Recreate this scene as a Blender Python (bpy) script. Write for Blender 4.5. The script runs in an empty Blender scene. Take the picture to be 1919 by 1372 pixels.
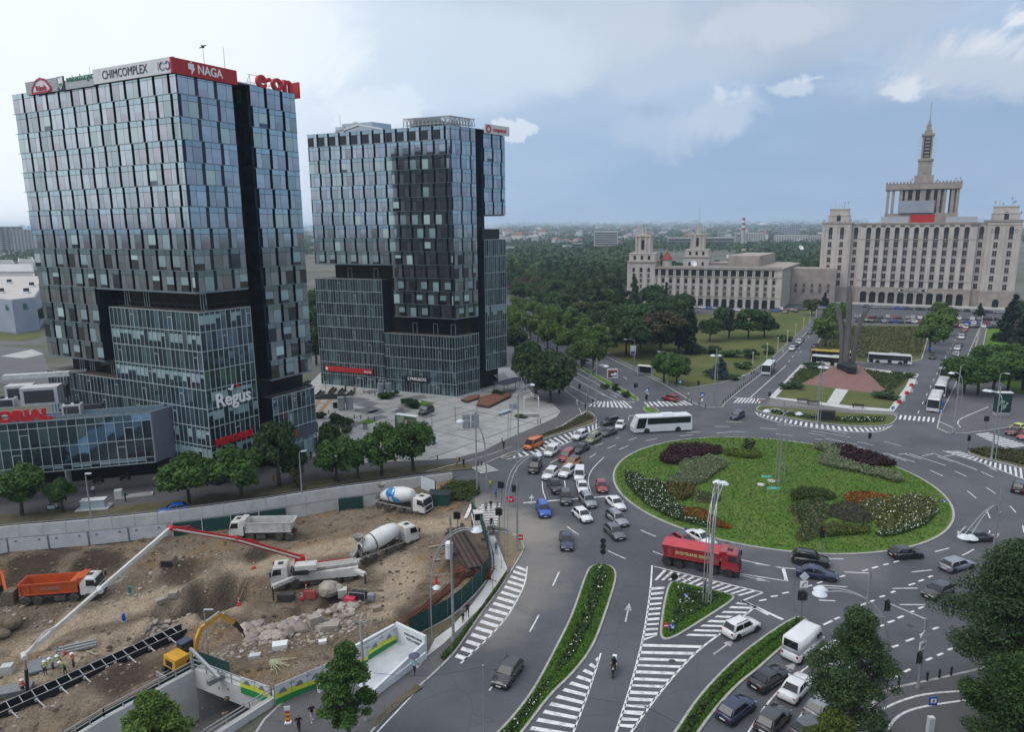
import bpy,bmesh,math,random
import numpy as np
from math import cos,sin,atan2,hypot
from mathutils import Vector,Matrix,geometry
S=bpy.context.scene
def Z_(z):return Vector((0,0,z))
def dv(node,i,v):node.inputs[i].default_value=v
COL=S.collection
R_=math.radians
random.seed(7)
# camera
PITCH,ROLL,CAMH,FPX=R_(11.27),R_(.47),42.,1310.
cam=bpy.data.cameras.new('camera');camo=bpy.data.objects.new('camera',cam);COL.objects.link(camo)
cam.sensor_fit='HORIZONTAL';cam.sensor_width=36.;cam.lens=36.*FPX/1919.
cam.clip_start=.5;cam.clip_end=30000
camo.matrix_world=Matrix.Translation((0,0,CAMH))@Matrix.Rotation(R_(90)-PITCH,4,'X')@Matrix.Rotation(-ROLL,4,'Z')
S.camera=camo
# sky, sun, exposure
SUN_AZ,SUN_EL=-118.,52.
sun=bpy.data.lights.new('sun','SUN');suno=bpy.data.objects.new('sun',sun);COL.objects.link(suno)
sun.energy=1.35;sun.angle=R_(45);sun.color=(1.,.955,.90)
_d=Vector((sin(R_(SUN_AZ))*cos(R_(SUN_EL)),cos(R_(SUN_AZ))*cos(R_(SUN_EL)),sin(R_(SUN_EL))))
suno.rotation_euler=_d.to_track_quat('Z','Y').to_euler();suno.location=(0,0,300)
S.view_settings.view_transform='Standard';S.view_settings.look='None'
S.view_settings.exposure=.28;S.view_settings.gamma=1.;S.view_settings.use_curve_mapping=False
S.render.engine='CYCLES'
try:
 S.cycles.use_denoising=True;S.cycles.denoiser='OPENIMAGEDENOISE'
 S.cycles.max_bounces=6;S.cycles.diffuse_bounces=3;S.cycles.glossy_bounces=3;S.cycles.transmission_bounces=3
 S.cycles.volume_bounces=1;S.cycles.caustics_reflective=False;S.cycles.caustics_refractive=False
except Exception:pass
def ray(px,py):
 u=(px-959.5)/FPX;v=(py-686.)/FPX
 c,s=cos(ROLL),sin(ROLL)
 u,v=u*c-v*s,u*s+v*c
 return Vector((u,cos(PITCH)-v*sin(PITCH),-(sin(PITCH)+v*cos(PITCH))))
def G(px,py,z=.0):
 r=ray(px,py);t=(z-CAMH)/r.z
 return Vector((r.x*t,r.y*t,z))
def PV(px,py,A,B):
 A=Vector(A[:2]);d=(Vector(B[:2])-A).normalized();n=Vector((-d.y,d.x))
 r=ray(px,py);t=A.dot(n)/Vector(r[:2]).dot(n)
 return Vector((r.x*t,r.y*t,CAMH+r.z*t))
def HZ(base,px,py):
 r=ray(px,py)
 return CAMH+r.z*hypot(base[0],base[1])/hypot(r.x,r.y)
def make_world():
 w=bpy.data.worlds.new('World');S.world=w;w.use_nodes=True
 nt=w.node_tree;N=nt.nodes;L=nt.links;N.clear()
 def n(t,**k):
  x=N.new(t)
  for a,b in k.items():setattr(x,a,b)
  return x
 def put(node,i,v):
  if hasattr(v,'is_linked')or hasattr(v,'links'):L.new(v,node.inputs[i])
  else:node.inputs[i].default_value=v
 def math_(op,a,b=.0,clamp=False):
  x=n('ShaderNodeMath',operation=op,use_clamp=clamp);put(x,0,a);put(x,1,b);return x.outputs[0]
 def ramp(f,lo,hi):
  x=n('ShaderNodeMapRange',interpolation_type='SMOOTHSTEP');put(x,0,f);put(x,1,lo);put(x,2,hi);return x.outputs[0]
 def mix(f,a,b):
  x=n('ShaderNodeMix',data_type='RGBA');put(x,0,f)
  for i,v in((6,a),(7,b)):
   if isinstance(v,tuple):dv(x,i,(*v,1))
   else:L.new(v,x.inputs[i])
  return x.outputs[2]
 def vdot(a,v):
  x=n('ShaderNodeVectorMath',operation='DOT_PRODUCT');L.new(a,x.inputs[0]);dv(x,1,v);return x.outputs['Value']
 tc=n('ShaderNodeTexCoord');D=tc.outputs['Generated']
 sep=n('ShaderNodeSeparateXYZ');L.new(D,sep.inputs[0]);X,Y,Z=sep.outputs
 zc=math_('ADD',math_('MAXIMUM',Z,.0),.16)
 cmb=n('ShaderNodeCombineXYZ');L.new(math_('DIVIDE',X,zc),cmb.inputs[0]);L.new(math_('DIVIDE',Y,zc),cmb.inputs[1])
 def noise(vec,scale,detail,rough,seed,dist=.0):
  mp=n('ShaderNodeMapping');L.new(vec,mp.inputs[0]);dv(mp,'Location',(seed,seed*.7,seed*.3))
  x=n('ShaderNodeTexNoise');L.new(mp.outputs[0],x.inputs['Vector'])
  dv(x,'Scale',scale);dv(x,'Detail',detail)
  dv(x,'Roughness',rough);dv(x,'Distortion',dist)
  return x.outputs[0]
 big=noise(cmb.outputs[0],.55,4,.5,3.1)
 mid=noise(cmb.outputs[0],1.1,9,.56,11.7,.3)
 fine=noise(D,9.,9,.66,5.2,.6)
 fine2=noise(D,2.6,7,.6,9.4,.5)
 zz=ramp(Z,.0,.30)
 deck=mix(zz,(.29,.425,.61),(.42,.52,.66))
 deck=mix(math_('MULTIPLY',ramp(Z,.02,.12),math_('SUBTRACT',1.,ramp(Z,.12,.26))),deck,(.262,.385,.57))
 zen=ramp(Z,.30,.95)
 deck=mix(zen,deck,(.92,.96,1.02))
 deck=mix(math_('MULTIPLY',ramp(big,.42,.66),.34),deck,(.57,.66,.77))
 deck=mix(math_('MULTIPLY',math_('MULTIPLY',ramp(mid,.50,.72),ramp(Z,.05,.22)),.60),deck,(.60,.655,.73))
 deck=mix(math_('MULTIPLY',math_('SUBTRACT',1.,ramp(mid,.28,.44)),.50),deck,(.285,.375,.515))
 glow=ramp(vdot(D,(-.90,.36,.25)),.30,.93)
 glow=math_('MULTIPLY',glow,math_('ADD',.62,math_('MULTIPLY',fine2,.62)),True)
 deck=mix(math_('MULTIPLY',glow,.98,True),deck,(.88,.935,.985))
 warp=math_('MULTIPLY',math_('SUBTRACT',fine,.5),.22)
 warp2=math_('MULTIPLY',math_('SUBTRACT',fine2,.5),.20)
 for(px,py,rad,amt,colr,flat)in CLOUDS:
  c=ray(px,py).normalized();up=Z_(1);side=c.cross(up).normalized();vu=side.cross(c)
  a=math_('DIVIDE',vdot(D,tuple(side)),rad);b=math_('DIVIDE',vdot(D,tuple(vu)),rad*flat)
  q=math_('SQRT',math_('ADD',math_('MULTIPLY',a,a),math_('MULTIPLY',b,b)))
  fwd=ramp(vdot(D,tuple(c)),.2,.5)
  q=math_('ADD',q,math_('DIVIDE',math_('ADD',warp,warp2),rad))
  m=math_('MULTIPLY',math_('SUBTRACT',1.,ramp(q,.55,1.)),math_('MULTIPLY',fwd,amt))
  deck=mix(m,deck,colr)
 sky=n('ShaderNodeTexSky',sky_type='NISHITA');sky.sun_disc=False
 sky.sun_elevation=R_(SUN_EL);sky.sun_rotation=R_(SUN_AZ);sky.altitude=100;sky.dust_density=2.
 sc=n('ShaderNodeVectorMath',operation='SCALE');L.new(deck,sc.inputs[0]);dv(sc,'Scale',10.)
 tot=mix(.93,sky.outputs[0],sc.outputs[0])
 bg=n('ShaderNodeBackground');L.new(tot,bg.inputs[0]);dv(bg,1,.10)
 out=n('ShaderNodeOutputWorld');L.new(bg.outputs[0],out.inputs[0])
CLOUDS=[(1560,320,.36,.60,(.235,.345,.525),.45),(1080,340,.28,.45,(.275,.40,.585),.36),(1750,250,.20,.40,(.26,.36,.52),.5),(1500,20,.22,.55,(.40,.45,.53),.40),(1060,50,.20,.55,(.52,.585,.66),.40),(1250,120,.16,.40,(.50,.57,.66),.36),(1330,215,.090,.60,(.50,.58,.69),.62),(1340,180,.045,.50,(.62,.68,.75),.55),(1270,245,.12,.45,(.46,.55,.67),.34),(1810,125,.13,.70,(.52,.57,.65),.46),(1690,165,.085,.75,(.66,.70,.75),.40),(1640,178,.05,.45,(.76,.79,.82),.36),(1860,80,.08,.70,(.68,.71,.76),.50),(1915,40,.06,.75,(.74,.77,.80),.60),(1490,165,.045,.45,(.70,.74,.79),.30),(1530,145,.030,.40,(.74,.77,.81),.30),(1460,40,.12,.50,(.56,.61,.68),.30),(985,243,.028,.45,(.84,.86,.89),.42),(680,205,.075,.60,(.74,.80,.86),.42),(800,110,.25,.50,(.60,.70,.81),.30),(430,60,.20,.62,(.84,.89,.93),.45),(100,100,.10,.5,(.82,.88,.95),.3),]
make_world()
# materials
MATS={}
def nodes_of(name):
 m=bpy.data.materials.new(name);m.use_nodes=True
 nt=m.node_tree;b=nt.nodes['Principled BSDF']
 return m,nt,b
def _n(nt,t,**k):
 x=nt.nodes.new(t)
 for a,b in k.items():setattr(x,a,b)
 return x
def pbr(name,c1,c2=None,rough=.7,metal=.0,scale=2.,detail=6,bump=.0,bscale=None,ior=1.45,coat=.0,rnd=.0,island=.0,contrast=(.35,.65),stretch=None,transl=.0,spec=None):
 if name in MATS:return MATS[name]
 m,nt,b=nodes_of(name);L=nt.links
 c2=c2 or tuple(x*.75 for x in c1)
 tc=_n(nt,'ShaderNodeTexCoord');vec=tc.outputs['Object']
 if stretch:
  mp=_n(nt,'ShaderNodeMapping');dv(mp,'Scale',stretch);L.new(vec,mp.inputs[0]);vec=mp.outputs[0]
 no=_n(nt,'ShaderNodeTexNoise');dv(no,'Scale',scale);dv(no,'Detail',detail);dv(no,'Roughness',.62)
 L.new(vec,no.inputs['Vector'])
 mr=_n(nt,'ShaderNodeMapRange');dv(mr,1,contrast[0]);dv(mr,2,contrast[1]);L.new(no.outputs[0],mr.inputs[0])
 mx=_n(nt,'ShaderNodeMix',data_type='RGBA');dv(mx,6,(*c1,1));dv(mx,7,(*c2,1));L.new(mr.outputs[0],mx.inputs[0])
 col=mx.outputs[2]
 for amt,kind in((rnd,'o'),(island,'i')):
  if amt:
   src=_n(nt,'ShaderNodeObjectInfo').outputs['Random']if kind=='o' else _n(nt,'ShaderNodeNewGeometry').outputs['Random Per Island']
   m2=_n(nt,'ShaderNodeMapRange');dv(m2,3,1-amt);dv(m2,4,1+amt);L.new(src,m2.inputs[0])
   v=_n(nt,'ShaderNodeVectorMath',operation='SCALE');L.new(col,v.inputs[0]);L.new(m2.outputs[0],v.inputs['Scale']);col=v.outputs[0]
 L.new(col,b.inputs['Base Color'])
 dv(b,'Roughness',rough);dv(b,'Metallic',metal);dv(b,'IOR',ior)
 if coat:dv(b,'Coat Weight',coat);dv(b,'Coat Roughness',.06)
 if spec is not None:dv(b,'Specular IOR Level',spec)
 if bump:
  n2=_n(nt,'ShaderNodeTexNoise');dv(n2,'Scale',bscale or scale*6);dv(n2,'Detail',5);L.new(vec,n2.inputs['Vector'])
  bp=_n(nt,'ShaderNodeBump');dv(bp,'Strength',bump);dv(bp,'Distance',.1);L.new(n2.outputs[0],bp.inputs['Height']);L.new(bp.outputs[0],b.inputs['Normal'])
 if transl:
  tr=_n(nt,'ShaderNodeBsdfTranslucent');L.new(col,tr.inputs[0]);ms=_n(nt,'ShaderNodeMixShader');dv(ms,0,transl)
  out=nt.nodes['Material Output'];L.new(b.outputs[0],ms.inputs[1]);L.new(tr.outputs[0],ms.inputs[2]);L.new(ms.outputs[0],out.inputs[0])
 MATS[name]=m
 return m
def paint(name,c,metal=.0):
 return pbr(name,c,tuple(x*.93 for x in c),rough=.32,metal=metal,coat=.8,scale=1.2)
# mesh building
class MB:
 def __init__(self):self.v=[];self.f=[];self.m=[]
 def pY(self,pts,mi=0):
  k=len(self.v);self.v+=[tuple(p)for p in pts];self.f.append(tuple(range(k,k+len(pts))));self.m.append(mi)
 def hX(self,p,mi=0):
  k=len(self.v);self.v+=[tuple(q)for q in p]
  for f in((3,2,1,0),(4,5,6,7),(0,1,5,4),(1,2,6,5),(2,3,7,6),(3,0,4,7)):
   self.f.append(tuple(k+i for i in f));self.m.append(mi)
  return self
 def box(self,c,s,rz=.0,mi=0,M=None):
  x,y,z=s[0]/2,s[1]/2,s[2]/2
  p=[Vector(q)for q in((-x,-y,-z),(x,-y,-z),(x,y,-z),(-x,y,-z),(-x,-y,z),(x,-y,z),(x,y,z),(-x,y,z))]
  if M is not None:p=[M@q for q in p]
  if rz:Rm=Matrix.Rotation(rz,3,'Z');p=[Rm@q for q in p]
  c=Vector(c);return self.hX([q+c for q in p],mi)
 def taper(self,c0,s0,c1,s1,mi=0):
  q=[(-1,-1),(1,-1),(1,1),(-1,1)]
  return self.hX([(c0[0]+a*s0[0]/2,c0[1]+b*s0[1]/2,c0[2])for a,b in q]+[(c1[0]+a*s1[0]/2,c1[1]+b*s1[1]/2,c1[2])for a,b in q],mi)
 def prism(self,pts,z0,z1,mi=0,cap=True):
  a=sum(pts[i][0]*pts[(i+1)%len(pts)][1]-pts[(i+1)%len(pts)][0]*pts[i][1]for i in range(len(pts)))
  if a<0:pts=pts[::-1]
  k=len(self.v);n=len(pts)
  self.v+=[(p[0],p[1],z0)for p in pts]+[(p[0],p[1],z1)for p in pts]
  for i in range(n):
   j=(i+1)%n;self.f.append((k+i,k+j,k+n+j,k+n+i));self.m.append(mi)
  if cap:
   self.f.append(tuple(range(k+n,k+2*n)));self.m.append(mi);self.f.append(tuple(range(k+n-1,k-1,-1)));self.m.append(mi)
  return self
 def tb(self,p0,p1,r0,r1=None,n=8,mi=0,cap=True):
  p0,p1=Vector(p0),Vector(p1);r1=r0 if r1 is None else r1
  d=(p1-p0)
  if d.length<1e-6:return self
  q=d.to_track_quat('Z','Y');k=len(self.v)
  for p,r in((p0,r0),(p1,r1)):
   for i in range(n):
    a=2*math.pi*i/n;self.v.append(tuple(p+q@Vector((r*cos(a),r*sin(a),0))))
  for i in range(n):
   j=(i+1)%n;self.f.append((k+i,k+j,k+n+j,k+n+i));self.m.append(mi)
  if cap:
   self.f.append(tuple(range(k+n,k+2*n)));self.m.append(mi);self.f.append(tuple(range(k+n-1,k-1,-1)));self.m.append(mi)
  return self
 def path(self,pts,r,n=6,mi=0):
  for a,b in zip(pts,pts[1:]):self.tb(a,b,r,r,n,mi)
  return self
 def bar(self,p0,p1,w,h,mi=0):
  p0,p1=Vector(p0),Vector(p1);d=p1-p0;L=d.length
  if L<1e-6:return self
  d.normalize();s=d.cross(Z_(1))
  s=Vector((1,0,0))if s.length<1e-3 else s.normalized()
  u=s.cross(d);s=s*w/2;u=u*h/2
  return self.hX([p0-s-u,p0+s-u,p1+s-u,p1-s-u,p0-s+u,p0+s+u,p1+s+u,p1-s+u],mi)
 def lathe(self,prof,n=16,c=(0,0,0),mi=0,M=None):
  k=len(self.v);c=Vector(c)
  for r,z in prof:
   for i in range(n):
    a=2*math.pi*i/n;p=Vector((r*cos(a),r*sin(a),z))
    if M is not None:p=M@p
    self.v.append(tuple(p+c))
  for j in range(len(prof)-1):
   for i in range(n):
    i2=(i+1)%n;self.f.append((k+j*n+i,k+j*n+i2,k+(j+1)*n+i2,k+(j+1)*n+i));self.m.append(mi)
  self.f.append(tuple(range(k+n-1,k-1,-1)));self.m.append(mi)
  self.f.append(tuple(range(k+(len(prof)-1)*n,k+len(prof)*n)));self.m.append(mi)
  return self
 def mesh(self,name,mats,smooth=False):
  me=bpy.data.meshes.new(name);me.from_pydata(self.v,[],self.f)
  for m in(mats if isinstance(mats,(list,tuple))else[mats]):me.materials.append(m)
  if self.m:me.polygons.foreach_set('material_index',self.m)
  if smooth:me.polygons.foreach_set('use_smooth',[True]*len(me.polygons))
  me.update();return me
 def bd(self,name,mats,parent=None,smooth=False):
  return link(name,self.mesh(name,mats,smooth),parent)
def BX(*a,**k):return MB().box(*a,**k)
def TU(*a,**k):return MB().tb(*a,**k)
def link(name,me,parent=None,loc=None,rz=.0):
 o=bpy.data.objects.new(name,me);COL.objects.link(o)
 if parent is not None:o.parent=parent
 if loc is not None:o.location=loc
 if rz:o.rotation_euler=(0,0,rz)
 return o
def tag(o,label=None,cat=None,group=None,kind=None):
 if label:o['label']=label
 if cat:o['category']=cat
 if group:o['group']=group
 if kind:o['kind']=kind
 return o
def tG(name,label,cat,loc=(0,0,0),rz=.0,group=None):
 o=bpy.data.objects.new(name,None);COL.objects.link(o);o.empty_display_size=.5
 o.location=loc;o.rotation_euler=(0,0,rz)
 return tag(o,label,cat,group)
def text_mesh(txt,size,extrude=.03,bold=.0,spacing=1.,sx=1.):
 cu=bpy.data.curves.new('lettering','FONT');cu.body=txt;cu.size=size;cu.extrude=extrude;cu.offset=bold
 cu.align_x='CENTER';cu.align_y='CENTER';cu.space_character=spacing;cu.resolution_u=3
 o=bpy.data.objects.new('lettering',cu);COL.objects.link(o)
 dg=bpy.context.evaluated_depsgraph_get();me=bpy.data.meshes.new_from_object(o.evaluated_get(dg))
 bpy.data.objects.remove(o);bpy.data.curves.remove(cu)
 if sx!=1.:
  for v in me.vertices:v.co.x*=sx
 return me
def lT(txt,size,mat,parent,loc,rz,name='lettering',extrude=.03,bold=.0,spacing=1.,sx=1.,flat=False):
 me=text_mesh(txt,size,extrude,bold,spacing,sx);me.materials.clear();me.materials.append(mat)
 o=link(name,me,parent,loc);o.rotation_euler=(0 if flat else math.pi/2,0,rz)
 return o
# ground materials
def aM(name,a,b,dust=None,dust_c=(.24,.22,.195),worn=.5):
 m,nt,bs=nodes_of(name);L=nt.links
 tc=_n(nt,'ShaderNodeTexCoord');v=tc.outputs['Object']
 def nz(s,d=6,r=.6,st=None):
  x=_n(nt,'ShaderNodeTexNoise');dv(x,'Scale',s);dv(x,'Detail',d);dv(x,'Roughness',r)
  if st:
   mp=_n(nt,'ShaderNodeMapping');dv(mp,'Scale',st);L.new(v,mp.inputs[0]);L.new(mp.outputs[0],x.inputs['Vector'])
  else:L.new(v,x.inputs['Vector'])
  return x.outputs[0]
 def rmp(f,lo,hi,a_=.0,b_=1.):
  x=_n(nt,'ShaderNodeMapRange',interpolation_type='SMOOTHSTEP');L.new(f,x.inputs[0]);dv(x,1,lo);dv(x,2,hi)
  dv(x,3,a_);dv(x,4,b_);return x.outputs[0]
 def mix(f,p,q,bt='MIX'):
  x=_n(nt,'ShaderNodeMix',data_type='RGBA',blend_type=bt)
  if isinstance(f,float):dv(x,0,f)
  else:L.new(f,x.inputs[0])
  for i,w in((6,p),(7,q)):
   if isinstance(w,tuple):dv(x,i,(*w,1))
   else:L.new(w,x.inputs[i])
  return x.outputs[2]
 c=mix(rmp(nz(.09,5),.35,.65),a,b)
 c=mix(rmp(nz(1.3,7,.7),.3,.75),c,mix(.5,c,tuple(x*1.35 for x in a)))
 grit=_n(nt,'ShaderNodeVectorMath',operation='SCALE');L.new(c,grit.inputs[0]);L.new(rmp(nz(14,3,.7),.25,.75,.80,1.22),grit.inputs['Scale']);c=grit.outputs[0]
 vo=_n(nt,'ShaderNodeTexVoronoi',feature='DISTANCE_TO_EDGE');dv(vo,'Scale',.16);dv(vo,'Randomness',1.)
 mp=_n(nt,'ShaderNodeMapping');L.new(v,mp.inputs[0])
 wv=_n(nt,'ShaderNodeTexNoise');dv(wv,'Scale',.6);L.new(v,wv.inputs['Vector'])
 ad=_n(nt,'ShaderNodeMix',data_type='RGBA',blend_type='ADD');dv(ad,0,1.);L.new(mp.outputs[0],ad.inputs[6]);L.new(wv.outputs['Color'],ad.inputs[7]);L.new(ad.outputs[2],vo.inputs['Vector'])
 ck=rmp(vo.outputs['Distance'],.003,.010,.30,.0);c=mix(ck,c,tuple(x*.45 for x in a))
 for(px,py,rad,am)in(dust or[]):
  g=G(px,py);gm=_n(nt,'ShaderNodeVectorMath',operation='DISTANCE');L.new(v,gm.inputs[0]);dv(gm,1,tuple(g))
  pert=_n(nt,'ShaderNodeMath',operation='MULTIPLY_ADD');L.new(nz(.35,6,.65),pert.inputs[0]);dv(pert,1,-rad*1.1);L.new(gm.outputs['Value'],pert.inputs[2])
  f=rmp(pert.outputs[0],-rad*.35,rad*.65,am,.0);c=mix(f,c,dust_c)
 L.new(c,bs.inputs['Base Color']);dv(bs,'Roughness',.78);dv(bs,'Specular IOR Level',.35)
 bp=_n(nt,'ShaderNodeBump');dv(bp,'Strength',.25);dv(bp,'Distance',.02);L.new(nz(20,3),bp.inputs['Height']);L.new(bp.outputs[0],bs.inputs['Normal'])
 MATS[name]=m;return m
mAs=aM('asphalt',(.062,.065,.075),(.092,.096,.108),dust=[(1000,1005,7,.75),(960,990,7,.85),(975,1110,6,.55),(925,1170,5,.5),(1010,1060,6,.5),(900,960,8,.7),(1400,1010,5,.3),(1600,1060,5,.25),(870,960,6,.75)])
mPa=aM('footway_asphalt',(.080,.080,.084),(.105,.104,.107),dust=[(860,960,6,.4)])
M_OLDA=aM('old_asphalt',(.13,.125,.125),(.17,.165,.16))
mA=pbr('concrete',(.36,.36,.36),(.25,.25,.245),.85,scale=.8,bump=.2)
mC=pbr('pale_concrete',(.50,.50,.49),(.40,.40,.39),.85,scale=.6,bump=.15)
M_KERB=pbr('kerb_stone',(.40,.40,.39),(.27,.27,.26),.85,scale=1.2)
M_LINE=pbr('road_paint',(.66,.66,.66),(.30,.30,.31),.6,scale=1.6,detail=9,contrast=(.46,.72))
M_LINEW=pbr('worn_road_paint',(.46,.46,.47),(.15,.15,.16),.65,scale=1.1,detail=10,contrast=(.38,.66))
def gM(name,a,b,dry,dryamt,sc=.22):
 m,nt,bs=nodes_of(name);L=nt.links
 tc=_n(nt,'ShaderNodeTexCoord');v=tc.outputs['Object']
 out=[]
 for s,d in((sc,4),(2.2,6),(sc*.5,5),(11,3)):
  x=_n(nt,'ShaderNodeTexNoise');dv(x,'Scale',s);dv(x,'Detail',d);dv(x,'Roughness',.65);L.new(v,x.inputs['Vector']);out.append(x.outputs[0])
 def mr(f,lo,hi,p=.0,q=1.):
  x=_n(nt,'ShaderNodeMapRange');L.new(f,x.inputs[0]);dv(x,1,lo);dv(x,2,hi);dv(x,3,p);dv(x,4,q);return x.outputs[0]
 def mx(f,p,q):
  x=_n(nt,'ShaderNodeMix',data_type='RGBA');L.new(f,x.inputs[0])
  for i,w in((6,p),(7,q)):
   if isinstance(w,tuple):dv(x,i,(*w,1))
   else:L.new(w,x.inputs[i])
  return x.outputs[2]
 c=mx(mr(out[1],.3,.7),a,b);c=mx(mr(out[0],.40,.66,0,dryamt),c,dry);c=mx(mr(out[2],.5,.7,0,.5),c,b)
 sc_=_n(nt,'ShaderNodeVectorMath',operation='SCALE');L.new(c,sc_.inputs[0]);L.new(mr(out[3],.3,.7,.6,1.4),sc_.inputs['Scale'])
 L.new(sc_.outputs[0],bs.inputs['Base Color']);dv(bs,'Roughness',.9);dv(bs,'Specular IOR Level',.15)
 bp=_n(nt,'ShaderNodeBump');dv(bp,'Strength',.7);dv(bp,'Distance',.12);L.new(out[3],bp.inputs['Height']);L.new(bp.outputs[0],bs.inputs['Normal'])
 MATS[name]=m;return m
M_LAWN=gM('lawn',(.066,.140,.018),(.090,.165,.024),(.150,.150,.050),.6)
mGr=gM('fresh_grass',(.070,.150,.016),(.090,.180,.022),(.13,.16,.035),.35)
M_PARK=gM('park_grass',(.060,.085,.022),(.085,.105,.030),(.16,.145,.06),.6,.06)
M_MEADOW=gM('meadow',(.065,.080,.028),(.10,.105,.035),(.13,.125,.06),.8,.15)
mVe=gM('dry_verge',(.075,.075,.035),(.11,.10,.06),(.15,.125,.09),.9,.4)
M_DIRT=pbr('bare_earth',(.17,.135,.10),(.11,.09,.065),.95,scale=.7,bump=.5)
# flat sheets
def inside(p,pY):
 x,y=p[0],p[1];c=False;j=len(pY)-1
 for i in range(len(pY)):
  xi,yi=pY[i][0],pY[i][1];xj,yj=pY[j][0],pY[j][1]
  if(yi>y)!=(yj>y)and x<(xj-xi)*(y-yi)/(yj-yi)+xi:c=not c
  j=i
 return c
def pX(pts,z=.0):return[G(a,b,z)for a,b in pts]
def ccw(p):
 a=sum(p[i][0]*p[(i+1)%len(p)][1]-p[(i+1)%len(p)][0]*p[i][1]for i in range(len(p)))
 return p if a>0 else p[::-1]
def sL(p,it=2):
 for _ in range(it):
  q=[]
  for i in range(len(p)):
   a,b=Vector(p[i]),Vector(p[(i+1)%len(p)]);q+=[a*.75+b*.25,a*.25+b*.75]
  p=q
 return p
def iS(p,d):
 p=ccw([Vector((q[0],q[1],0))for q in p]);n=len(p);out=[]
 for i in range(n):
  a,b,c=p[i-1],p[i],p[(i+1)%n]
  e1=(b-a).normalized()if(b-a).length>1e-6 else Vector((1,0,0));e2=(c-b).normalized()if(c-b).length>1e-6 else e1
  n1,n2=Vector((-e1.y,e1.x,0)),Vector((-e2.y,e2.x,0));m=n1+n2
  m=n1 if m.length<.2 else m/max(m.length_squared/2,.3)
  out.append(b+m*d)
 return out
def sH(name,pts,z,mat,thick=.0,hole=None,label=None,cat=None,kind='structure',parent=None):
 p=ccw([Vector((q[0],q[1],0))for q in pts]);mb=MB()
 if hole:
  allv=[Vector(q[:2])for q in p]+[Vector(q[:2])for q in hole];n=len(p);k=len(hole)
  ed=[(i,(i+1)%n)for i in range(n)]+[(n+i,n+(i+1)%k)for i in range(k)]
  vv,ee,ff,*_=geometry.delaunay_2d_cdt(allv,ed,[],0,1e-5)
  for f in ff:
   c=sum((vv[i]for i in f),Vector((0,0)))/3
   if inside(c,p)and not inside(c,hole):mb.pY([(vv[i].x,vv[i].y,z)for i in f])
 else:
  for t in geometry.tessellate_polygon([p]):mb.pY([(p[i].x,p[i].y,z)for i in t])
 me_flip=mb
 for k,f in enumerate(mb.f):
  a,b,c=(Vector(mb.v[i])for i in f[:3])
  if(b-a).cross(c-a).z<0:mb.f[k]=f[::-1]
 if thick:
  for i in range(len(p)):
   a,b=p[i],p[(i+1)%len(p)];mb.pY([(a.x,a.y,z-thick),(b.x,b.y,z-thick),(b.x,b.y,z),(a.x,a.y,z)])
 o=mb.bd(name,mat,parent)
 return tag(o,label,cat,None,kind)
def kB(name,pts,mat,h=.13,kw=.28,fill_dz=.0,kname='kerb',inner=True):
 p=ccw(pts);q=iS(p,kw);mb=MB();n=len(p)
 for i in range(n):
  j=(i+1)%n;a,b,c,d=p[i],p[j],q[j],q[i]
  mb.pY([(a.x,a.y,h),(b.x,b.y,h),(c.x,c.y,h),(d.x,d.y,h)]);mb.pY([(a.x,a.y,0),(b.x,b.y,0),(b.x,b.y,h),(a.x,a.y,h)])
  mb.pY([(c.x,c.y,h-.1),(d.x,d.y,h-.1),(d.x,d.y,h),(c.x,c.y,h)])
 tag(mb.bd(kname,M_KERB),kind='structure')
 return sH(name,q,h-.01+fill_dz,mat),q
def sM(mb,line,w,z,mi=0):
 n=len(line);L=[];Rr=[]
 for i in range(n):
  a=line[max(i-1,0)];b=line[min(i+1,n-1)];d=Vector((b[0]-a[0],b[1]-a[1]));d=d.normalized()if d.length>1e-9 else Vector((1,0))
  s=Vector((-d.y,d.x))*w/2;L.append((line[i][0]+s.x,line[i][1]+s.y,z));Rr.append((line[i][0]-s.x,line[i][1]-s.y,z))
 for i in range(n-1):mb.pY([Rr[i],Rr[i+1],L[i+1],L[i]],mi)
def rS(line,step):
 out=[Vector(line[0])];
 for a,b in zip(line,line[1:]):
  a,b=Vector(a),Vector(b);k=max(1,int((b-a).length/step))
  out+=[a.lerp(b,i/k)for i in range(1,k+1)]
 return out
def cV(line,it=2):
 p=[Vector(q)for q in line]
 for _ in range(it):
  q=[p[0]]
  for a,b in zip(p,p[1:]):q+=[a*.75+b*.25,a*.25+b*.75]
  p=q+[p[-1]]
 return p
def dA(mb,line,w,on,off,z,mi=0):
 pts=rS(line,.25);acc=.0;cur=[pts[0]];ison=True
 for a,b in zip(pts,pts[1:]):
  acc+=(b-a).length
  if ison:cur.append(b)
  if ison and acc>=on:
   sM(mb,cur,w,z,mi);ison=False;acc=0
  elif not ison and acc>=off:ison=True;acc=0;cur=[b]
 if ison and len(cur)>1:sM(mb,cur,w,z,mi)
def at_len(line,t):
 sg_=[(Vector(b)-Vector(a)).length for a,b in zip(line,line[1:])];tot=sum(sg_);s=t*tot
 for(a,b),l in zip(zip(line,line[1:]),sg_):
  if s<=l or l==sg_[-1]and(a,b)==(line[-2],line[-1]):return Vector(a).lerp(Vector(b),min(1,s/max(l,1e-9)))
  s-=l
 return Vector(line[-1])
def hatch(mb,A,B,n,duty,z,slant=.0,mi=0,t0=.0,t1=1.):
 for i in range(n):
  a=t0+(t1-t0)*i/n;b=a+(t1-t0)*duty/n
  P=[at_len(A,min(1,max(0,a))),at_len(A,min(1,max(0,b))),at_len(B,min(1,max(0,b+slant))),at_len(B,min(1,max(0,a+slant)))]
  mb.pY([(q.x,q.y,z)for q in P],mi)
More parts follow.
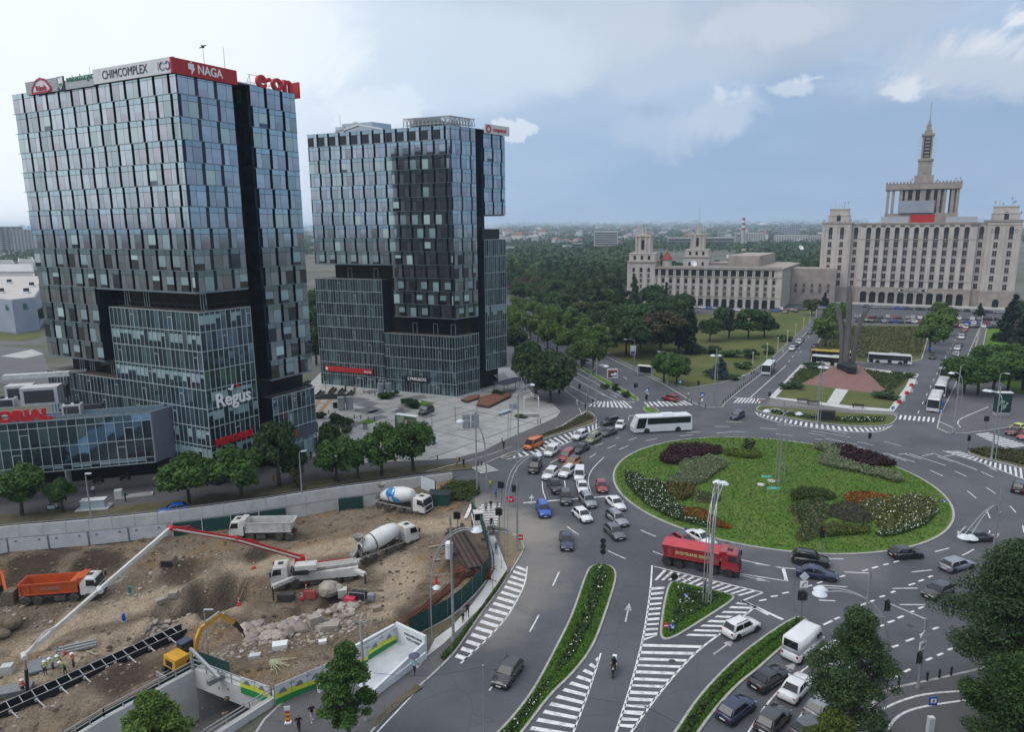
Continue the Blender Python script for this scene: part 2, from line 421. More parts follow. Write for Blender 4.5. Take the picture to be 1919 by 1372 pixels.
# the ground with the building pit cut out
WALL=pX([(-160,1026),(0,1000),(150,988),(300,973),(480,949),(640,924),(760,908),(850,897)])
EAST=pX([(868,905),(880,935),(884,965),(905,995),(917,1040),(919,1072),(895,1106),(850,1150),(800,1178),(742,1205),(690,1235),(600,1275),(510,1318)])
UNDER=pX([(395,1392),(330,1470),(150,1600),(-300,1900)])
PIT=[Vector((p.x,p.y,0))for p in WALL+EAST+UNDER+[G(-420,1500)]]
RAMP_A=pX([(510,1318),(365,1262)])
rmL=pX([(365,1262),(200,1352),(60,1440),(-200,1610)])
far=[Vector((14000*cos(a),14000*sin(a),0))for a in np.linspace(0,2*math.pi,49)[:-1]]
M_GROUND=gM('ground',(.060,.075,.035),(.105,.105,.085),(.16,.155,.145),.9,.012)
sH('ground',far,.0,M_GROUND,hole=PIT)
road_poly=pX([(690,1450),(700,1368),(753,1316),(795,1282),(833,1247),(860,1216),(901,1154),(939,1103),(963,1065),(984,1031),(980,1016),(962,1000),(945,990),(905,985),(890,962),(890,930),(862,897),(760,905),(640,921),(480,946),(300,970),(150,985),(0,997),(-160,1022),(-160,860),(600,800),(900,690),(935,560),(2150,560),(2500,760),(2500,1100),(2200,1450)])
sH('road',road_poly,.004,mAs)
# the building pit
from mathutils import noise as mN_
def sE(p,line):
 best=1e9
 for a,b in zip(line,line[1:]):
  ax,ay,bx,by=a[0],a[1],b[0],b[1];dx,dy=bx-ax,by-ay
  t=max(0,min(1,((p[0]-ax)*dx+(p[1]-ay)*dy)/(dx*dx+dy*dy+1e-9)))
  best=min(best,hypot(p[0]-ax-t*dx,p[1]-ay-t*dy))
 return best
def sst(x,a,b):
 t=max(0,min(1,(x-a)/(b-a)));return t*t*(3-2*t)
def gz(px,py,z):p=G(px,py,z);return(p.x,p.y)
PITS=[(gz(395,1112,-2.5),5.2,3.4),(gz(330,1130,-2.5),3.5,1.6),(gz(50,1165,-3),5,1.1),(gz(270,1200,-3),5,.8),(gz(600,1130,-1.5),4,1.2),(gz(545,1150,-1.5),3,.8),(gz(30,1200,-3),4,.7)]
HILLS=[(gz(330,1050,-2),5,1.2),(gz(410,1040,-2),4,.9),(gz(250,1075,-2),4,.8),(gz(560,1170,-1.5),4,1.),(gz(650,1135,-1),4,.9),(gz(470,1180,-2),3.5,.5),(gz(700,1120,-1),3,.5),(gz(120,1210,-3),5,.5),(gz(870,1050,-.5),4,.8),(gz(600,1085,-1),2.5,.5)]
def zsite(x,y,detail=True):
 de=sE((x,y),EAST);dw=sE((x,y),WALL);du=sE((x,y),rmL)
 z=-2.7*sst(de,1.,24.)-.15
 z=min(z,-2.9*(1-sst(dw,3.,16.))*sst(de,6,16))
 z-=1.3*sst(dw,4.5,8.)*sst(-x,38,50)
 z=z*(1-.75*(1-sst(du,1.,6.)))
 for(c,r,d)in PITS:
  q=hypot(x-c[0],y-c[1])/r
  if q<1.3:z-=d*(1-sst(q+.35*mN_.noise((x*.4,y*.4,2)),.62,1.))
 for(c,r,d)in HILLS:
  q=hypot(x-c[0],y-c[1])/r
  if q<1.3:z+=d*(1-sst(q+.25*mN_.noise((x*.4,y*.4,5)),.1,1.))
 if detail:
  amp=.35+.65*sst(mN_.noise((x*.06,y*.06,9)),-.2,.3)
  amp*=.35+.65*sst(-x,14,30)
  z+=amp*(.45*mN_.noise((x*.16,y*.16,1))+.30*mN_.noise((x*.45,y*.45,3))+.30*abs(mN_.noise((x*.8,y*.8,4)))+.16*mN_.noise((x*1.7,y*1.7,7)))
 return z
def GT(px,py):
 z=-2.
 for _ in range(12):
  p=G(px,py,z);z=.5*z+.5*zsite(p.x,p.y,False)
 p=G(px,py,z);return Vector((p.x,p.y,zsite(p.x,p.y)))
TRACK=[[gz(-60,1215,-3),gz(130,1150,-3),gz(330,1095,-2.6),gz(470,1055,-2),gz(620,1012,-1.6),gz(780,985,-.6),gz(880,985,-.3)],[gz(0,1265,-3),gz(230,1185,-3),gz(420,1130,-2)],[gz(690,1010,-1),gz(760,1060,-.8),(gz(720,1150,-1))]]
MUD=[(gz(400,1105,-3.4),5),(gz(860,1050,0),3),(gz(340,1060,-2),4),(gz(620,1120,-2),3),(gz(800,1150,-.5),4),(gz(240,1250,-2),5),(gz(60,1060,-3),6),(gz(170,1055,-3),5),(gz(480,1030,-2),3),(gz(280,1205,-3.6),4),(gz(835,1165,0),3)]
def pit_mesh():
 xs=[p.x for p in PIT];ys=[p.y for p in PIT];st=.36
 x0,x1=max(min(xs),-86),max(xs)+.5;y0,y1=max(min(ys),30),max(ys)+.5
 nx,ny=int((x1-x0)/st),int((y1-y0)/st);ram=ccw([Vector((p.x,p.y,0))for p in pX([(510,1318)])+rmL+UNDER[::-1]])
 idx={};mb=MB();cols=[]
 pin=[[False]*(nx+1)for _ in range(ny+1)]
 big=iS(PIT,-.7)
 for j in range(ny+1):
  for i in range(nx+1):
   p=(x0+i*st,y0+j*st);pin[j][i]=inside(p,big)and not inside(p,ram)
 for j in range(ny):
  for i in range(nx):
   if not(pin[j][i]and pin[j][i+1]and pin[j+1][i]and pin[j+1][i+1]):continue
   q=[]
   for a,b in((i,j),(i+1,j),(i+1,j+1),(i,j+1)):
    if(a,b)not in idx:
     x,y=x0+a*st,y0+b*st;idx[(a,b)]=len(mb.v);mb.v.append((x,y,zsite(x,y)))
     tr=min(sE((x,y),t)for t in TRACK)+1.2*mN_.noise((x*.3,y*.3,8))
     md=max([1-sst(hypot(x-c[0],y-c[1])/r+.45*mN_.noise((x*.35,y*.35,6)),.35,1.05)for c,r in MUD])
     cols.append((1-sst(tr,1.2,3.4),md,sst(sE((x,y),EAST),0,1.5),1))
    q.append(idx[(a,b)])
   mb.f.append(tuple(q));mb.m.append(0)
 m,nt,bs=nodes_of('dug_earth');L=nt.links
 at=_n(nt,'ShaderNodeAttribute',attribute_name='wear');sp=_n(nt,'ShaderNodeSeparateColor');L.new(at.outputs['Color'],sp.inputs[0])
 tc=_n(nt,'ShaderNodeTexCoord')
 def nz(s,d,r=.62):
  x=_n(nt,'ShaderNodeTexNoise');dv(x,'Scale',s);dv(x,'Detail',d);dv(x,'Roughness',r);L.new(tc.outputs['Object'],x.inputs['Vector']);return x.outputs[0]
 def mr(f,lo,hi,p=.0,q=1.):
  x=_n(nt,'ShaderNodeMapRange',interpolation_type='SMOOTHSTEP');L.new(f,x.inputs[0]);dv(x,1,lo);dv(x,2,hi);dv(x,3,p);dv(x,4,q);return x.outputs[0]
 def mx(f,p,q):
  x=_n(nt,'ShaderNodeMix',data_type='RGBA')
  if isinstance(f,float):dv(x,0,f)
  else:L.new(f,x.inputs[0])
  for i,w in((6,p),(7,q)):
   if isinstance(w,tuple):dv(x,i,(*w,1))
   else:L.new(w,x.inputs[i])
  return x.outputs[2]
 c=mx(mr(nz(.25,6),.36,.64),(.165,.122,.084),(.245,.195,.145))
 c=mx(mr(nz(.12,4),.50,.66,0,.75),c,(.260,.175,.085))
 c=mx(mr(nz(.55,7),.52,.68,0,.7),c,(.082,.062,.047))
 c=mx(mr(nz(2.2,6),.56,.66,0,.75),c,(.26,.23,.20))
 tr=_n(nt,'ShaderNodeMath',operation='MULTIPLY');L.new(sp.outputs[0],tr.inputs[0]);L.new(mr(nz(.8,5),.25,.6,.35,.95),tr.inputs[1])
 c=mx(tr.outputs[0],c,(.41,.33,.24))
 md=_n(nt,'ShaderNodeMath',operation='MULTIPLY');L.new(sp.outputs[1],md.inputs[0]);dv(md,1,.85)
 c=mx(md.outputs[0],c,(.046,.033,.025))
 s_=_n(nt,'ShaderNodeVectorMath',operation='SCALE');L.new(c,s_.inputs[0]);L.new(mr(nz(5,6,.75),.32,.68,.55,1.45),s_.inputs['Scale'])
 L.new(s_.outputs[0],bs.inputs['Base Color']);dv(bs,'Roughness',.92);dv(bs,'Specular IOR Level',.2)
 bp=_n(nt,'ShaderNodeBump');dv(bp,'Strength',1.);dv(bp,'Distance',.5);L.new(nz(2.4,8,.7),bp.inputs['Height']);L.new(bp.outputs[0],bs.inputs['Normal'])
 me=mb.mesh('pit_ground',m,True)
 ca=me.color_attributes.new('wear','FLOAT_COLOR','POINT');ca.data.foreach_set('color',np.array(cols,dtype=np.float32).ravel())
 tag(link('terrain',me),kind='structure');return m
mSo=pit_mesh()
# raised pavements and planted islands
ISC,ISR=G(0,0),25.9
ISC=Vector((42.64,109.55,0))
ring=[ISC+Vector((ISR*cos(a),ISR*sin(a)*.995,0))for a in np.linspace(0,2*math.pi,97)[:-1]]
def dome():
 mb=MB();rs=np.linspace(0,ISR-.3,22);n=96;k0=0
 def hz(r):return .13+.55*(1-(r/ISR)**2)
 mb.v.append((ISC.x,ISC.y,hz(0)))
 for r in rs[1:]:
  for i in range(n):
   a=2*math.pi*i/n;mb.v.append((ISC.x+r*cos(a),ISC.y+r*sin(a)*.995,hz(r)+.05*mN_.noise((r*cos(a)*.3,r*sin(a)*.3,0))))
 for i in range(n):mb.f.append((0,1+i,1+(i+1)%n));mb.m.append(0)
 for j in range(len(rs)-2):
  for i in range(n):
   a=1+j*n;mb.f.append((a+i,a+n+i,a+n+(i+1)%n,a+(i+1)%n));mb.m.append(0)
 tag(mb.bd('roundabout_lawn',M_LAWN,smooth=True),kind='structure')
def zD_(p):r=hypot(p[0]-ISC.x,p[1]-ISC.y);return .13+.55*max(0,1-(r/ISR)**2)
kB('roundabout_bed',ring,M_DIRT,.13,.30,-.02)
dome()
MED1=pX([(1108,1061),(1130,1057),(1150,1064),(1158,1081),(1136,1152),(1112,1217),(1074,1266),(1033,1304),(987,1366),(930,1440),(870,1440),(920,1385),(960,1345),(1001,1290),(1039,1217),(1063,1171),(1079,1130),(1098,1073)])
MED2=pX([(1253,1093),(1264,1091),(1321,1103),(1372,1116),(1380,1124),(1312,1168),(1272,1193),(1253,1201),(1240,1199),(1235,1188),(1243,1130)])
MED3=pX([(1487,1158),(1506,1157),(1517,1168),(1514,1181),(1464,1217),(1422,1256),(1383,1286),(1340,1334),(1300,1390),(1265,1440),(1215,1440),(1268,1366),(1302,1314),(1340,1271),(1383,1230),(1440,1187)])
MED4=pX([(1414,768),(1424,760),(1433,761),(1500,766),(1560,772),(1620,776),(1676,777),(1683,783),(1674,794),(1660,799),(1604,800),(1535,794),(1447,779),(1429,773)])
MED5=pX([(1805,846),(1850,842),(1919,845),(2010,850),(2010,890),(1919,880),(1892,872),(1837,859)])
MED6=pX([(1040,666),(1052,666),(1120,703),(1146,717),(1202,748),(1191,755),(1122,713)])
MED7=pX([(1201,764),(1223,763),(1240,773),(1215,776)])
MED8=pX([(985,840),(1005,822),(1020,811),(1056,798),(1085,784),(1098,770),(1110,774),(1122,788),(1110,796),(1057,812),(1017,824),(977,848),(940,862),(937,857)])
for i,(pts,mat)in enumerate(((MED1,mGr),(MED2,mGr),(MED3,mGr),(MED4,M_PARK),(MED5,mVe),(MED6,mGr),(MED7,mGr),(MED8,mVe))):
 kB('planted_median',sL(pts,2),mat,.14,.22)
FW=[]
kB('pavement',pX([(1154,678),(1199,699),(1240,719),(1275,740),(1303,758),(1326,765),(1355,764),(1359,757),(1387,733),(1420,707),(1440,694),(1518,618),(1508,612),(1445,672),(1400,702),(1350,718),(1290,728),(1245,716),(1160,674),(1095,636),(1088,640)]),mPa,.13,.25)
kB('pavement',pX([(900,700),(960,665),(1060,733),(1100,762),(1100,770),(1056,797),(1005,822),(985,840),(937,858),(905,872),(880,878),(780,885),(640,905),(480,929),(340,950),(200,966),(0,985),(-160,1008),(-160,880),(300,860),(600,790)]),mPa,.13,.25)
kB('pavement',pX([(1755,803),(1760,781),(1790,720),(1812,668),(1835,615),(1850,615),(1835,690),(1905,740),(2060,770),(2060,790),(1919,797),(1850,808),(1812,813),(1775,812)]),mPa,.13,.25)
kB('pavement',pX([(1663,1292),(1745,1275),(1815,1259),(1900,1237),(2050,1220),(2200,1450),(1540,1450),(1600,1372),(1640,1310)]),mPa,.13,.25)
kB('pavement',sL(pX([(932,996),(962,1000),(980,1016),(984,1031),(963,1065),(939,1103),(901,1154),(860,1216),(833,1247),(795,1282),(753,1316),(700,1370),(640,1450),(430,1450),(512,1322),(600,1280),(690,1240),(745,1210),(800,1182),(850,1154),(895,1110),(921,1074),(921,1040),(909,996)]),1),mPa,.12,.2)
sH('path',pX([(915,1006),(927,1006),(951,1068),(939,1086),(908,1134),(870,1172),(832,1208),(801,1232),(782,1256),(770,1240),(801,1228),(815,1200),(846,1177),(878,1143),(905,1108),(927,1070),(926,1040)]),.128,mC)
sH('verge',pX([(934,998),(960,1002),(977,1017),(981,1031),(961,1063),(951,1066),(938,1020)]),.128,pbr('sandy_verge',(.22,.17,.11),(.15,.125,.08),.95,scale=1.5,bump=.4))
sH('verge',pX([(950,1072),(958,1072),(933,1108),(898,1154),(856,1216),(832,1243),(826,1236),(858,1200),(905,1140),(937,1092)]),.128,mVe)
sH('verge',pX([(800,1183),(852,1156),(876,1143),(846,1176),(816,1198),(800,1228),(785,1250),(770,1248),(748,1212)]),.128,mVe)
sH('verge',pX([(793,1290),(753,1318),(704,1366),(695,1362),(745,1310),(780,1285)]),.128,mVe)
sH('verge',pX([(905,875),(880,881),(780,889),(640,909),(480,933),(340,953),(200,969),(0,988),(-160,1011),(-160,985),(0,967),(200,951),(340,938),(480,918),(640,890),(780,874),(860,868)]),.134,mVe)
mPz=pbr('plaza_slabs',(.40,.40,.385),(.30,.30,.29),.8,scale=.35,detail=8)
M_PLAZAD=pbr('dark_slabs',(.17,.175,.185),(.13,.135,.145),.8,scale=.8)
plaza=pX([(560,850),(560,740),(600,700),(955,690),(1012,752),(1035,757),(1050,772),(1043,783),(1005,800),(943,827),(905,847),(855,860),(800,864),(700,868),(640,870)])
sH('plaza',plaza,.138,mPz)
def slab_grid():
 A=G(780,870);U=(G(1050,772)-A);U.z=0;U.normalize();Vv=Vector((-U.y,U.x,0));mb=MB()
 for k in range(-14,24):
  for axis in(0,1):
   sg_=[]
   for s in np.arange(-70,75,1.):
    p=A+(U*s+Vv*k*4.2 if axis else U*k*4.2+Vv*s)
    if inside(p,plaza):sg_.append(p)
    elif len(sg_)>1:sM(mb,sg_,.10 if k%4 else .3,.1415);sg_=[]
    else:sg_=[]
   if len(sg_)>1:sM(mb,sg_,.10 if k%4 else .3,.1415)
 tag(mb.bd('paving_joints',pbr('joint',(.16,.16,.16),(.11,.11,.11),.9)),kind='structure')
slab_grid()
PLZ=pX
for q in([(665,760),(690,752),(712,757),(690,766)],[(640,752),(668,745),(695,750),(668,758)],[(655,770),(700,763),(718,768),(690,778)],[(618,757),(650,750),(660,753),(632,762)],[(686,774),(706,769),(724,773),(706,779)],[(690,785),(712,779),(730,783),(700,791)],[(732,773),(752,766),(772,771),(752,778)],[(775,780),(800,775),(820,780),(795,786)],[(645,797),(668,790),(684,795),(660,802)],[(765,745),(790,741),(803,746),(780,750)],[(680,735),(700,731),(712,735),(694,740)]):
 sH('dark_paving',pX(q),.1445,M_PLAZAD)
for q in([(668,794),(690,786),(707,791),(688,797)],[(790,752),(815,757),(798,763),(786,760)]):sH('lawn',pX(q),.147,mGr)
M_TAN=pbr('tan_paving',(.33,.20,.12),(.27,.17,.10),.85,scale=1)
for q in([(588,762),(597,747),(604,747),(592,768)],[(594,774),(616,748),(624,749),(602,776)]):sH('tan_paving',pX(q),.1445,M_TAN)
sH('park_lawn',pX([(1095,630),(1160,672),(1245,714),(1290,726),(1350,716),(1400,700),(1445,670),(1508,611),(1535,577),(1470,580),(1300,590),(1150,590),(1020,585)]),.03,M_PARK)
sH('park_lawn',pX([(1838,612),(1880,612),(1960,640),(2060,700),(2060,765),(1907,738),(1838,690),(1822,668)]),.03,mGr)
kB('field',pX([(1530,672),(1528,650),(1540,628),(1553,609),(1742,610),(1738,640),(1728,674),(1690,682),(1640,682)]),M_MEADOW,.13,.3)
sH('pavement',pX([(1441,746),(1500,684),(1560,686),(1620,690),(1722,702),(1712,722),(1675,772),(1600,768),(1500,754)]),.09,mC,.09)
sH('lawn',pX([(1454,745),(1505,690),(1560,689),(1620,693),(1706,706),(1697,725),(1666,767),(1600,762),(1520,752)]),.12,M_PARK,.03)
sH('footpath',pX([(1441,748),(1500,755.5),(1600,769),(1682,774),(1682,779),(1620,775),(1500,764),(1436,760)]),.10,M_OLDA,.1)
mb=MB();P0=pX([(1502,720),(1566,729),(1639,738),(1664,736),(1611,692),(1566,689)]);top=pX([(1566,695),(1576,698),(1600,699),(1612,697),(1606,691),(1572,690)])
cz=1.6
for i in range(6):
 j=(i+1)%6;mb.pY([(P0[i].x,P0[i].y,.13),(P0[j].x,P0[j].y,.13),(top[j].x,top[j].y,cz),(top[i].x,top[i].y,cz)])
mb.pY([(p.x,p.y,cz)for p in top])
tag(mb.bd('monument_mound',pbr('red_paving',(.21,.105,.09),(.16,.085,.075),.85,scale=.8,detail=8)),kind='structure')
sH('path',pX([(1566,729),(1590,732),(1572,759),(1549,756)]),.125,mC)
# painted markings
mk=MB();Z=.008
W=.16
def ln(pts,w=W,z=Z):sM(mk,cV(pX(pts),2)if len(pts)>2 else pX(pts),w,z)
def dl(pts,on=3,off=4.5,w=W,z=Z):dA(mk,cV(pX(pts),2)if len(pts)>2 else pX(pts),w,on,off,z)
ln([(988,1062),(985,1092),(970,1124),(950,1158),(925,1186),(894,1217),(863,1244)])
hatch(mk,cV(pX([(968,1060),(943,1106),(905,1158),(862,1220),(846,1240)])),cV(pX([(987,1066),(983,1094),(969,1125),(949,1159),(925,1187),(894,1218),(866,1243)])),16,.46,Z,.012)
L1=cV(pX([(1222,1060),(1219,1108),(1207,1190),(1190,1258),(1174,1312),(1152,1380)]));R1=cV(pX([(1418,1136),(1359,1182),(1310,1217),(1266,1263),(1220,1320),(1178,1380)]))
sM(mk,L1,.2,Z);sM(mk,R1,.2,Z)
ln([(1226,1062),(1430,1111)],.2);ln([(1430,1111),(1390,1127)],.2);ln([(1390,1126),(1440,1153)],.35)
def P2(p):
 x,y,z=p[0],p[1],(p[2]if len(p)>2 else 0)-CAMH
 f=y*cos(PITCH)-z*sin(PITCH);d=-(y*sin(PITCH)+z*cos(PITCH));u=x/f;v=d/f
 c,s=cos(ROLL),sin(ROLL);return 959.5+FPX*(u*c+v*s),686+FPX*(-u*s+v*c)
def row_hit(line,y0,dy):
 return min(line,key=lambda p:abs(P2(p)[1]-y0))
L1r,R1r=rS(L1,.15),rS(R1,.15)
for i in range(13):
 y=1208+i*12.4;h=4.6+i*.12
 a,b=row_hit(L1r,y,0),row_hit(R1r,y+3,0);a2,b2=row_hit(L1r,y+h,0),row_hit(R1r,y+h+3,0)
 mk.pY([(q.x,q.y,Z)for q in(a,b,b2,a2)])
IL=rS(pX([(1250,1096),(1243,1130),(1235,1190)]),.1);IR=rS(pX([(1380,1127),(1312,1170),(1270,1196)]),.1)
for i in range(11):
 y=1100+i*9.6;a,a2=row_hit(L1r,y+2,0),row_hit(L1r,y+6,0);b,b2=row_hit(IL,y,0),row_hit(IL,y+4,0)
 b,b2=b.lerp(a,.12),b2.lerp(a2,.12);mk.pY([(q.x,q.y,Z)for q in(a2,b2,b,a)])
for i in range(8):
 y=1128+i*8.6;a,a2=row_hit(IR,y,0),row_hit(IR,y+3.6,0);b,b2=row_hit(R1r,y+2,0),row_hit(R1r,y+5.6,0)
 a,a2=a.lerp(b,.12),a2.lerp(b2,.12);mk.pY([(q.x,q.y,Z)for q in(a,b,b2,a2)])
hatch(mk,pX([(1244,1068),(1425,1111)]),pX([(1226,1088),(1262,1088),(1395,1119)]),13,.42,Z,0)
ln([(1126,1225),(1112,1271),(1096,1317),(1070,1385)])
hatch(mk,cV(pX([(1120,1232),(1078,1272),(1038,1310),(985,1378)])),cV(pX([(1124,1232),(1112,1272),(1096,1318),(1072,1382)])),11,.42,Z,.05)
ln([(949,861),(1019,849),(1071,827),(1103,812),(1124,800)],.18)
hatch(mk,cV(pX([(952,860),(1019,827),(1057,814),(1108,798),(1122,791)])),cV(pX([(955,860),(1019,848),(1071,826),(1103,811),(1124,800)])),20,.42,Z,-.02)
ln([(1415,772),(1423,781),(1441,787),(1468,794),(1523,803),(1584,809),(1635,811),(1655,807),(1673,797)],.2)
hatch(mk,cV(pX([(1417,773),(1447,781),(1535,796),(1604,802),(1662,801),(1676,795)])),cV(pX([(1416,775),(1441,786),(1523,802),(1584,808),(1635,810),(1672,798)])),30,.45,Z,.015)
ln([(1767,845),(1837,867),(1908,894),(1960,915)],.2)
hatch(mk,pX([(1800,846),(1837,860),(1892,874),(1950,885)]),pX([(1772,846),(1837,866),(1907,893),(1955,912)]),18,.45,Z,.0)
hatch(mk,pX([(1102,762),(1190,765)]),pX([(1114,753),(1172,751)]),10,.5,Z,0)
hatch(mk,pX([(1214,763),(1303,759)]),pX([(1207,754),(1286,751)]),10,.5,Z,0)
hatch(mk,pX([(1374,755),(1427,756)]),pX([(1384,746),(1432,749)]),8,.5,Z,0)
hatch(mk,pX([(1684,786),(1755,792)]),pX([(1687,778),(1757,783)]),8,.45,Z,0)
hatch(mk,pX([(1828,814),(1888,842)]),pX([(1852,811),(1930,836)]),10,.5,Z,0)
hatch(mk,pX([(884,878),(902,890)]),pX([(914,872),(936,884)]),6,.5,.137,0)
hatch(mk,pX([(903,946),(884,966),(902,988)]),pX([(938,944),(934,966),(930,988)]),9,.52,Z,0)
ln([(884,945),(872,972)],.5)
ln([(981,943),(1156,929)],.35)
ln([(1132,857),(1108,880),(1101,901),(1106,920),(1113,934)]);ln([(1058,901),(1060,920),(1071,939)]);ln([(1016,902),(1017,920),(1024,938)])
dl([(1031,868),(1060,852),(1110,838),(1160,820)],2.6,4);dl([(1080,880),(1110,852),(1160,832),(1210,814)],2.6,4);dl([(1160,843),(1200,826),(1290,815),(1400,808)],3,5)
for r,a0,a1,on,off in((30.,62,110,3,6),(33.5,20,105,3,6),(37.5,15,92,3,7),(30.2,5,55,3,5),(34.,-35,10,2.4,5),(30.2,-60,0,3,5),(38.2,-20,8,2.4,5),(30.4,200,262,3,5),(34.4,196,250,3,5.5),(38.6,205,244,3,6)):
 dA(mk,[ISC+Vector((r*cos(R_(a)),r*sin(R_(a)),0))for a in np.arange(a0,a1,1.)],W,on,off,Z)
for r,a0,a1 in((35.5,45,58),(31.5,40,52),(39.5,47,59)):
 sM(mk,[ISC+Vector((r*cos(R_(a)),r*sin(R_(a)),0))for a in np.arange(a0,a1,1.)],W,Z)
zz=[(1643,854),(1661,850),(1683,852),(1700,850),(1728,855),(1750,850),(1768,856),(1790,852)]
ln(zz[0:2]);ln(zz[2:4]);ln(zz[4:6]);ln(zz[6:8]);ln([(1661,850),(1714,866)]);ln([(1703,850),(1772,873)]);ln([(1752,851),(1831,881)])
dl([(1048,1072),(1010,1155),(965,1232),(896,1322),(850,1385)],3.4,6.5);ln([(812,1262),(702,1378)],.15)
def segs(q,w=.16):
 for a in q:sM(mk,pX([(1380+a[0]/3.56,1020+a[1]/3.56),(1380+a[2]/3.56,1020+a[3]/3.56)]),w,Z)
segs([(150,380,200,370),(230,352,275,345),(305,330,350,322),(465,285,505,275),(540,262,575,250),(690,220,725,210),(840,180,880,170),(905,162,945,150),(980,140,1015,132),(1050,122,1085,112),(580,540,640,512),(655,503,690,488),(830,410,920,375),(955,355,990,345),(1030,325,1060,315),(1150,275,1190,262),(1215,250,1250,238),(1280,222,1310,212),(940,555,985,540),(1010,525,1055,510),(1075,495,1115,480),(1150,460,1185,447),(1215,432,1250,418),(1130,650,1185,630),(1310,570,1350,555),(1225,610,1265,593),(1045,895,1090,877),(1120,855,1160,835),(1265,778,1305,760),(1340,745,1380,728),(1410,708,1450,695),(1040,690,1080,675)],.25)
segs([(565,275,740,287),(1040,297,1210,295),(1090,405,1260,405),(1170,187,1305,173),(720,187,890,195),(550,375,660,380),(1325,52,1420,27),(600,97,715,100),(1740,40,1790,0)],.16)
segs([(0,100,300,160),(300,160,400,165),(0,195,340,248)],.16);segs([(310,155,335,248),(45,382,312,506)],.4)
ln([(1515,1249),(1473,1281),(1436,1320),(1398,1380)]);ln([(1515,1322),(1482,1368),(1470,1390)])
ln([(1060,700),(1110,728),(1165,757)]);ln([(1063,720),(1135,760)]);ln([(1072,694),(1172,748)],.16);dl([(1150,694),(1213,736),(1240,756)],3,6);ln([(1102,757),(1190,754)],.3)
dl([(1130,688),(1060,648),(1000,615)],3,8)
ln([(1404,747),(1470,688)],.2);ln([(1372,745),(1434,748)],.35);dl([(1470,688),(1524,620)],3,6);dl([(1720,775),(1760,690),(1800,620)],3,7)
mk2=mk
for pts in([(1654,1332),(1690,1315),(1740,1302),(1822,1297)],[(1662,1372),(1680,1345),(1720,1328),(1818,1314)]):sM(mk,cV(pX(pts)),.22,.134)
for pts in([(1800,802),(1793,794),(1800,785),(1852,764)],[(1757,790),(1780,800),(1790,806)]):sM(mk,cV(pX(pts)),.2,.134)
for pts in([(1085,766),(1092,780),(1084,788),(1060,797),(1000,822)],[(800,885),(905,858),(960,838)]):sM(mk,cV(pX(pts)),.12,.142)
tag(mk.bd('road_markings',M_LINE),kind='structure')
def aR(px,py,tx,ty,name='lane_arrow',L=4.,turn=0):
 a=G(px,py);d=(G(tx,ty)-a);d.z=0;d.normalize();s=Vector((-d.y,d.x,0));m=MB()
 q=lambda u,v:tuple(a+d*u+s*v+Z_(.0085))
 m.pY([q(-L/2,-.09),q(L*.1,-.09),q(L*.1,.09),q(-L/2,.09)]);m.pY([q(L*.1,-.42),q(L*.5,0),q(L*.1,.42)])
 if turn:m.pY([q(-.3,0),q(0,0),q(0,turn*.9),q(-.3,turn*.9)]);m.pY([q(-.6,turn*.8),q(-.15,turn*1.6),q(.3,turn*.8)])
 tag(m.bd(name,M_LINEW),kind='structure')
for a in((1176,1148,1182,1120),(1358,1212,1372,1202),(1475,1256,1494,1240),(1412,1084,1440,1090),(1802,995,1790,1008,'lane_arrow',4,1),(1860,1006,1880,996),(1855,876,1872,885),(1215,855,1208,848),(996,936,997,920),(1480,705,1490,697),(1500,660,1506,652),(1127,739,1140,744),(1150,742,1162,748)):aR(*a)
mh=MB()
for px,py in((1706,1174),(1362,1018),(1230,1008),(1100,1130),(1260,1240),(905,1010),(1600,880),(1400,830)):
 g=G(px,py);mh.prism([(g.x+.34*cos(a),g.y+.34*sin(a))for a in np.linspace(0,6.283,13)[:-1]],.004,.009)
tag(mh.bd('manhole_cover',pbr('cast_iron',(.05,.05,.052),(.03,.03,.03),.6)),kind='structure')
# glass towers
def coated(name,tint,tint2,rough=.04,metal=.9,rnd=.18,island=.0,scale=.35,ior=1.6):
 return pbr(name,tint,tint2,rough=rough,metal=metal,scale=scale,rnd=rnd,island=island,ior=ior,detail=2)
M_GL=coated('coated_glass',(.42,.46,.49),(.34,.385,.42))
M_GL2=coated('rosy_glass',(.42,.41,.44),(.34,.335,.37))
M_GLD=coated('clear_glass',(.13,.16,.19),(.09,.11,.14))
M_SPAN=coated('spandrel_glass',(.37,.46,.49),(.31,.40,.435),rough=.08)
M_FRIT=coated('fritted_glass',(.44,.47,.49),(.38,.41,.43),rough=.16)
mBl=pbr('pale_blind',(.42,.55,.53),(.36,.50,.49),rough=.12,ior=2.,rnd=.15,scale=.4,detail=2)
mB2=pbr('grey_blind',(.27,.37,.39),(.22,.32,.34),rough=.10,ior=2.1,rnd=.2,scale=.4,detail=2)
mRo=pbr('dark_room_behind_glass',(.012,.017,.022),(.03,.03,.032),rough=.04,ior=1.9,rnd=.3,scale=.9)
mF=pbr('dark_frame',(.012,.020,.034),(.016,.026,.040),rough=.35,metal=.2,scale=1)
mM=pbr('pale_mullion',(.50,.57,.58),(.42,.49,.50),rough=.4,metal=.3,scale=1)
mJ=pbr('aluminium_ledge',(.30,.36,.40),(.25,.31,.35),rough=.4,metal=.6,scale=1)
mBg=pbr('black_glass',(.006,.008,.009),(.014,.015,.015),rough=.12,ior=1.45,scale=.3,spec=.25)
mB=pbr('black_metal',(.010,.014,.020),(.016,.018,.022),rough=.5,scale=.6)
mTe=coated('curtain_glass',(.22,.31,.36),(.13,.21,.27),island=.35,rnd=.25,metal=.85)
mTd=coated('dark_curtain_glass',(.07,.11,.13),(.05,.08,.10),island=.4,rnd=.3,metal=.7)
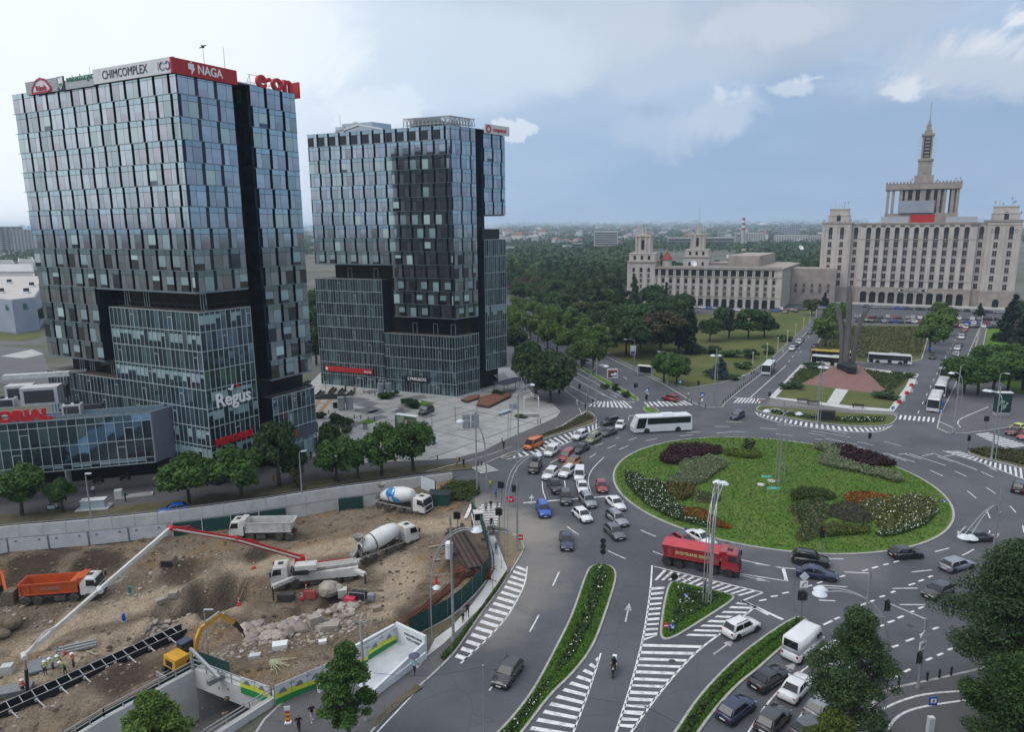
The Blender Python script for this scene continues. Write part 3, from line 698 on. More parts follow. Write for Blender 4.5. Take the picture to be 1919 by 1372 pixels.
mRd=pbr('roof_membrane',(.20,.19,.18),(.15,.14,.135),.9,scale=.5)
mDe=pbr('terrace_deck',(.085,.068,.062),(.06,.05,.047),.8,scale=.8)
mS=pbr('galvanised_steel',(.42,.43,.44),(.33,.34,.35),.45,.6,scale=3)
mW=pbr('white_panel',(.68,.69,.70),(.58,.59,.60),.6,scale=.7)
mK=pbr('red_panel',(.46,.018,.020),(.40,.015,.018),.5,scale=.6)
mRl=pbr('red_lettering',(.55,.015,.025),(.50,.012,.02),.45,scale=1)
mNa=pbr('navy_lettering',(.02,.03,.06),(.025,.03,.06),.5)
M_GREENL=pbr('green_lettering',(.01,.17,.09),(.01,.14,.08),.5)
mL=pbr('white_lettering',(.80,.80,.80),(.76,.76,.76),.5)
BAY,FIN,FH=3.3,.54,3.24
WW=BAY-FIN
def wM():
 out={}
 for hand in 'AB':
  wide=WW*.60;sp=.86;b=MB();H=FH-.07
  b.box((WW/2,.17,H/2),(WW,.30,H),mi=0)
  x0,x1=(0,wide)if hand=='A' else(WW-wide,WW);n0,n1=(wide,WW)if hand=='A' else(0,WW-wide)
  for a,c in((x0,x1),(n0,n1)):b.box(((a+c)/2,0,H-sp/2),(c-a-.06,.05,sp-.06),mi=1)
  b.box(((n0+n1)/2,0,(H-sp)/2),(n1-n0-.07,.05,H-sp-.08),mi=2)
  out['w'+hand]=b.mesh('window',[mF,M_SPAN,M_FRIT])
  out['x'+hand]=(x0,x1)
 pw,ph=WW*.60-.07,FH-.07-.86-.08
 for nm,parts in dict(glass=[(0,1,M_GL)],rosy=[(0,1,M_GL2)],clear=[(0,1,M_GLD)],room=[(0,1,mRo)],blind=[(0,1,mBl)],grey=[(0,1,mB2)],half=[(0,.45,mRo),(.45,1,mB2)],low=[(0,.22,mRo),(.22,1,mB2)],high=[(0,.68,mRo),(.68,1,mBl)],halfg=[(0,.5,M_GL2),(.5,1,M_GL)],pale=[(0,.3,M_GLD),(.3,1,mBl)]).items():
  b=MB();mats=[]
  for a,c,m in parts:
   mats.append(m);b.box((0,0,ph*(a+c)/2-ph/2),(pw,.05,ph*(c-a)),mi=len(mats)-1)
  out[nm]=b.mesh('pane',mats)
 out['ph']=ph
 return out
WM=wM()
TALL=['glass']*8+['rosy']*4+['halfg']*2+['blind']*1+['grey']*2+['pale']*1
LOWR=['room']*4+['half']*4+['low']*4+['grey']*4+['high']*2+['glass']*3+['clear']*3+['pale']
class Face:
 def __init__(s,o,d,root):
  s.o=Vector((o[0],o[1]));s.d=Vector((d[0],d[1])).normalized();s.n=Vector((-s.d.y,s.d.x));s.rz=atan2(s.d.y,s.d.x);s.root=root;s.r0=Vector(root.location[:2])
 def loc(s,x,y,z):
  p=s.o+s.d*x+s.n*y-s.r0;return Vector((p.x,p.y,z))
def fA(face,x0,x1,z0,nrow,rng,phase=.0,topsplit=5):
 Lf=x1-x0;led=MB()
 for r in range(nrow):
  z=z0+r*FH;fromtop=nrow-1-r;hand='A' if fromtop%2==0 else 'B'
  off=phase+(.0 if hand=='A' else .30)-(.0 if hand=='A' else BAY)
  x=x0+off
  cells=[]
  while x<x1-.3:
   a,b=max(x,x0),min(x+WW,x1)
   if b-a>.5:cells.append((a,b))
   x+=BAY
  for a,b in cells:
   k=(b-a)/WW
   w=link('window',WM['w'+hand],face.root,face.loc(a,0,z+.035),face.rz);w.scale.x=k
   xa,xb=WM['x'+hand];st=rng.choice(TALL if z>36 else(TALL+LOWR*2 if z>30 else LOWR))
   if fromtop==2 and rng.random()<.45:st='blind'
   if fromtop==0:st=rng.choice(['glass','rosy','halfg','rosy'])
   p=link('pane',WM[st],w,((xa+xb)/2,0,WM['ph']/2+.04));p.rotation_euler=(rng.uniform(-.006,.006),0,rng.uniform(-.010,.010))
  a,b=face.loc(x0,-.04,z),face.loc(x1,-.04,z)
  led.bar(a,b,.12,.07)
 led.bd('floor_ledge',mJ,face.root)
def cU(face,x0,x1,zs,ncol,rng,single=True,open_every=9,dark=.5,base_dark=False,oy=.0):
 mul=MB();sk=MB();w=(x1-x0)/ncol
 meshes={}
 for j in range(len(zs)-1):
  a,b=zs[j],zs[j+1];h=b-a;lit=rng.random()
  for i in range(ncol):
   cx=x0+(i+.5)*w;key=(round(h,3),round(w,3))
   v=rng.random();kind=0 if v>dark else 1
   sill=.0
   if lit>(.55 if single else .86)and rng.random()<.8:kind=rng.choice([2,2,3])
   if single:
    if(key,kind)not in meshes:
     m=MB();ph=h-.1
     if kind<2:m.box((0,0,0),(w-.07,.05,ph),mi=0);mats=[mTe if kind==0 else mTd]
     else:
      f=.36 if kind==2 else .62;tp=.16
      m.box((0,0,-ph/2+ph*f/2),(w-.07,.05,ph*f),mi=0);m.box((0,0,-ph/2+ph*(f+(1-tp-f)/2)),(w-.07,.05,ph*(1-tp-f)),mi=1);m.box((0,0,ph/2-ph*tp/2),(w-.07,.05,ph*tp),mi=0);mats=[mTd,mB2]
     meshes[(key,kind)]=m.mesh('curtain_pane',mats)
    o=link('curtain_pane',meshes[(key,kind)],face.root,face.loc(cx,.03+oy,(a+b)/2),face.rz);o.rotation_euler=(rng.uniform(-.008,.008),0,face.rz+rng.uniform(-.012,.012))
   else:
    tl=rng.uniform(-.012,.012);p=[face.loc(cx-w/2+.03,.03+oy+tl,a+.05),face.loc(cx+w/2-.03,.03+oy-tl,a+.05),face.loc(cx+w/2-.03,.03+oy-tl,b-.05),face.loc(cx-w/2+.03,.03+oy+tl,b-.05)]
    if kind>=2:
     t=.4 if kind==2 else .62;q0=p[0].lerp(p[3],t);q1=p[1].lerp(p[2],t);sk.pY([p[0],p[1],q1,q0],1);sk.pY([q0,q1,p[2],p[3]],2)
    else:sk.pY(p,kind)
   if(i*7+j*4)%open_every==0 and h>2:
    u0,u1=cx-w/2+.05,cx+w/2-.05;zt=a+h*.68
    for s_,t_ in(((u0,a+.1),(u0,zt)),((u1,a+.1),(u1,zt)),((u0,zt),(u1,zt))):mul.bar(face.loc(s_[0],-.06+oy,s_[1]),face.loc(t_[0],-.06+oy,t_[1]),.09,.09)
 for i in range(ncol+1):mul.bar(face.loc(x0+i*w,-.02+oy,zs[0]),face.loc(x0+i*w,-.02+oy,zs[-1]),.07,.13)
 for z in zs:mul.bar(face.loc(x0,-.03+oy,z),face.loc(x1,-.03+oy,z),.11,.10)
 o=mul.bd('mullions',mM,face.root)
 if not single:
  o=sk.bd('curtain_panes',[mTe,mTd,mB2],face.root);tag(o,kind='stuff')
def rows(z0,z1,h):
 n=max(1,round((z1-z0)/h));return[z0+(z1-z0)*i/n for i in range(n+1)]
class Tower:
 def __init__(s,label,C,Lp,Rp):
  s.root=tG('office_tower',label,'building',(C[0],C[1],0))
  s.C=Vector(C);s.u=(Vector(Lp)-s.C).normalized();s.v=(Vector(Rp)-s.C).normalized()
 def P(s,u,v):return s.C+s.u*u+s.v*v
 def vol(s,name,u0,u1,v0,v1,z0,z1,mat):
  q=[s.P(u,v)-s.C for u,v in((u0,v0),(u1,v0),(u1,v1),(u0,v1))]
  return MB().prism([(p.x,p.y)for p in q],z0,z1).bd(name,mat,s.root)
 def left(s,ulen,voff=.0):return Face(s.P(ulen,voff),-s.u,s.root)
 def right(s,uoff=.0):return Face(s.P(uoff,0),s.v,s.root)
# the near tower
rng=random.Random(3)
T1=Tower('tall glass office tower with a red and white rooftop sign band, left of the plaza',(-48.6,108.),(-85.5,126.6),(-43.6,116.25))
LU,V1,V2,V3=41.3,9.65,12.75,22.4
ZT,ZM=64.85,32.45;ZL=ZM-4*FH+.25
T1.vol('wall',.0,LU,.36,V1,ZM,ZT-.1,mF)
T1.vol('wall',3.,LU,V1-.01,V2+.01,.0,ZT-.5,mBg)
T1.vol('wall',.36,LU-1,V2,V3,16.2,ZT-.1,mF)
T1.vol('wall',24.6,LU,.36,V1+3,ZL,ZM+.01,mF)
T1.vol('recess_wall',2.6,LU-3,2.6,V3,0,ZM,mBg)
T1.vol('wall',.16,21.5,.16,V1-.1,4.5,29.2,mF)
T1.vol('wall',21.5,LU+.6,.16,V3-3,0,16.7,mF)
T1.vol('wall',1.6,21.5,1.6,V1-1,0,4.5,mB)
T1.vol('wall',.16,20,V2,V3+.1,.1,12.75,mF)
T1.vol('terrace',-.02,21.6,-.02,V1+.02,29.2,29.36,mDe);T1.vol('terrace',21.6,LU+.65,-.02,V3-3,16.7,16.86,mDe);T1.vol('terrace',-.02,20,V2-.05,V3+.15,12.75,12.9,mDe)
T1.vol('soffit',.02,24.5,.02,V1,ZM-.25,ZM-.02,mJ);T1.vol('soffit',24.55,LU,.05,V1,ZL-.22,ZL-.02,mJ);T1.vol('soffit',.05,20,V2+.05,V3-.05,15.95,16.15,mJ)
T1.vol('roof',.1,LU-.1,.1,V1,ZT-.1,ZT,mRd);T1.vol('roof',.1,LU-.1,V1,V3,ZT-.12,ZT-.05,mRd)
for a in((5,30,2.6,9,1.6),(34,40,13,20,2.2),(6,20,14,20,1.6)):T1.vol('plant_room',a[0],a[1],a[2],a[3],ZT-.1,ZT-.1+a[4],M_FRIT)
FL,FR=T1.left(LU),T1.right()
fA(FL,0,LU,ZM,10,rng,phase=.45)
fA(FL,0,LU-24.55,ZL,4,rng,phase=.45)
fA(FR,0,V1,ZM,10,rng,phase=.25)
fA(FR,V2,V3,16.2,15,rng,phase=.25)
cU(FR,0,V1,rows(4.45,29.3,3.25),10,rng,True,13)
cU(FL,LU-21.6,LU,rows(4.45,29.3,3.25),21,rng,True,9)
cU(FL,-.6,LU-21.6,rows(4.4,16.8,3.1),21,rng,False,8)
cU(FR,V2,V3,rows(.3,12.9,3.15),9,rng,False,40)
sl=MB()
Fslot=Face(T1.P(3.,V2),-T1.u,T1.root)
for k in range(15):
 z=16.2+k*FH
 for i in range(2):sl.pY([Fslot.loc(.15+i*1.3,.0,z+.5),Fslot.loc(1.35+i*1.3,.0,z+.5),Fslot.loc(1.35+i*1.3,.0,z+FH-.7),Fslot.loc(.15+i*1.3,.0,z+FH-.7)],2 if k==14 and i==0 else(1 if rng.random()<.25 else 0))
tag(sl.bd('slot_glazing',[mRo,mTd,pbr('green_panel',(.02,.16,.02),(.015,.12,.015),.4)],T1.root),kind='stuff')
dr=MB()
for(u,v,z)in((2.4,2.5,29.36),(16,2.5,29.36),(21,2.5,29.36),(27,2.5,16.9),(36,2.5,16.9),(33,2.5,16.9)):
 f=T1.left(u,v)
 for a,b in(((0,0),(0,2.6)),((1.2,0),(1.2,2.6)),((0,2.6),(1.2,2.6)),((.6,0),(.6,2.6))):dr.bar(f.loc(a[0],0,z+a[1]),f.loc(b[0],0,z+b[1]),.09,.09)
dr.bd('terrace_door_frames',mM,T1.root)
rl=MB()
for f,xa,xb,z in((FL,LU-21,LU-.3,29.36),(FR,.3,V1-.3,29.36),(FR,V2+.3,V3-.2,12.9)):
 rl.bar(f.loc(xa,.35,z+1.),f.loc(xb,.35,z+1.),.05,.05)
 for t in np.arange(xa,xb+.1,1.5):rl.bar(f.loc(t,.35,z),f.loc(t,.35,z+1),.04,.04)
rl.bd('terrace_rail',mF,T1.root)
def bR(face,xa,xb,za,zb,mat,label,cat='sign',y=-.45,t=.35,frame=True):
 t_=tG('rooftop_sign',label,cat,Vector((*(face.o+face.d*(xa+xb)/2+face.n*y),za)),face.rz)
 BX((0,t/2,(zb-za)/2),(xb-xa,t,zb-za)).bd('board',mat,t_)
 if frame:
  b=MB()
  for k in range(int((xb-xa)/3)+1):
   x=-(xb-xa)/2+.3+k*3;b.bar((x,t+.05,.1),(x,t+1.1,.1),.06,.06);b.bar((x,t+.05,zb-za-.2),(x,t+1.1,.1),.05,.05)
  b.bd('bracket',mS,t_)
 return t_
def oB(t_,txt,size,mat,x,z,**k):return lT(txt,size,mat,t_,(x,-.03,z),0,**k)
b=bR(FL,LU-18.,LU+.35,64.35,66.5,mW,'white rooftop sign with dark CHIMCOMPLEX lettering and a coloured hundred mark')
oB(b,'CHIMCOMPLEX',1.75,mNa,-1.7,1.05,sx=.86)
oB(b,'1',1.7,mS,5.9,1.05)
hx=MB()
for k,(cx,col)in enumerate(((6.8,(0,1,2)),(7.95,(3,0,4)))):
 pts=[(cx+.52*cos(R_(60*i+30)),1.05+.58*sin(R_(60*i+30)))for i in range(6)]
 for i in range(6):
  if(k==0 and i==5)or(k==1 and i==2):continue
  p,q=pts[i],pts[(i+1)%6];hx.bar((p[0],-.05,p[1]),(q[0],-.05,q[1]),.06,.17,mi=(i+k*2)%4)
hx.bd('emblem',[mS,mNa,pbr('emblem_red',(.5,.05,.08)),pbr('emblem_blue',(.04,.12,.45))],b)
b=bR(FL,LU-27.1,LU-18.05,64.2,65.6,mS,'green weisenburger rooftop lettering over slats with a shield')
oB(b,'weisenburger',1.35,M_GREENL,1.2,1.5,bold=.03,sx=.92)
sh=MB();sh.box((-3.6,-.05,1.05),(1.7,.12,2.1),mi=0);sh.box((-3.6,-.13,1.5),(1.2,.06,.9),mi=1);sh.pY([(-4.2,-.16,.95),(-3.,-.16,.95),(-3.6,-.16,.1)],2);sh.bar((-4.2,-.18,.95),(-3.6,-.18,.15),.03,.12,3);sh.bar((-3.,-.18,.95),(-3.6,-.18,.15),.03,.12,3)
sh.bd('emblem',[mF,mL,M_GREENL,mL],b)
b=bR(FL,LU-35.9,LU-27.15,64.25,66.3,mW,'slatted white rooftop sign with a red triangular oval emblem')
sl=MB()
for k in range(8):sl.box((0,-.03,.2+k*.25),(8.6,.05,.08))
sl.bd('slat',mS,b)
el=MB()
tri=[(-2.6,.05),(-1.7,.1),(1.7,.1),(2.6,.35),(2.35,.9),(1.2,1.95),(0,2.25),(-1.2,1.95),(-2.35,.9)]
for i in range(len(tri)):p,q=tri[i],tri[(i+1)%len(tri)];el.bar((p[0],-.12,p[1]),(q[0],-.12,q[1]),.12,.30,0)
el.pY([(p[0]*.92,-.09,.15+(p[1]-.15)*.94)for p in tri][::1],1)
el.bd('emblem',[pbr('rose_red',(.42,.03,.07),(.38,.03,.06),.5),mW],b)
oB(b,'Takeda',1.,pbr('rose_red',(.42,.03,.07)),0,.75,bold=.03,extrude=.06).location.y=-.16
b=bR(FR,-.75,10.4,64.25,66.4,mK,'red rooftop sign with white NAGA lettering and a lightning mark')
oB(b,'NAGA',1.75,mL,.75,1.08,bold=.04,sx=.86)
bo=MB();bo.pY([(-2.95,-.06,1.75),(-2.,-.06,1.75),(-2.,-.06,1.2),(-1.8,-.06,1.2),(-2.5,-.06,.1),(-2.45,-.06,.85),(-2.95,-.06,.95)]);bo.pY([(-2.6,-.06,1.85),(-2.2,-.06,1.85),(-2.45,-.06,2.15)]);bo.bd('emblem',mL,b)
t_=tG('rooftop_sign','big red e.on lettering standing on the rear roof corner','sign',Vector((*(FR.o+FR.d*18.6+FR.n*.2),64.85)),FR.rz)
lT('e·on',4.,mRl,t_,(-.3,0,1.15),0,extrude=.3,bold=.10,spacing=1.,sx=1.05,name='letters')
BX((4.6,.6,.6),(.3,2.2,2.6)).bd('side_board',mK,t_)
fr=MB()
for k in range(7):fr.bar((-4.5+k*1.5,.9,-.2),(-4.5+k*1.5,.9,1.8),.06,.06);fr.bar((-4.5+k*1.5,.9,1.8),(-4.5+k*1.5,2.2,0),.05,.05)
fr.bar((-5,.9,1.8),(4.6,.9,1.8),.06,.06);fr.bar((-5,.9,.6),(4.6,.9,.6),.06,.06);fr.bd('frame',mS,t_)
t_=tG('wall_sign','white Regus lettering with a red dot on the lower glass block','sign',Vector((*(FR.o+FR.d*4.8-FR.n*.25),14.7)),FR.rz)
lT('Regus',3.1,mL,t_,(0,0,0),0,extrude=.1,bold=.07,sx=.92,name='letters')
cq=MB();cq.bar((-.8,0,1.75),(-.25,0,1.45),.2,.28,0);cq.bar((-.25,0,1.5),(.05,0,2.3),.2,.28,0);cq.box((.85,0,1.95),(.6,.2,.55),mi=1);cq.bd('emblem',[mL,mRl],t_)
t_=tG('wall_sign','red MEMORIAL lettering low on the glass tower block','sign',Vector((*(FR.o+FR.d*4.5-FR.n*.25),7.95)),FR.rz)
lT('MEMORIAL',1.55,mRl,t_,(0,0,0),0,extrude=.15,bold=.09,sx=1.,name='letters')
t_=tG('wall_sign','grey shop fascia with a small red Miele plate above the rear entrance','sign',Vector((*(FR.o+FR.d*17.6-FR.n*.3),5.3)),FR.rz)
BX((0,0,0),(9.6,.25,1.9)).bd('fascia',pbr('grey_fascia',(.07,.08,.10),(.06,.07,.085),.5),t_);BX((-1.6,-.16,.15),(2.6,.08,1.3)).bd('plate',mK,t_)
lT('Miele',.85,mL,t_,(-1.6,-.22,.15),0,extrude=.02,bold=.02)
for(u,v,h,lab)in((38,4,3.2,'thin rooftop mast near the far end of the tower with the sign band'),(24,3,3.4,'short rooftop mast behind the white sign'),(1.2,6,4.4,'rooftop mast with a wind gauge behind the red sign'),(1.,9.5,5.,'tall thin rooftop rod at the right end of the red sign')):
 p=T1.P(u,v);t_=tG('rooftop_mast',lab,'mast',(p.x,p.y,ZT));TU((0,0,0),(0,0,h),.06,.03,6).bd('pole',mS,t_)
 if 'gauge' in lab:MB().bar((-.5,0,h-.2),(.5,0,h+.2),.1,.12).box((0,0,h),(.35,.35,.35)).bd('wind_gauge',mF,t_)
# the far tower
rng=random.Random(8)
T2=Tower('glass tower beyond the plaza with a roof truss and a gap in its right wing',(-14.,170.),(-51.9,185.9),(-8.4,176.3))
LU2,W1,W2,W3=41.1,8.4,11.,19.
ZT2=65.4;ZM2=32.4+.6;ZB=ZM2-4*FH-1.3;ZM2=ZT2-10*FH;ZB=ZM2-4*FH
T2.vol('wall',0,LU2,.36,W1,ZM2,ZT2-.1,mF);T2.vol('wall',0,17.2,.36,W1,ZB,ZM2+.01,mF)
T2.vol('wall',2.8,LU2,W1-.01,W2+.01,0,ZT2-.5,mBg);T2.vol('wall',.36,LU2-1,W2,W3,45.,ZT2-.1,mF)
T2.vol('wall',6.,LU2-1,W2,W3,0,45.02,mBg);T2.vol('wall',.2,7,W2,W3,5.3,38.8,mF);T2.vol('parapet_box',.9,6.8,W2+.4,W3-1.2,38.8,41.5,mB)
T2.vol('recess_wall',2.6,LU2-4,2.6,W3,0,ZM2,mBg)
T2.vol('wall',20.5,LU2-.4,.16,W3,0,29.,mF);T2.vol('wall',.16,20.6,.16,W1-.1,0,15.4,mF)
T2.vol('terrace',-.02,20.5,-.02,W1+.1,15.4,15.55,mDe);T2.vol('terrace',20.5,LU2,-.02,W3,29.,29.15,mDe)
T2.vol('soffit',.02,17.2,.05,W1,ZB-.24,ZB-.02,mJ);T2.vol('soffit',17.2,LU2,.05,W1,ZM2-.24,ZM2-.02,mJ);T2.vol('soffit',.4,LU2-2,W2,W3,44.75,44.98,mB)
T2.vol('roof',.1,LU2,.1,W3,ZT2-.1,ZT2,mRd)
T2.vol('plinth',-.3,LU2+.2,-.3,W1+.2,0,.35,mC)
for a in((3,12,2,7,1.2),(24,33,3,9,2.4)):T2.vol('plant_room',a[0],a[1],a[2],a[3],ZT2-.1,ZT2+a[4],M_FRIT)
FL2,FR2=T2.left(LU2),T2.right()
fA(FL2,0,LU2,ZM2,10,rng,phase=.45);fA(FL2,LU2-17.2,LU2,ZB,4,rng,phase=.2)
fA(FR2,0,W1,ZB,14,rng,phase=.25);fA(FR2,W2,W3,ZT2-6.3*FH,6,rng,phase=.15)
cU(FL2,0,LU2-20.5,rows(.4,29.1,3.2),26,rng,False,19,.65);cU(FL2,LU2-20.5,LU2,rows(.4,15.5,3.),26,rng,False,19,.7)
cU(FR2,0,W1,rows(.4,15.5,3.),10,rng,False,40,.6);cU(FR2,W2,W3,rows(5.3,38.9,4.2),11,rng,False,300,.35)
dr=MB()
for(u,v,z)in((3,2.5,15.6),(8,2.5,15.6),(14,2.5,15.6),(25,2.5,29.2),(33,2.5,29.2)):
 f=T2.left(u,v)
 for a,b_ in(((0,0),(0,2.6)),((1.2,0),(1.2,2.6)),((0,2.6),(1.2,2.6))):dr.bar(f.loc(a[0],0,z+a[1]),f.loc(b_[0],0,z+b_[1]),.1,.1)
for x in(33.5-15,28.5,11.5,25-10,LU2-7.6):
 for a,b_ in(((0,.4),(0,3.)),((2.2,.4),(2.2,3.)),((0,3.),(2.2,3.)),((1.1,.4),(1.1,3.))):dr.bar(FL2.loc(x+a[0],-.1,a[1]),FL2.loc(x+b_[0],-.1,b_[1]),.14,.14)
dr.bd('door_frames',mM,T2.root)
for k in range(12):BX(FL2.loc(.45+k*BAY+.95,-.05,ZT2-2.),(1.7,.1,2.1),FL2.rz).bd('plant_floor_louvre',mB,T2.root)
tr=MB()
def truss(pa,pb,z0,z1,n):
 for z in(z0,z1):tr.bar((*pa,z),(*pb,z),.16,.16)
 for k in range(n):
  p=Vector(pa).lerp(Vector(pb),k/n);q=Vector(pa).lerp(Vector(pb),(k+1)/n);m=(p+q)/2
  tr.bar((*p,z0),(*m,z1),.09,.09);tr.bar((*m,z1),(*q,z0),.09,.09);tr.bar((*p,z0-1.2),(*p,z1),.14,.14)
for off,zz in((0,0),(1.1,.3)):
 A,B,D=T2.P(12.5,.1+off)-T2.C,T2.P(off,.1+off)-T2.C,T2.P(off,W1)-T2.C
 truss(A,B,ZT2+.5,ZT2+2.,12);truss(B,D,ZT2+.5,ZT2+2.,8)
tr.bd('roof_truss',mS,T2.root)
bk=MB();bk.box(FL2.loc(LU2-6.5,.9,ZT2+1.25),(7.5,.1,1.7),FL2.rz);bk.bd('sign_back',pbr('grey_mesh',(.22,.25,.29),(.17,.2,.23),.7),T2.root)
t_=tG('cleaning_gantry','white window-cleaning gantry lying on the far tower roof','gantry',(*T2.P(29,3),ZT2),FL2.rz)
MB().bar((-6,0,.4),(1,0,1.9),.8,.5).bar((1,0,1.9),(8,0,.5),.7,.4).bd('arm',mW,t_);BX((-4.5,.3,.9),(2.5,1.4,1.6)).bd('carriage',M_FRIT,t_);TU((-4.5,0,1.5),(-4.5,0,4.6),.05).bd('rod',mS,t_);BX((-.4,.6,1.4),(.9,.9,2.6)).bd('cowl',mW,t_)
b=bR(FR2,11.4,20.3,64.5,66.7,mW,'white rooftop sign with a red ring and red rompetrol lettering')
oB(b,'rompetrol',1.45,mRl,.75,1.05,bold=.04,sx=.80)
rg=MB()
for i in range(18):
 a,c=2*math.pi*i/18,2*math.pi*(i+1)/18;rg.bar((-3.2+.75*cos(a),-.05,1.1+.75*sin(a)),(-3.2+.75*cos(c),-.05,1.1+.75*sin(c)),.05,.42,i%2)
rg.bd('emblem',[mRl,pbr('orange_red',(.6,.10,.02))],b)
t_=tG('shop_sign','long red shop banner with a white square mark on the far tower base','sign',Vector((*(FL2.o+FL2.d*(LU2-31.8)-FL2.n*.3),5.)),FL2.rz)
BX((0,0,0),(15.,.25,1.3)).bd('banner',mK,t_);BX((-6.9,-.15,0),(.7,.06,.75)).bd('emblem',mL,t_);lT('Shop Me',.62,mL,t_,(6.1,-.16,-.1),0,extrude=.02,bold=.02)
t_=tG('shop_sign','white LYNK&CO lettering on a black fascia at the far tower base','sign',Vector((*(FL2.o+FL2.d*(LU2-10.9)-FL2.n*.3),4.1)),FL2.rz)
BX((0,0,-.05),(7.5,.2,1.5)).bd('fascia',mB,t_);lT('LYNK&CO',1.05,mL,t_,(0,-.14,0),0,extrude=.03,bold=.035,spacing=1.15)
aw=tG('canopy','striped steel canopy sloping down beside the far tower','canopy',(*T2.P(-3.5,15),0),FR2.rz)
cb=MB()
pA,pB,pC,pD=[Vector(PV(*q,(-6,178),(4,178)))for q in((925,703),(942,698),(963,718),(952,724))]
for k in range(8):
 t=k/7;a=pA.lerp(pB,t);c=pD.lerp(pC,t);cb.bar(a-aw.location+Z_(0),c-aw.location,.12,.12)
ob=cb.bd('louvre',mS,aw);ob.matrix_parent_inverse=Matrix.Rotation(-FR2.rz,4,'Z')
BX((-2.5,-2.5,2.9),(9,4,.15)).bd('awning',pbr('dark_blue_awning',(.035,.04,.07),(.03,.035,.06),.7),aw)
po=MB()
for x,y in((-6.6,-4.2),(1.6,-4.2),(-6.6,-.8),(1.6,-.8)):po.bar((x,y,.1),(x,y,2.85),.12,.12)
po.bd('post',mF,aw)
# the low clinic wing in front of the near tower
A0,A1=Vector((-92.,98.2)),Vector((-58.,108.33))
AN=tG('clinic_wing','low glass-fronted clinic wing on pillars with red roof lettering in front of the near tower','building',(A1.x,A1.y,0))
d=(A1-A0).normalized();nA=Vector((-d.y,d.x));FA=Face(A0,d,AN);LA=(A1-A0).length
E1=G(333.5,759,13.2);back=Vector((E1.x,E1.y))
MB().prism([tuple(p-A1)for p in[A0+nA*.2,A1+nA*.2,back,back-d*44]],5.2,12.9).bd('wall',mF,AN)
cU(FA,0,LA,[5.,5.95,9.,12.1,13.2],27,rng,True,11,.75)
gb=MB();a,b_=A1-A1,back-A1
sd=(back-A1).normalized();sn=Vector((sd.y,-sd.x))
gb.hX([(*(a),5.),(*(a+sn*.25),5.),(*(b_+sn*.25),5.),(*b_,5.),(*a,13.3),(*(a+sn*.25),13.3),(*(b_+sn*.25),13.3),(*b_,13.3)])
gb.bd('end_wall',pbr('lilac_grey_cladding',(.155,.165,.21),(.14,.15,.19),.6,scale=.5),AN)
MB().prism([tuple(p-A1)for p in[A0+nA*.1,A1+nA*.1,back-sd*4.2,back-sd*4.2-d*44]],12.9,13.).bd('roof',pbr('roof_gravel',(.32,.29,.27),(.26,.24,.225),.95,scale=1.5),AN)
gl=MB();g0,g1,g2,g3=back-sd*4.-d*.6,back-d*.6,back-d*30,back-sd*4.-d*30
q=[tuple(p-A1)for p in(g0,g1,g2,g3)]
MB().prism(q,12.95,13.15).bd('glass_roof',coated('roof_glass',(.30,.42,.52),(.24,.36,.46),rough=.1),AN)
gr=MB()
for k in range(22):
 t=k/21;gr.bar((*(Vector(q[0]).lerp(Vector(q[3]),t)),13.2),(*(Vector(q[1]).lerp(Vector(q[2]),t)),13.2),.08,.08)
for k in range(6):
 t=k/5;gr.bar((*(Vector(q[0]).lerp(Vector(q[1]),t)),13.2),(*(Vector(q[3]).lerp(Vector(q[2]),t)),13.2),.08,.08)
gr.bar((*(q[1]),13.3),(*(q[2]),13.3),.5,.3);gr.bar((*(a),13.35),(*(b_),13.35),.4,.15)
gr.bd('roof_glazing_bars',mJ,AN)
MB().bar((*(A0-A1),13.22),(0,0,13.22),.35,.16).bd('parapet',mJ,AN)
for px,py in((131,912),(30,925)):
 g=G(px,py);TU((g.x-A1.x,g.y-A1.y,0),(g.x-A1.x,g.y-A1.y,5.2),.45,.45,14).bd('pillar',mC,AN)
gl_=[tuple(p+nA*9-A1)for p in(A0,A1+d*2)]+[tuple(p+nA*12-A1)for p in(A1+d*2,A0)]
MB().prism(gl_,0,5.2).bd('ground_floor_wall',mBg,AN)
t_=tG('roof_sign','red MEMORIAL lettering standing on the clinic wing roof','sign',(*PV(40,773,A0+nA*.8,A1+nA*.8).xy,13.),FA.rz)
lT('MEMORIAL',2.35,mRl,t_,(-2.3,0,1.),0,extrude=.18,bold=.14,sx=1.08,name='letters')
fr=MB();fr.bar((-9,.25,.05),(6,.25,.05),.1,.1)
for k in range(11):fr.bar((-9+k*1.5,.25,0),(-9+k*1.5,.25,1.6),.05,.05)
fr.bd('frame',mS,t_)
M_UNIT=pbr('white_plant_unit',(.55,.56,.56),(.42,.43,.43),.6,scale=1.2);mQg=pbr('dark_grille',(.035,.038,.04),(.06,.06,.06),.7,scale=8)
def uN(px,py,s,label,name='air_handler',fans=2,dark=False):
 g=G(px,py,13.);t=tG(name,label,'air unit',g,FA.rz);b=MB();b.box((0,0,s[2]/2+.15),s);b.bd('casing',M_UNIT if not dark else mQg,t)
 m=MB();m.box((0,-s[1]/2-.02,s[2]/2+.15),(s[0]*.8,.06,s[2]*.7));m.bd('grille',mQg,t)
 for k in range(fans):MB().lathe([(.45,0),(.45,.25),(.38,.25),(.38,.1)],12,((k+.5)/fans*s[0]-s[0]/2,0,s[2]+.15)).bd('fan',mF,t)
uN(138,778,(2.6,1.7,1.7),'small white air unit with twin fans right of the roof lettering')
uN(15,764,(2.6,1.7,1.5),'white air unit with twin fans at the left edge behind the roof lettering')
uN(82,757,(5.5,3.2,3.),'big white air handler with a dark louvred end in the middle of the clinic roof',fans=0)
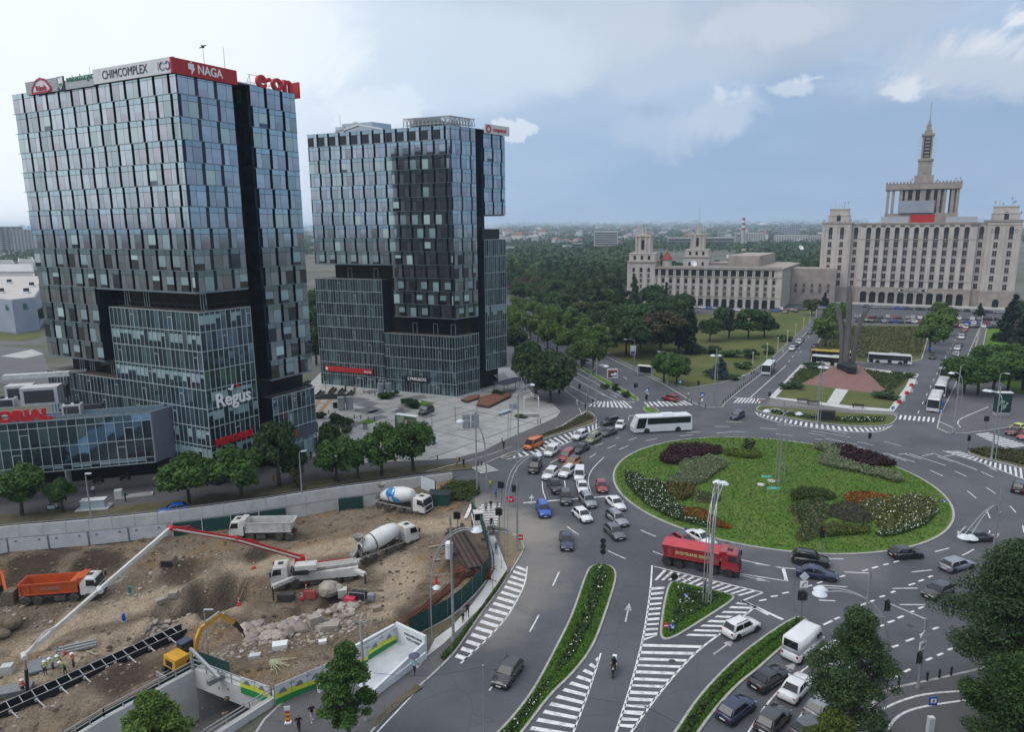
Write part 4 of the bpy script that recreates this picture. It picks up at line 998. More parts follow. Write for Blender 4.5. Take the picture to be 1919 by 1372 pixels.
uN(42,752,(4.,2.4,2.8),'white boxy air handler behind the lettering left of the big one',fans=0)
uN(110,745,(3.2,2.,2.2),'dark green louvred air intake next to the clinic glass roof',fans=0,dark=True)
uN(172,768,(3.4,.9,.8),'low dark plant box beside the clinic glass roof',fans=0,dark=True)
dk=tG('air_duct','long white duct running over the clinic roof plant','duct',G(70,742,13.),FA.rz-.15);MB().bar((-5,0,3.6),(6,0,3.9),1.2,.8).bd('duct_run',M_UNIT,dk);MB().bar((4,0,4.),(8.5,.5,4.3),.5,.35).bd('duct_end',mS,dk)
# the long stone palace, its wing and the monument
mO=pbr('pale_stone',(.52,.475,.43),(.41,.37,.335),.9,scale=.25,detail=8,bump=.15,stretch=(1,1,.45))
mD=pbr('weathered_stone',(.36,.315,.28),(.26,.225,.20),.9,scale=.3,detail=8)
mV=pbr('dark_window',(.018,.018,.022),(.04,.038,.040),.15,ior=1.5,rnd=.4,scale=.6)
M_ARCH=pbr('dark_arch_glass',(.012,.018,.022),(.02,.026,.03),.15)
M_ROOFS=pbr('stone_roof',(.22,.205,.19),(.16,.15,.14),.9,scale=.4)
CA,CB=Vector((167.67,383.23)),Vector((247.1,341.38))
CD=(CB-CA).normalized()
PAL=tG('stone_palace','vast pale stone palace with a central spire tower, on the far side of the square','building',(CA.x,CA.y,0))
FP=Face(CA,CD,PAL)
def fb(mb,f,x0,x1,y0,y1,z0,z1,mi=0):
 q=[f.loc(x,y,0)for x,y in((x0,y0),(x1,y0),(x1,y1),(x0,y1))]
 mb.hX([(p.x,p.y,z0)for p in q]+[(p.x,p.y,z1)for p in q],mi)
def arch_pts(w,h,n=8):
 r=w/2;return[(-r,0),(r,0)]+[(r*cos(math.pi*k/n),h-r+r*sin(math.pi*k/n))for k in range(n+1)]
def arch_mesh(name,w,h,mat,t=.25,n=8):
 b=MB();p=arch_pts(w,h,n);b.pY([(x,0,z)for x,z in p]);k=len(p)
 for i in range(k):a,c=p[i],p[(i+1)%k];b.pY([(a[0],0,a[1]),(a[0],t,a[1]),(c[0],t,c[1]),(c[0],0,c[1])])
 return b.mesh(name,mat)
def win_mesh(w,h):
 b=MB();b.box((0,.1,h/2),(w,.2,h),mi=0);b.box((0,-.02,-.12),(w+.5,.35,.24),mi=1);b.box((0,-.01,h*.55),(w,.06,.1),mi=1);b.box((0,-.01,h/2),(.1,.06,h),mi=1)
 return b.mesh('window',[mV,mD])
WN=win_mesh(1.7,2.5);WA=arch_mesh('window',1.9,3.6,mV);AR=arch_mesh('arch',3.,5.6,M_ARCH);ARP=arch_mesh('arch',2.7,4.,M_ARCH);ARW=arch_mesh('arch',2.5,4.4,M_ARCH);WS=win_mesh(1.15,1.7);WAs=arch_mesh('window',1.35,2.3,mV)
w=MB()
fb(w,FP,0,14.2,0,16,0,43);fb(w,FP,74.3,88.4,0,16,0,43.4);fb(w,FP,14.2,18.6,2.,16,0,42.2);fb(w,FP,70.4,74.3,2.,16,0,42.2)
fb(w,FP,18.6,70.4,1.3,18,0,42.);fb(w,FP,-.0,88.4,16,34,0,40)
SP=[22.5+4.36*k for k in range(11)]
for k in range(12):
 a=18.6 if k==0 else SP[k-1]+1.15;b=70.4 if k==11 else SP[k]-1.15;fb(w,FP,a,b,.25,1.35,8.9,40.2)
for s in SP:
 n=8
 for j in range(n):
  a0,a1=math.pi*j/n,math.pi*(j+1)/n;r=1.15
  xa,xb=s+r*cos(a1),s+r*cos(a0);za=39.1+r*sin((a0+a1)/2);fb(w,FP,xa,xb,.25,1.35,za,41.3)
fb(w,FP,18.6,70.4,.2,1.4,41.2,41.9)
w.bd('wall',mO,PAL)
c=MB()
for a,b,z,y in((-.3,14.5,43,-.35),(74.,88.7,43.4,-.35)):fb(c,FP,a,b,y,16,z-.9,z);fb(c,FP,a+.2,b-.2,y+.2,16,z-2.6,z-2.3)
fb(c,FP,18.3,70.7,-.15,1.6,41.8,42.5);fb(c,FP,14.2,18.6,1.7,3,41.5,42.2);fb(c,FP,70.4,74.3,1.7,3,41.5,42.2)
for a,b,y in((-.2,14.4,-.2),(74.1,88.6,-.2),(18.4,70.6,0),(14.2,18.6,1.8),(70.4,74.3,1.8)):fb(c,FP,a,b,y,y+1.6,8.2,8.75)
fb(c,FP,18.5,70.5,.1,1.5,34.,34.25);fb(c,FP,18.5,70.5,.1,1.5,12.6,12.8)
c.bd('cornice',mD,PAL)
g=MB()
for a,b,y in((-.15,14.35,-.12),(74.15,88.55,-.12),(14.3,18.5,1.85),(70.5,74.2,1.85)):fb(g,FP,a,b,y,y+.6,0,8.2)
for k in range(12):
 a=18.6 if k==0 else SP[k-1]+1.5;b=70.4 if k==11 else SP[k]-1.5;fb(g,FP,a,b,.05,1.35,0,8.2)
for s in SP:fb(g,FP,s-1.5,s+1.5,.05,1.35,6.6,8.2)
g.bd('rusticated_base',mD,PAL)
fb(m:=MB(),FP,-1,89,-5,.2,0,.8);m.bd('step',mC,PAL)
for s in SP:
 link('arch',AR,PAL,FP.loc(s,1.,.9),FP.rz)
 ring_=MB()
 for j in range(10):
  a0,a1=math.pi*j/10,math.pi*(j+1)/10;ring_.bar((1.65*cos(a0),-.1,5.+1.65*sin(a0)),(1.65*cos(a1),-.1,5.+1.65*sin(a1)),.35,.3)
 if s==SP[0]:RM=ring_.mesh('arch_moulding',mO)
 link('arch_moulding',RM,PAL,FP.loc(s,.05,.9),FP.rz)
 for r,z in enumerate((9.7,13.8,17.9,22.,26.1,30.2,34.4)):link('window',WN,PAL,FP.loc(s,1.18,z),FP.rz)
 link('window',WA,PAL,FP.loc(s,1.2,37.),FP.rz)
for xs,y in(((4.2,9.8),-.06),((78.4,84.2),-.06),((16.4,),1.93),((72.3,),1.93)):
 for s in xs:
  for z in(9.7,13.8,17.9,22.,26.1,30.2,34.4):link('window',WN,PAL,FP.loc(s,y,z),FP.rz)
  link('window',WA,PAL,FP.loc(s,y,36.8),FP.rz)
for s in(7.,81.3):link('entrance',ARP,PAL,FP.loc(s,-.2,.9),FP.rz)
pi=MB()
for a in(.6,6.6,12.6,75.2,81.2,87.2):fb(pi,FP,a-.55,a+.75,-.22,.1,8.8,40.6)
for a in(2.2,7.,11.8,76.6,81.3,86.2):
 for j in range(8):
  q=2*math.pi*j/8;q2=2*math.pi*(j+1)/8;pi.bar(FP.loc(a+.8*cos(q),-.15,38.6+.8*sin(q)),FP.loc(a+.8*cos(q2),-.15,38.6+.8*sin(q2)),.2,.2)
tag(pi.bd('pilasters',mO,PAL),kind='stuff')
pv=MB()
for a in(2.4,76.6):fb(pv,FP,a,a+10.4,2,12,43,46.6);fb(pv,FP,a+.5,a+9.9,2.5,11.5,46.6,49.8);fb(pv,FP,a-.2,a+10.6,1.8,12.2,46.4,46.8);fb(pv,FP,a+.3,a+10.1,2.3,11.7,49.5,50.1)
pv.bd('roof_pavilion',mO,PAL)
for s in(7.5,81.7):link('window',WA,PAL,FP.loc(s,1.9,43.6),FP.rz)
YB=9.;up=MB();x0,x1=29.,62.;XC=45.6
fb(up,FP,x0,x1,YB,YB+14,42,47.2)
for s in(x0+.2,x0+2.6,x0+6.2,x0+8.6,x0+12.,x0+15.4,x0+16.6,x0+20.2,x0+23.2,x0+25.8,x0+29.2,x1-1.6):fb(up,FP,s,s+1.4,YB+.3,YB+1.7,47.2,59.3);fb(up,FP,s,s+1.4,YB+11.7,YB+13.1,47.2,59.3)
fb(up,FP,x0+7,x1-7,YB+2.2,YB+12,47.2,59.3);fb(up,FP,x0-.5,x1+.5,YB-.4,YB+14.4,59.3,62.4)
fb(up,FP,XC-4.3,XC+4.3,YB+2.8,YB+11.2,62.4,66.4);fb(up,FP,XC-3.1,XC+3.1,YB+3.9,YB+10.1,66.4,74.2);fb(up,FP,XC-3.5,XC+3.5,YB+3.5,YB+10.5,73.6,74.6)
fb(up,FP,XC-2.35,XC+2.35,YB+4.6,YB+9.4,74.6,86.6);fb(up,FP,XC-2.9,XC+2.9,YB+4.1,YB+9.9,86.2,87.2);fb(up,FP,XC-1.7,XC+1.7,YB+5.3,YB+8.7,87.2,89.);fb(up,FP,XC-1.1,XC+1.1,YB+5.9,YB+8.1,89,91.5)
up.bd('spire_tower',mD,PAL)
st=MB()
for k in range(22):fb(st,FP,x0-.6+k*1.58,x0+.2+k*1.58,YB-.55,YB-.1,62.3,63.3)
for k in range(6):
 z=76+k*1.7;st.bar(FP.loc(XC-4.2,YB+4.3,z),FP.loc(XC-2.3,YB+4.6,z),.12,.12);st.bar(FP.loc(XC+2.3,YB+4.6,z),FP.loc(XC+4.2,YB+4.3,z),.12,.12);fb(st,FP,XC-1.1,XC+1.1,YB+4.35,YB+4.62,z-.2,z+.5)
fb(st,FP,XC-1.1,XC+1.1,YB+3.7,YB+3.92,67.5,72.5)
st.bd('parapet_ornament',mD,PAL)
md=MB();fb(md,FP,XC-1.6,XC+1.6,YB+4.45,YB+4.62,75.4,85.6)
for k in range(4):fb(md,FP,x0+10+k*3.6,x0+12.4+k*3.6,YB+2.1,YB+2.25,54,58.8)
for a in(x0+7.4,x1-10):
 for z in(48,51.8,55.6):fb(md,FP,a,a+2.2,YB+2.1,YB+2.25,z,z+2.8)
tag(md.bd('dark_openings',mV,PAL),kind='stuff')
an=MB();p=FP.loc(XC,YB+7,0);an.tb((p.x,p.y,91.5),(p.x,p.y,97),.35,.25,6);an.tb((p.x,p.y,97),(p.x,p.y,103.4),.16,.10,6)
for z in(91.8,92.8,93.8):an.tb((p.x,p.y,z),(p.x,p.y,z+.2),1.2-(z-91.8)*.25,None,10)
for q,z in((.5,98.5),(-.5,100.5),(.4,102)):an.bar((p.x+q,p.y,z-.8),(p.x+q,p.y,z+.8),.1,.1)
rr=random.Random(5)
for a,b,y,z in((3,12,4,50.1),(77,86,4,50.1),(x0,x1,YB+1,62.4),(0,2,3,43),(12.5,14,3,43),(86.5,88,3,43.4)):
 for _ in range(9 if b-a>5 else 2):
  q=FP.loc(rr.uniform(a,b),y+rr.uniform(0,3),0);h=rr.uniform(1.2,4.5);an.tb((q.x,q.y,z),(q.x,q.y,z+h),.07,.05,4)
  if rr.random()<.5:an.box((q.x,q.y,z+h*.8),(.4,.4,.9))
an.bd('antenna',mS,PAL)
rf=MB();fb(rf,FP,18.6,70.4,1.4,18,42.,42.12);fb(rf,FP,0,88.4,16.1,34,40,40.1);rf.bd('roof',M_ROOFS,PAL)
sg=MB()
fb(sg,FP,35.2,51.2,YB-1.2,YB-.9,47.4,53.6);sg.bd('grey_billboard',pbr('grey_billboard',(.34,.36,.41),(.25,.28,.34),.5,scale=.12),PAL)
sg=MB();fb(sg,FP,41.,51.6,1.7,2.,42.4,46.4);sg.bd('red_billboard',mK,PAL)
sg=MB();fb(sg,FP,27.6,40.2,1.7,2.,42.4,45.6);fb(sg,FP,56.6,70.,1.7,2.,42.4,45.2);sg.bd('pale_billboard',pbr('pale_billboard',(.40,.43,.46),(.34,.37,.40),.5),PAL)
sg=MB();fb(sg,FP,38.5,51.8,-.25,-.1,7.5,8.5);sg.bd('signboard',mB,PAL)
lT('SALA DE FLOAREA',.95,mL,PAL,FP.loc(45.1,-.32,8.),FP.rz,extrude=.02,bold=.02,spacing=1.05)
for s in(39.1,51.2):m=MB();fb(m,FP,s-.4,s+.4,-.32,-.25,7.65,8.35);m.bd('emblem',mL,PAL)
# wing
WE,WBk=Vector((135.38,351.12)),Vector((96.66,366.04));WDv=(WE-WBk).normalized()
WNG=tG('palace_wing','lower stone palace wing with arcades and a square tower at its left end','building',(WE.x,WE.y,0))
FW_=Face(WE-WDv*78.,WDv,WNG);LW=78.
w=MB();fb(w,FW_,0,14.8,-.2,16,0,23.4);fb(w,FW_,14.8,LW,.6,14,0,20.)
XA=[LW-3.6-k*3.95 for k in range(16)]
for k,s in enumerate(XA):
 nx=XA[k+1]if k+1<len(XA)else 14.6
 fb(w,FW_,nx+1.,s-1.,0,.7,5.6,15.6);fb(w,FW_,nx+1.35,s-1.35,0,.7,0,5.6)
fb(w,FW_,XA[0]+1.,LW,0,.7,0,20.3)
fb(w,FW_,14.8,LW,.05,.7,4.6,5.6)
for k,s in enumerate(XA[:-1]):
 for q in(-1.6,-2.4):fb(w,FW_,s+q-.28,s+q+.28,.05,.65,16,19.2)
for a in(.6,14.2):fb(w,FW_,a-.6,a+.6,-.4,0,6,22.5)
for s in(3.4,7.4,11.4,5.4,9.4):
 if s in(5.4,9.4):fb(w,FW_,s-.7,s+.7,-.4,0,6,21)
w.bd('wall',mO,WNG)
c=MB();fb(c,FW_,14.6,LW+.3,-.35,14.2,19.6,20.5);fb(c,FW_,14.6,LW+.2,-.15,1,15.6,16.);fb(c,FW_,14.6,LW+.2,-.12,1,5.3,5.6);fb(c,FW_,-.4,15.2,-.6,16.4,22.6,23.5)
c.bd('cornice',mD,WNG)
lg=MB();fb(lg,FW_,14.9,LW-2,.58,.62,16.1,19.2);lg.bd('loggia_recess',mV,WNG)
for s in XA:
 link('arch',ARW,WNG,FW_.loc(s,.35,.1),FW_.rz)
 for z in(6.4,9.2):link('window',WS,WNG,FW_.loc(s,.45,z),FW_.rz)
 link('window',WAs,WNG,FW_.loc(s,.45,12.3),FW_.rz)
for s in(3.4,7.4,11.4):
 for z in(6.4,9.4,12.4,15.2):link('window',WS,WNG,FW_.loc(s,-.32,z),FW_.rz)
 link('window',WAs,WNG,FW_.loc(s,-.32,17.8),FW_.rz)
SD=Vector((.494,.869));FS=Face(WE,SD,WNG);w=MB();fb(w,FS,.0,62,.7,14,0,19.8)
for k in range(16):fb(w,FS,.3+k*3.85,2.3+k*3.85,0,.75,0,19.6)
fb(w,FS,-.05,62,0,.74,15.5,16.1);fb(w,FS,-.05,62,0,.74,4.8,5.6);w.bd('wall',mO,WNG)
c=MB();fb(c,FS,.1,62,-.3,14,19.7,20.45);fb(c,FS,14,62,14,30,20.4,26);c.bd('cornice',mD,WNG)
for k in range(15):
 for z in(6.4,9.2,12.3,16.6):link('window',WS,WNG,FS.loc(3.2+k*3.85,.55,z),FS.rz)
FS2=Face(Vector((150.5,377.5)),Vector((.90,-.30)),WNG);w=MB();fb(w,FS2,0,22,0,14,0,19);w.bd('link_wall',mD,WNG)
for k in range(5):
 for z in(6.4,9.2):link('window',WS,WNG,FS2.loc(2.5+k*4,-.1,z),FS2.rz)
rf=MB();fb(rf,FW_,15,LW-.3,.2,13.8,20.5,20.6);rf.bd('roof',M_ROOFS,WNG)
tw=MB()
def bV(mb,f,s,y):
 fb(mb,f,s-6.8,s+6.8,y,y+12.5,23.4,27.4);fb(mb,f,s-7,s+7,y-.2,y+12.7,27.1,27.6);fb(mb,f,s-3.9,s+3.9,y+2,y+9.8,27.4,36.6)
 for q in(-3.6,-1.5,1.5,3.6):fb(mb,f,s+q-.45,s+q+.45,y+1.6,y+10.2,27.6,36.4)
 fb(mb,f,s-4.5,s+4.5,y+1.4,y+10.4,36.2,37.2);fb(mb,f,s-1.2,s+1.2,y+4.7,y+7.1,37.2,38.)
 for q in(-.75,.75):
  for r in(5.,6.6):fb(mb,f,s+q-.28,s+q+.28,y+r-.28,y+r+.28,37.6,42.4)
 fb(mb,f,s-1.2,s+1.2,y+4.5,y+7.1,42.2,42.9)
bV(tw,FW_,7.4,1.);tw.bd('belvedere',mO,WNG)
for s in(3.6,7.4,11.2):link('window',WAs,WNG,FW_.loc(s,.9,24.2),FW_.rz)
m=MB();fb(m,FW_,6.7,8.1,2.8,3.,29.5,34.6);m.bd('dark_opening',mV,WNG)
b2=tG('palace_wing','second stone palace wing standing behind the first, with its own square tower','building',(118,425,0))
F2=Face(Vector((105,430)),WDv,b2);w=MB();fb(w,F2,0,15,0,15,0,23.4);fb(w,F2,14,62,1,14,0,19.5);bV(w,F2,7.5,1);w.bd('wall',mO,b2)
c=MB();fb(c,F2,-.4,15.4,-.4,15,22.7,23.5);fb(c,F2,14,62.3,.5,14,19.2,20);c.bd('cornice',mD,b2)
for k in range(11):link('window',WN,b2,F2.loc(18+k*4,.9,15.2),F2.rz)
for s in(3.6,7.5,11.4):link('window',WAs,b2,F2.loc(s,-.1,18),F2.rz);link('window',WAs,b2,F2.loc(s,.9,24.3),F2.rz)
m=MB();fb(m,F2,6.8,8.2,2.8,3.,29.5,34.6);m.bd('dark_opening',mV,b2);p=F2.loc(7.5,6.8,0);m=MB();m.tb((p.x,p.y,42.8),(p.x,p.y,54),.12,.06,5);m.bd('antenna',mS,b2)
tr_=tG('turret','small round turret with a red pointed roof beside the wing tower','turret',(*PV(1250,490,WE+Vector((-8,12)),WBk+Vector((-8,12))).xy,0));TU((0,0,0),(0,0,24.2),2.6,None,12).bd('wall',mO,tr_);TU((0,0,24.2),(0,0,28.6),3.3,.15,12).bd('roof',pbr('red_roof',(.28,.055,.04),(.22,.045,.035),.8,scale=1),tr_)
for k,(px,py,r,lab)in enumerate(((1299,497,1.8,'big white satellite dish on the wing roof edge'),(1364,482,1.5,'white satellite dish on the rear wing roof'),(1369,494,1.4,'white satellite dish in the middle of the wing roof'),(1425,482,1.2,'small white satellite dish on the rear wing roof'),(1500,466,1.7,'white satellite dish tilted up beside the palace'))):
 p=G(px,py+4,20.3)if k!=4 else G(px,py+4,26.2)
 t=tG('satellite_dish',lab,'dish',p,.3);M_=Matrix.Rotation(R_(55),3,'X');MB().lathe([(.05,0),(r*.6,r*.12),(r,r*.35),(r,r*.37),(.05,.06)],14,(0,0,r),M=M_).bd('bowl',mW,t);TU((0,0,0),(0,0,r),.1).bd('stand',mS,t)
# monument of leaning concrete and metal wings
MO=G(1589,692);MO.z=1.6
M_MON=pbr('weathered_metal',(.150,.145,.140),(.105,.10,.098),.55,.25,scale=.5,detail=8,stretch=(1,1,.25))
MNT=tG('monument','tall grey winged monument of three upswept metal blades on a red paved mound','monument',MO)
MP=(Vector((MO.x,MO.y)),Vector((MO.x,MO.y))+Vector((.9,-.43)))
def mpt(px,py):return PV(px,py,*MP)-MO
def blade(name,pl,pr,dep,mats=M_MON,mi=0):
 b=MB();n=len(pl);off=Vector((.43,.9,0))*dep
 for i in range(n-1):
  a,c,d_,e=mpt(*pl[i]),mpt(*pr[i]),mpt(*pr[i+1]),mpt(*pl[i+1]);k0,k1=1-.45*i/n,1-.45*(i+1)/n
  b.hX([a-off*.5*k0,c-off*.5*k0,c+off*.5*k0,a+off*.5*k0,e-off*.5*k1,d_-off*.5*k1,d_+off*.5*k1,e+off*.5*k1])
 return b.bd(name,mats,MNT)
blade('wing',[(1571,690),(1573,660),(1573,620),(1570,600),(1565,572)],[(1578,691),(1579,660),(1581,618),(1577,598),(1568,573)],2.6)
blade('wing',[(1576,688),(1579,650),(1580,616),(1574,588),(1569,574)],[(1581,689),(1583,650),(1582,616),(1577,587),(1571.5,574)],1.8)
blade('column',[(1579.5,694),(1581,650),(1585,600),(1587,560),(1589,535)],[(1589,695),(1589,650),(1594,600),(1596,560),(1597,535)],3.2)
blade('column',[(1588,692),(1590,650),(1593,600),(1596,560),(1596,545)],[(1592,692),(1593,650),(1596,600),(1597.5,560),(1597.5,545)],2.4)
for q in(0,1,2):
 blade('wing',[(1592+q*3,696-q),(1597+q*2.6,660),(1604+q*2.5,620-q*2),(1608+q*4,605-q*3),(1618+q*7.5,580-q*5)],[(1596.5+q*2.4,696-q),(1600+q*2.5,660),(1607+q*2.4,620-q*2),(1612+q*3.8,605-q*3),(1620.5+q*7.2,580-q*5)],2.2-q*.4)
for(a,b_,c_)in(((1593,690),(1596,640),(1595,632)),((1597,690),(1600,640),(1599,630)),((1599,680),(1602,625),(1602,617))):blade('fin',[a,b_,c_],[(a[0]+2.5,a[1]),(b_[0]+2,b_[1]),(c_[0]+2,c_[1])],1.2)
MB().prism([tuple((G(x,y,1.6)-MO).xy)for x,y in((1568,690),(1580,694),(1590,698),(1604,699),(1606,691),(1590,687))],0,1.4).bd('base',mB,MNT)
# buildings farther off
mX=pbr('far_white_wall',(.50,.49,.48),(.42,.41,.40),.8,rnd=.15,scale=.05);mY=pbr('far_grey_wall',(.30,.30,.31),(.24,.24,.25),.8,rnd=.25,scale=.05);M_FARB=pbr('far_brick_wall',(.24,.13,.10),(.20,.11,.085),.85,rnd=.25,scale=.05)
mXr=pbr('far_red_roof',(.20,.095,.075),(.16,.08,.07),.85,rnd=.3,scale=.05);mXf=pbr('far_flat_roof',(.36,.35,.34),(.24,.24,.24),.9,rnd=.35,scale=.05);mXg=pbr('far_blue_glass',(.03,.055,.09),(.05,.08,.12),.2,ior=1.6)
def fK(label,px0,px1,ytop,ybase,depth,cols,rws,wall=mX,win=mV,rz=.0,name='apartment_block',band=False,dist=None):
 c=G((px0+px1)/2,ybase);wdt=(G(px1,ybase)-G(px0,ybase)).length;h=HZ(c,(px0+px1)/2,ytop)
 ang=atan2(-c.x,c.y)+rz;t=tG(name,label,'building',c,ang);wdt/=max(.5,cos(rz))
 BX((0,depth/2,h/2),(wdt,depth,h)).bd('wall',wall,t);BX((0,depth/2,h+.4),(wdt*.98,depth*.98,.8)).bd('roof',mXf,t)
 cw,rh=wdt/cols,(h-2)/rws;m=MB()
 if band:m.box((0,0,0),(wdt*.94,.5,rh*.5));me=m.mesh('window',win);cx=[0]
 else:m.box((0,0,0),(cw*.52,.5,rh*.55));me=m.mesh('window',win);cx=[-wdt/2+(i+.5)*cw for i in range(cols)]
 for j in range(rws):
  for x in cx:link('window',me,t,(x,-.1,1.5+(j+.5)*rh))
 b=MB()
 for j in range(rws):b.box((-wdt/2-.1,depth/2,1.5+(j+.5)*rh),(.5,depth*.8,rh*.5));b.box((wdt/2+.1,depth/2,1.5+(j+.5)*rh),(.5,depth*.8,rh*.5))
 b.bd('side_windows',win,t)
 return t
fK('white slab block with dark window bands beyond the park',1113,1157,434,474,30,1,9,band=True)
t=fK('narrow white tower with upright dark stripes behind the wing tower',1187,1206,435,459,20,5,1)
fK('pair of pale towers behind the second wing tower, left one',1291,1302,423,441,20,3,6);fK('pair of pale towers behind the second wing tower, right one',1303,1322,424,443,20,4,6)
fK('white apartment block right of the striped chimney',1397,1433,437,461,25,8,5);fK('low white terraced block below the striped chimney',1407,1425,450,463,20,5,3,mY)
fK('long white apartment block with a grid of windows left of the palace',1449,1512,441,460,25,13,5);fK('white apartment block with window grid touching the palace edge',1513,1542,442,461,25,7,5)
for k,(a,b_,y)in enumerate(((1456,1470,423),(1463,1484,426),(1480,1498,422),(1490,1501,431))):fK(('dark blue glass office block, leftmost of a stepped cluster','dark blue glass office block second in a stepped cluster','tallest dark blue glass office block in a stepped cluster','lowest dark blue glass office block at the right of a stepped cluster')[k],a,b_,y,447,25,5,6,mXg,mX,name='office_block')
fK('long low grey office block with dark window bands beyond the wing',1248,1385,446,464,40,1,3,mY,band=True,name='office_block')
fK('grey residential block between the wing tower and the chimney',1343,1362,436,456,20,6,5,mY)
fK('light low house with three dark windows in front of the chimney',1389,1414,467,479,14,3,1,mO,name='house')
fK('white villa among trees right of the far glass tower',949,966,463,478,14,3,2,name='house')
fK('grey stepped block with window bands in the trees',1072,1092,456,472,22,1,3,mY,band=True);fK('pale low block beside the vaulted hall',1054,1073,461,474,22,4,2)
va=G(1042,473);t=tG('vaulted_hall','pale hall with a row of ribbed vaults in the trees','building',va,-.05);b=MB();wv=(G(1055,473)-G(1029,473)).length
for k in range(6):
 x=-wv/2+(k+.5)*wv/6;r=wv/12;pts=[(x+r*cos(a),4+r*1.1*sin(a))for a in np.linspace(0,math.pi,9)]
 for i in range(8):b.pY([(pts[i][0],0,pts[i][1]),(pts[i][0],25,pts[i][1]),(pts[i+1][0],25,pts[i+1][1]),(pts[i+1][0],0,pts[i+1][1])])
 b.pY([(p[0],0,p[1])for p in pts])
b.box((0,12.5,2),(wv,25,4));b.bd('vault',mXf,t)
sk_=G(1391,466);t=tG('chimney_stack','tall grey chimney stack with red and white bands at its top','chimney',sk_);H=HZ(sk_,1391.5,408);M_RW=pbr('chimney_red',(.30,.05,.05),(.25,.045,.045),.7)
TU((0,0,0),(0,0,H*.60),4.2,3.2,14).bd('shaft',mY,t)
for k in range(5):TU((0,0,H*(.60+k*.08)),(0,0,H*(.68+k*.08)),3.2-k*.1,3.1-k*.1,14).bd('band',M_RW if k%2==0 else mW,t)
for px,lab in((1378,'slim dark chimney left of the striped one'),(1396,'slim dark chimney right of the striped one')):
 g=G(px,466);t=tG('chimney_stack',lab,'chimney',g);TU((0,0,0),(0,0,HZ(g,px,437)),3.5,2.6,10).bd('shaft',mY,t)
fK('tall apartment block with dark and white bays at the left edge',-10,30,431,474,25,8,11,mX);fK('apartment block with white grid beside the near tower',30,62,431,474,25,7,11,mX);fK('grey penthouse storey atop the left apartment block',12,42,425,474,18,4,12,mY)
WHB=[G(31,625),G(74,618),G(96,560),G(-60,560),G(-70,612)]
t=tG('warehouse','pale blue-grey box warehouse with green sign letters at the left edge','building',(WHB[0].x,WHB[0].y,0));zt=HZ(WHB[0],26,561);o=WHB[0]
MB().prism([tuple((p-o).xy)for p in WHB],0,zt-.4).bd('wall',pbr('blue_grey_cladding',(.30,.33,.40),(.25,.28,.35),.6,scale=.1),t);MB().prism([tuple((p-o).xy)for p in iS(WHB,.3)],zt-.4,zt).bd('roof',pbr('pale_roof',(.46,.42,.40),(.38,.35,.335),.9,scale=.1),t)
fw=(WHB[1]-WHB[0]).normalized();lT('B.',3.4,M_GREENL,t,fw*6.+Vector((fw.y,-fw.x,0))*.3+Z_(zt-3.6),atan2(fw.y,fw.x),bold=.1)
fw2=(WHB[0]-WHB[4]).normalized();lT('&',3.2,M_GREENL,t,-fw2*4.5+Vector((fw2.y,-fw2.x,0))*.3+Z_(zt-3.6),atan2(fw2.y,fw2.x),bold=.1)
mb=MB();q=-fw2*24+Vector((fw2.y,-fw2.x,0))*.2;mb.box((q.x,q.y,zt*.42),(8,.3,zt*.8),atan2(fw2.y,fw2.x));mb.bd('blue_panel',pbr('blue_panel',(.03,.12,.38),(.03,.10,.34),.5),t)
for px,py,lab in((18,532,'dark rooftop vent on the warehouse, front left'),(50,550,'dark rooftop vent on the warehouse nearest the tower'),(60,538,'dark rooftop vent on the warehouse back right'),(3,550,'dark rooftop vent at the warehouse left edge')):
 g=G(px,py,zt);v=tG('roof_vent',lab,'vent',g);BX((0,0,.5),(2.6,2.,1)).bd('base',mW,v);BX((0,0,1.7),(1.6,1.6,1.4)).bd('cowl',mB,v)
for k,(x0_,x1_,y0_,y1_,h,lab)in enumerate(((-80,70,545,528,7,'low warehouse hall with a wide pale roof behind the lettered one'),(-80,66,522,505,6,'grey warehouse hall, second row behind the lettered one'),(35,66,500,490,6,'blue and white striped depot by the near tower'),(-60,28,503,496,6,'white flat depot at the left edge'),(-60,25,487,479,7,'white box depot under the apartment block'))):
 q=[G(x0_,y0_),G(x1_,y0_),G(x1_-4,y1_),G(x0_,y1_)];o=q[0];t=tG('warehouse',lab,'building',(o.x,o.y,0));MB().prism([tuple((p-o).xy)for p in q],0,h).bd('wall',mX if k!=1 else mY,t);MB().prism([tuple((p-o).xy)for p in iS(q,1.)],h,h+.3).bd('roof',mXf,t)
sH('car_park',pX([(-90,720),(98,720),(80,655),(-90,640)]),.02,mPa);sH('car_park',pX([(0,668),(45,672),(82,664),(60,655)]),.05,mPz);sH('verge',pX([(-40,636),(40,640),(75,632),(74,620),(30,628),(-40,622)]),.04,M_PARK)
sH('road',pX([(-90,648),(80,646),(78,638),(-90,634)]),.03,mPa)
rng=random.Random(11)
HM=[]
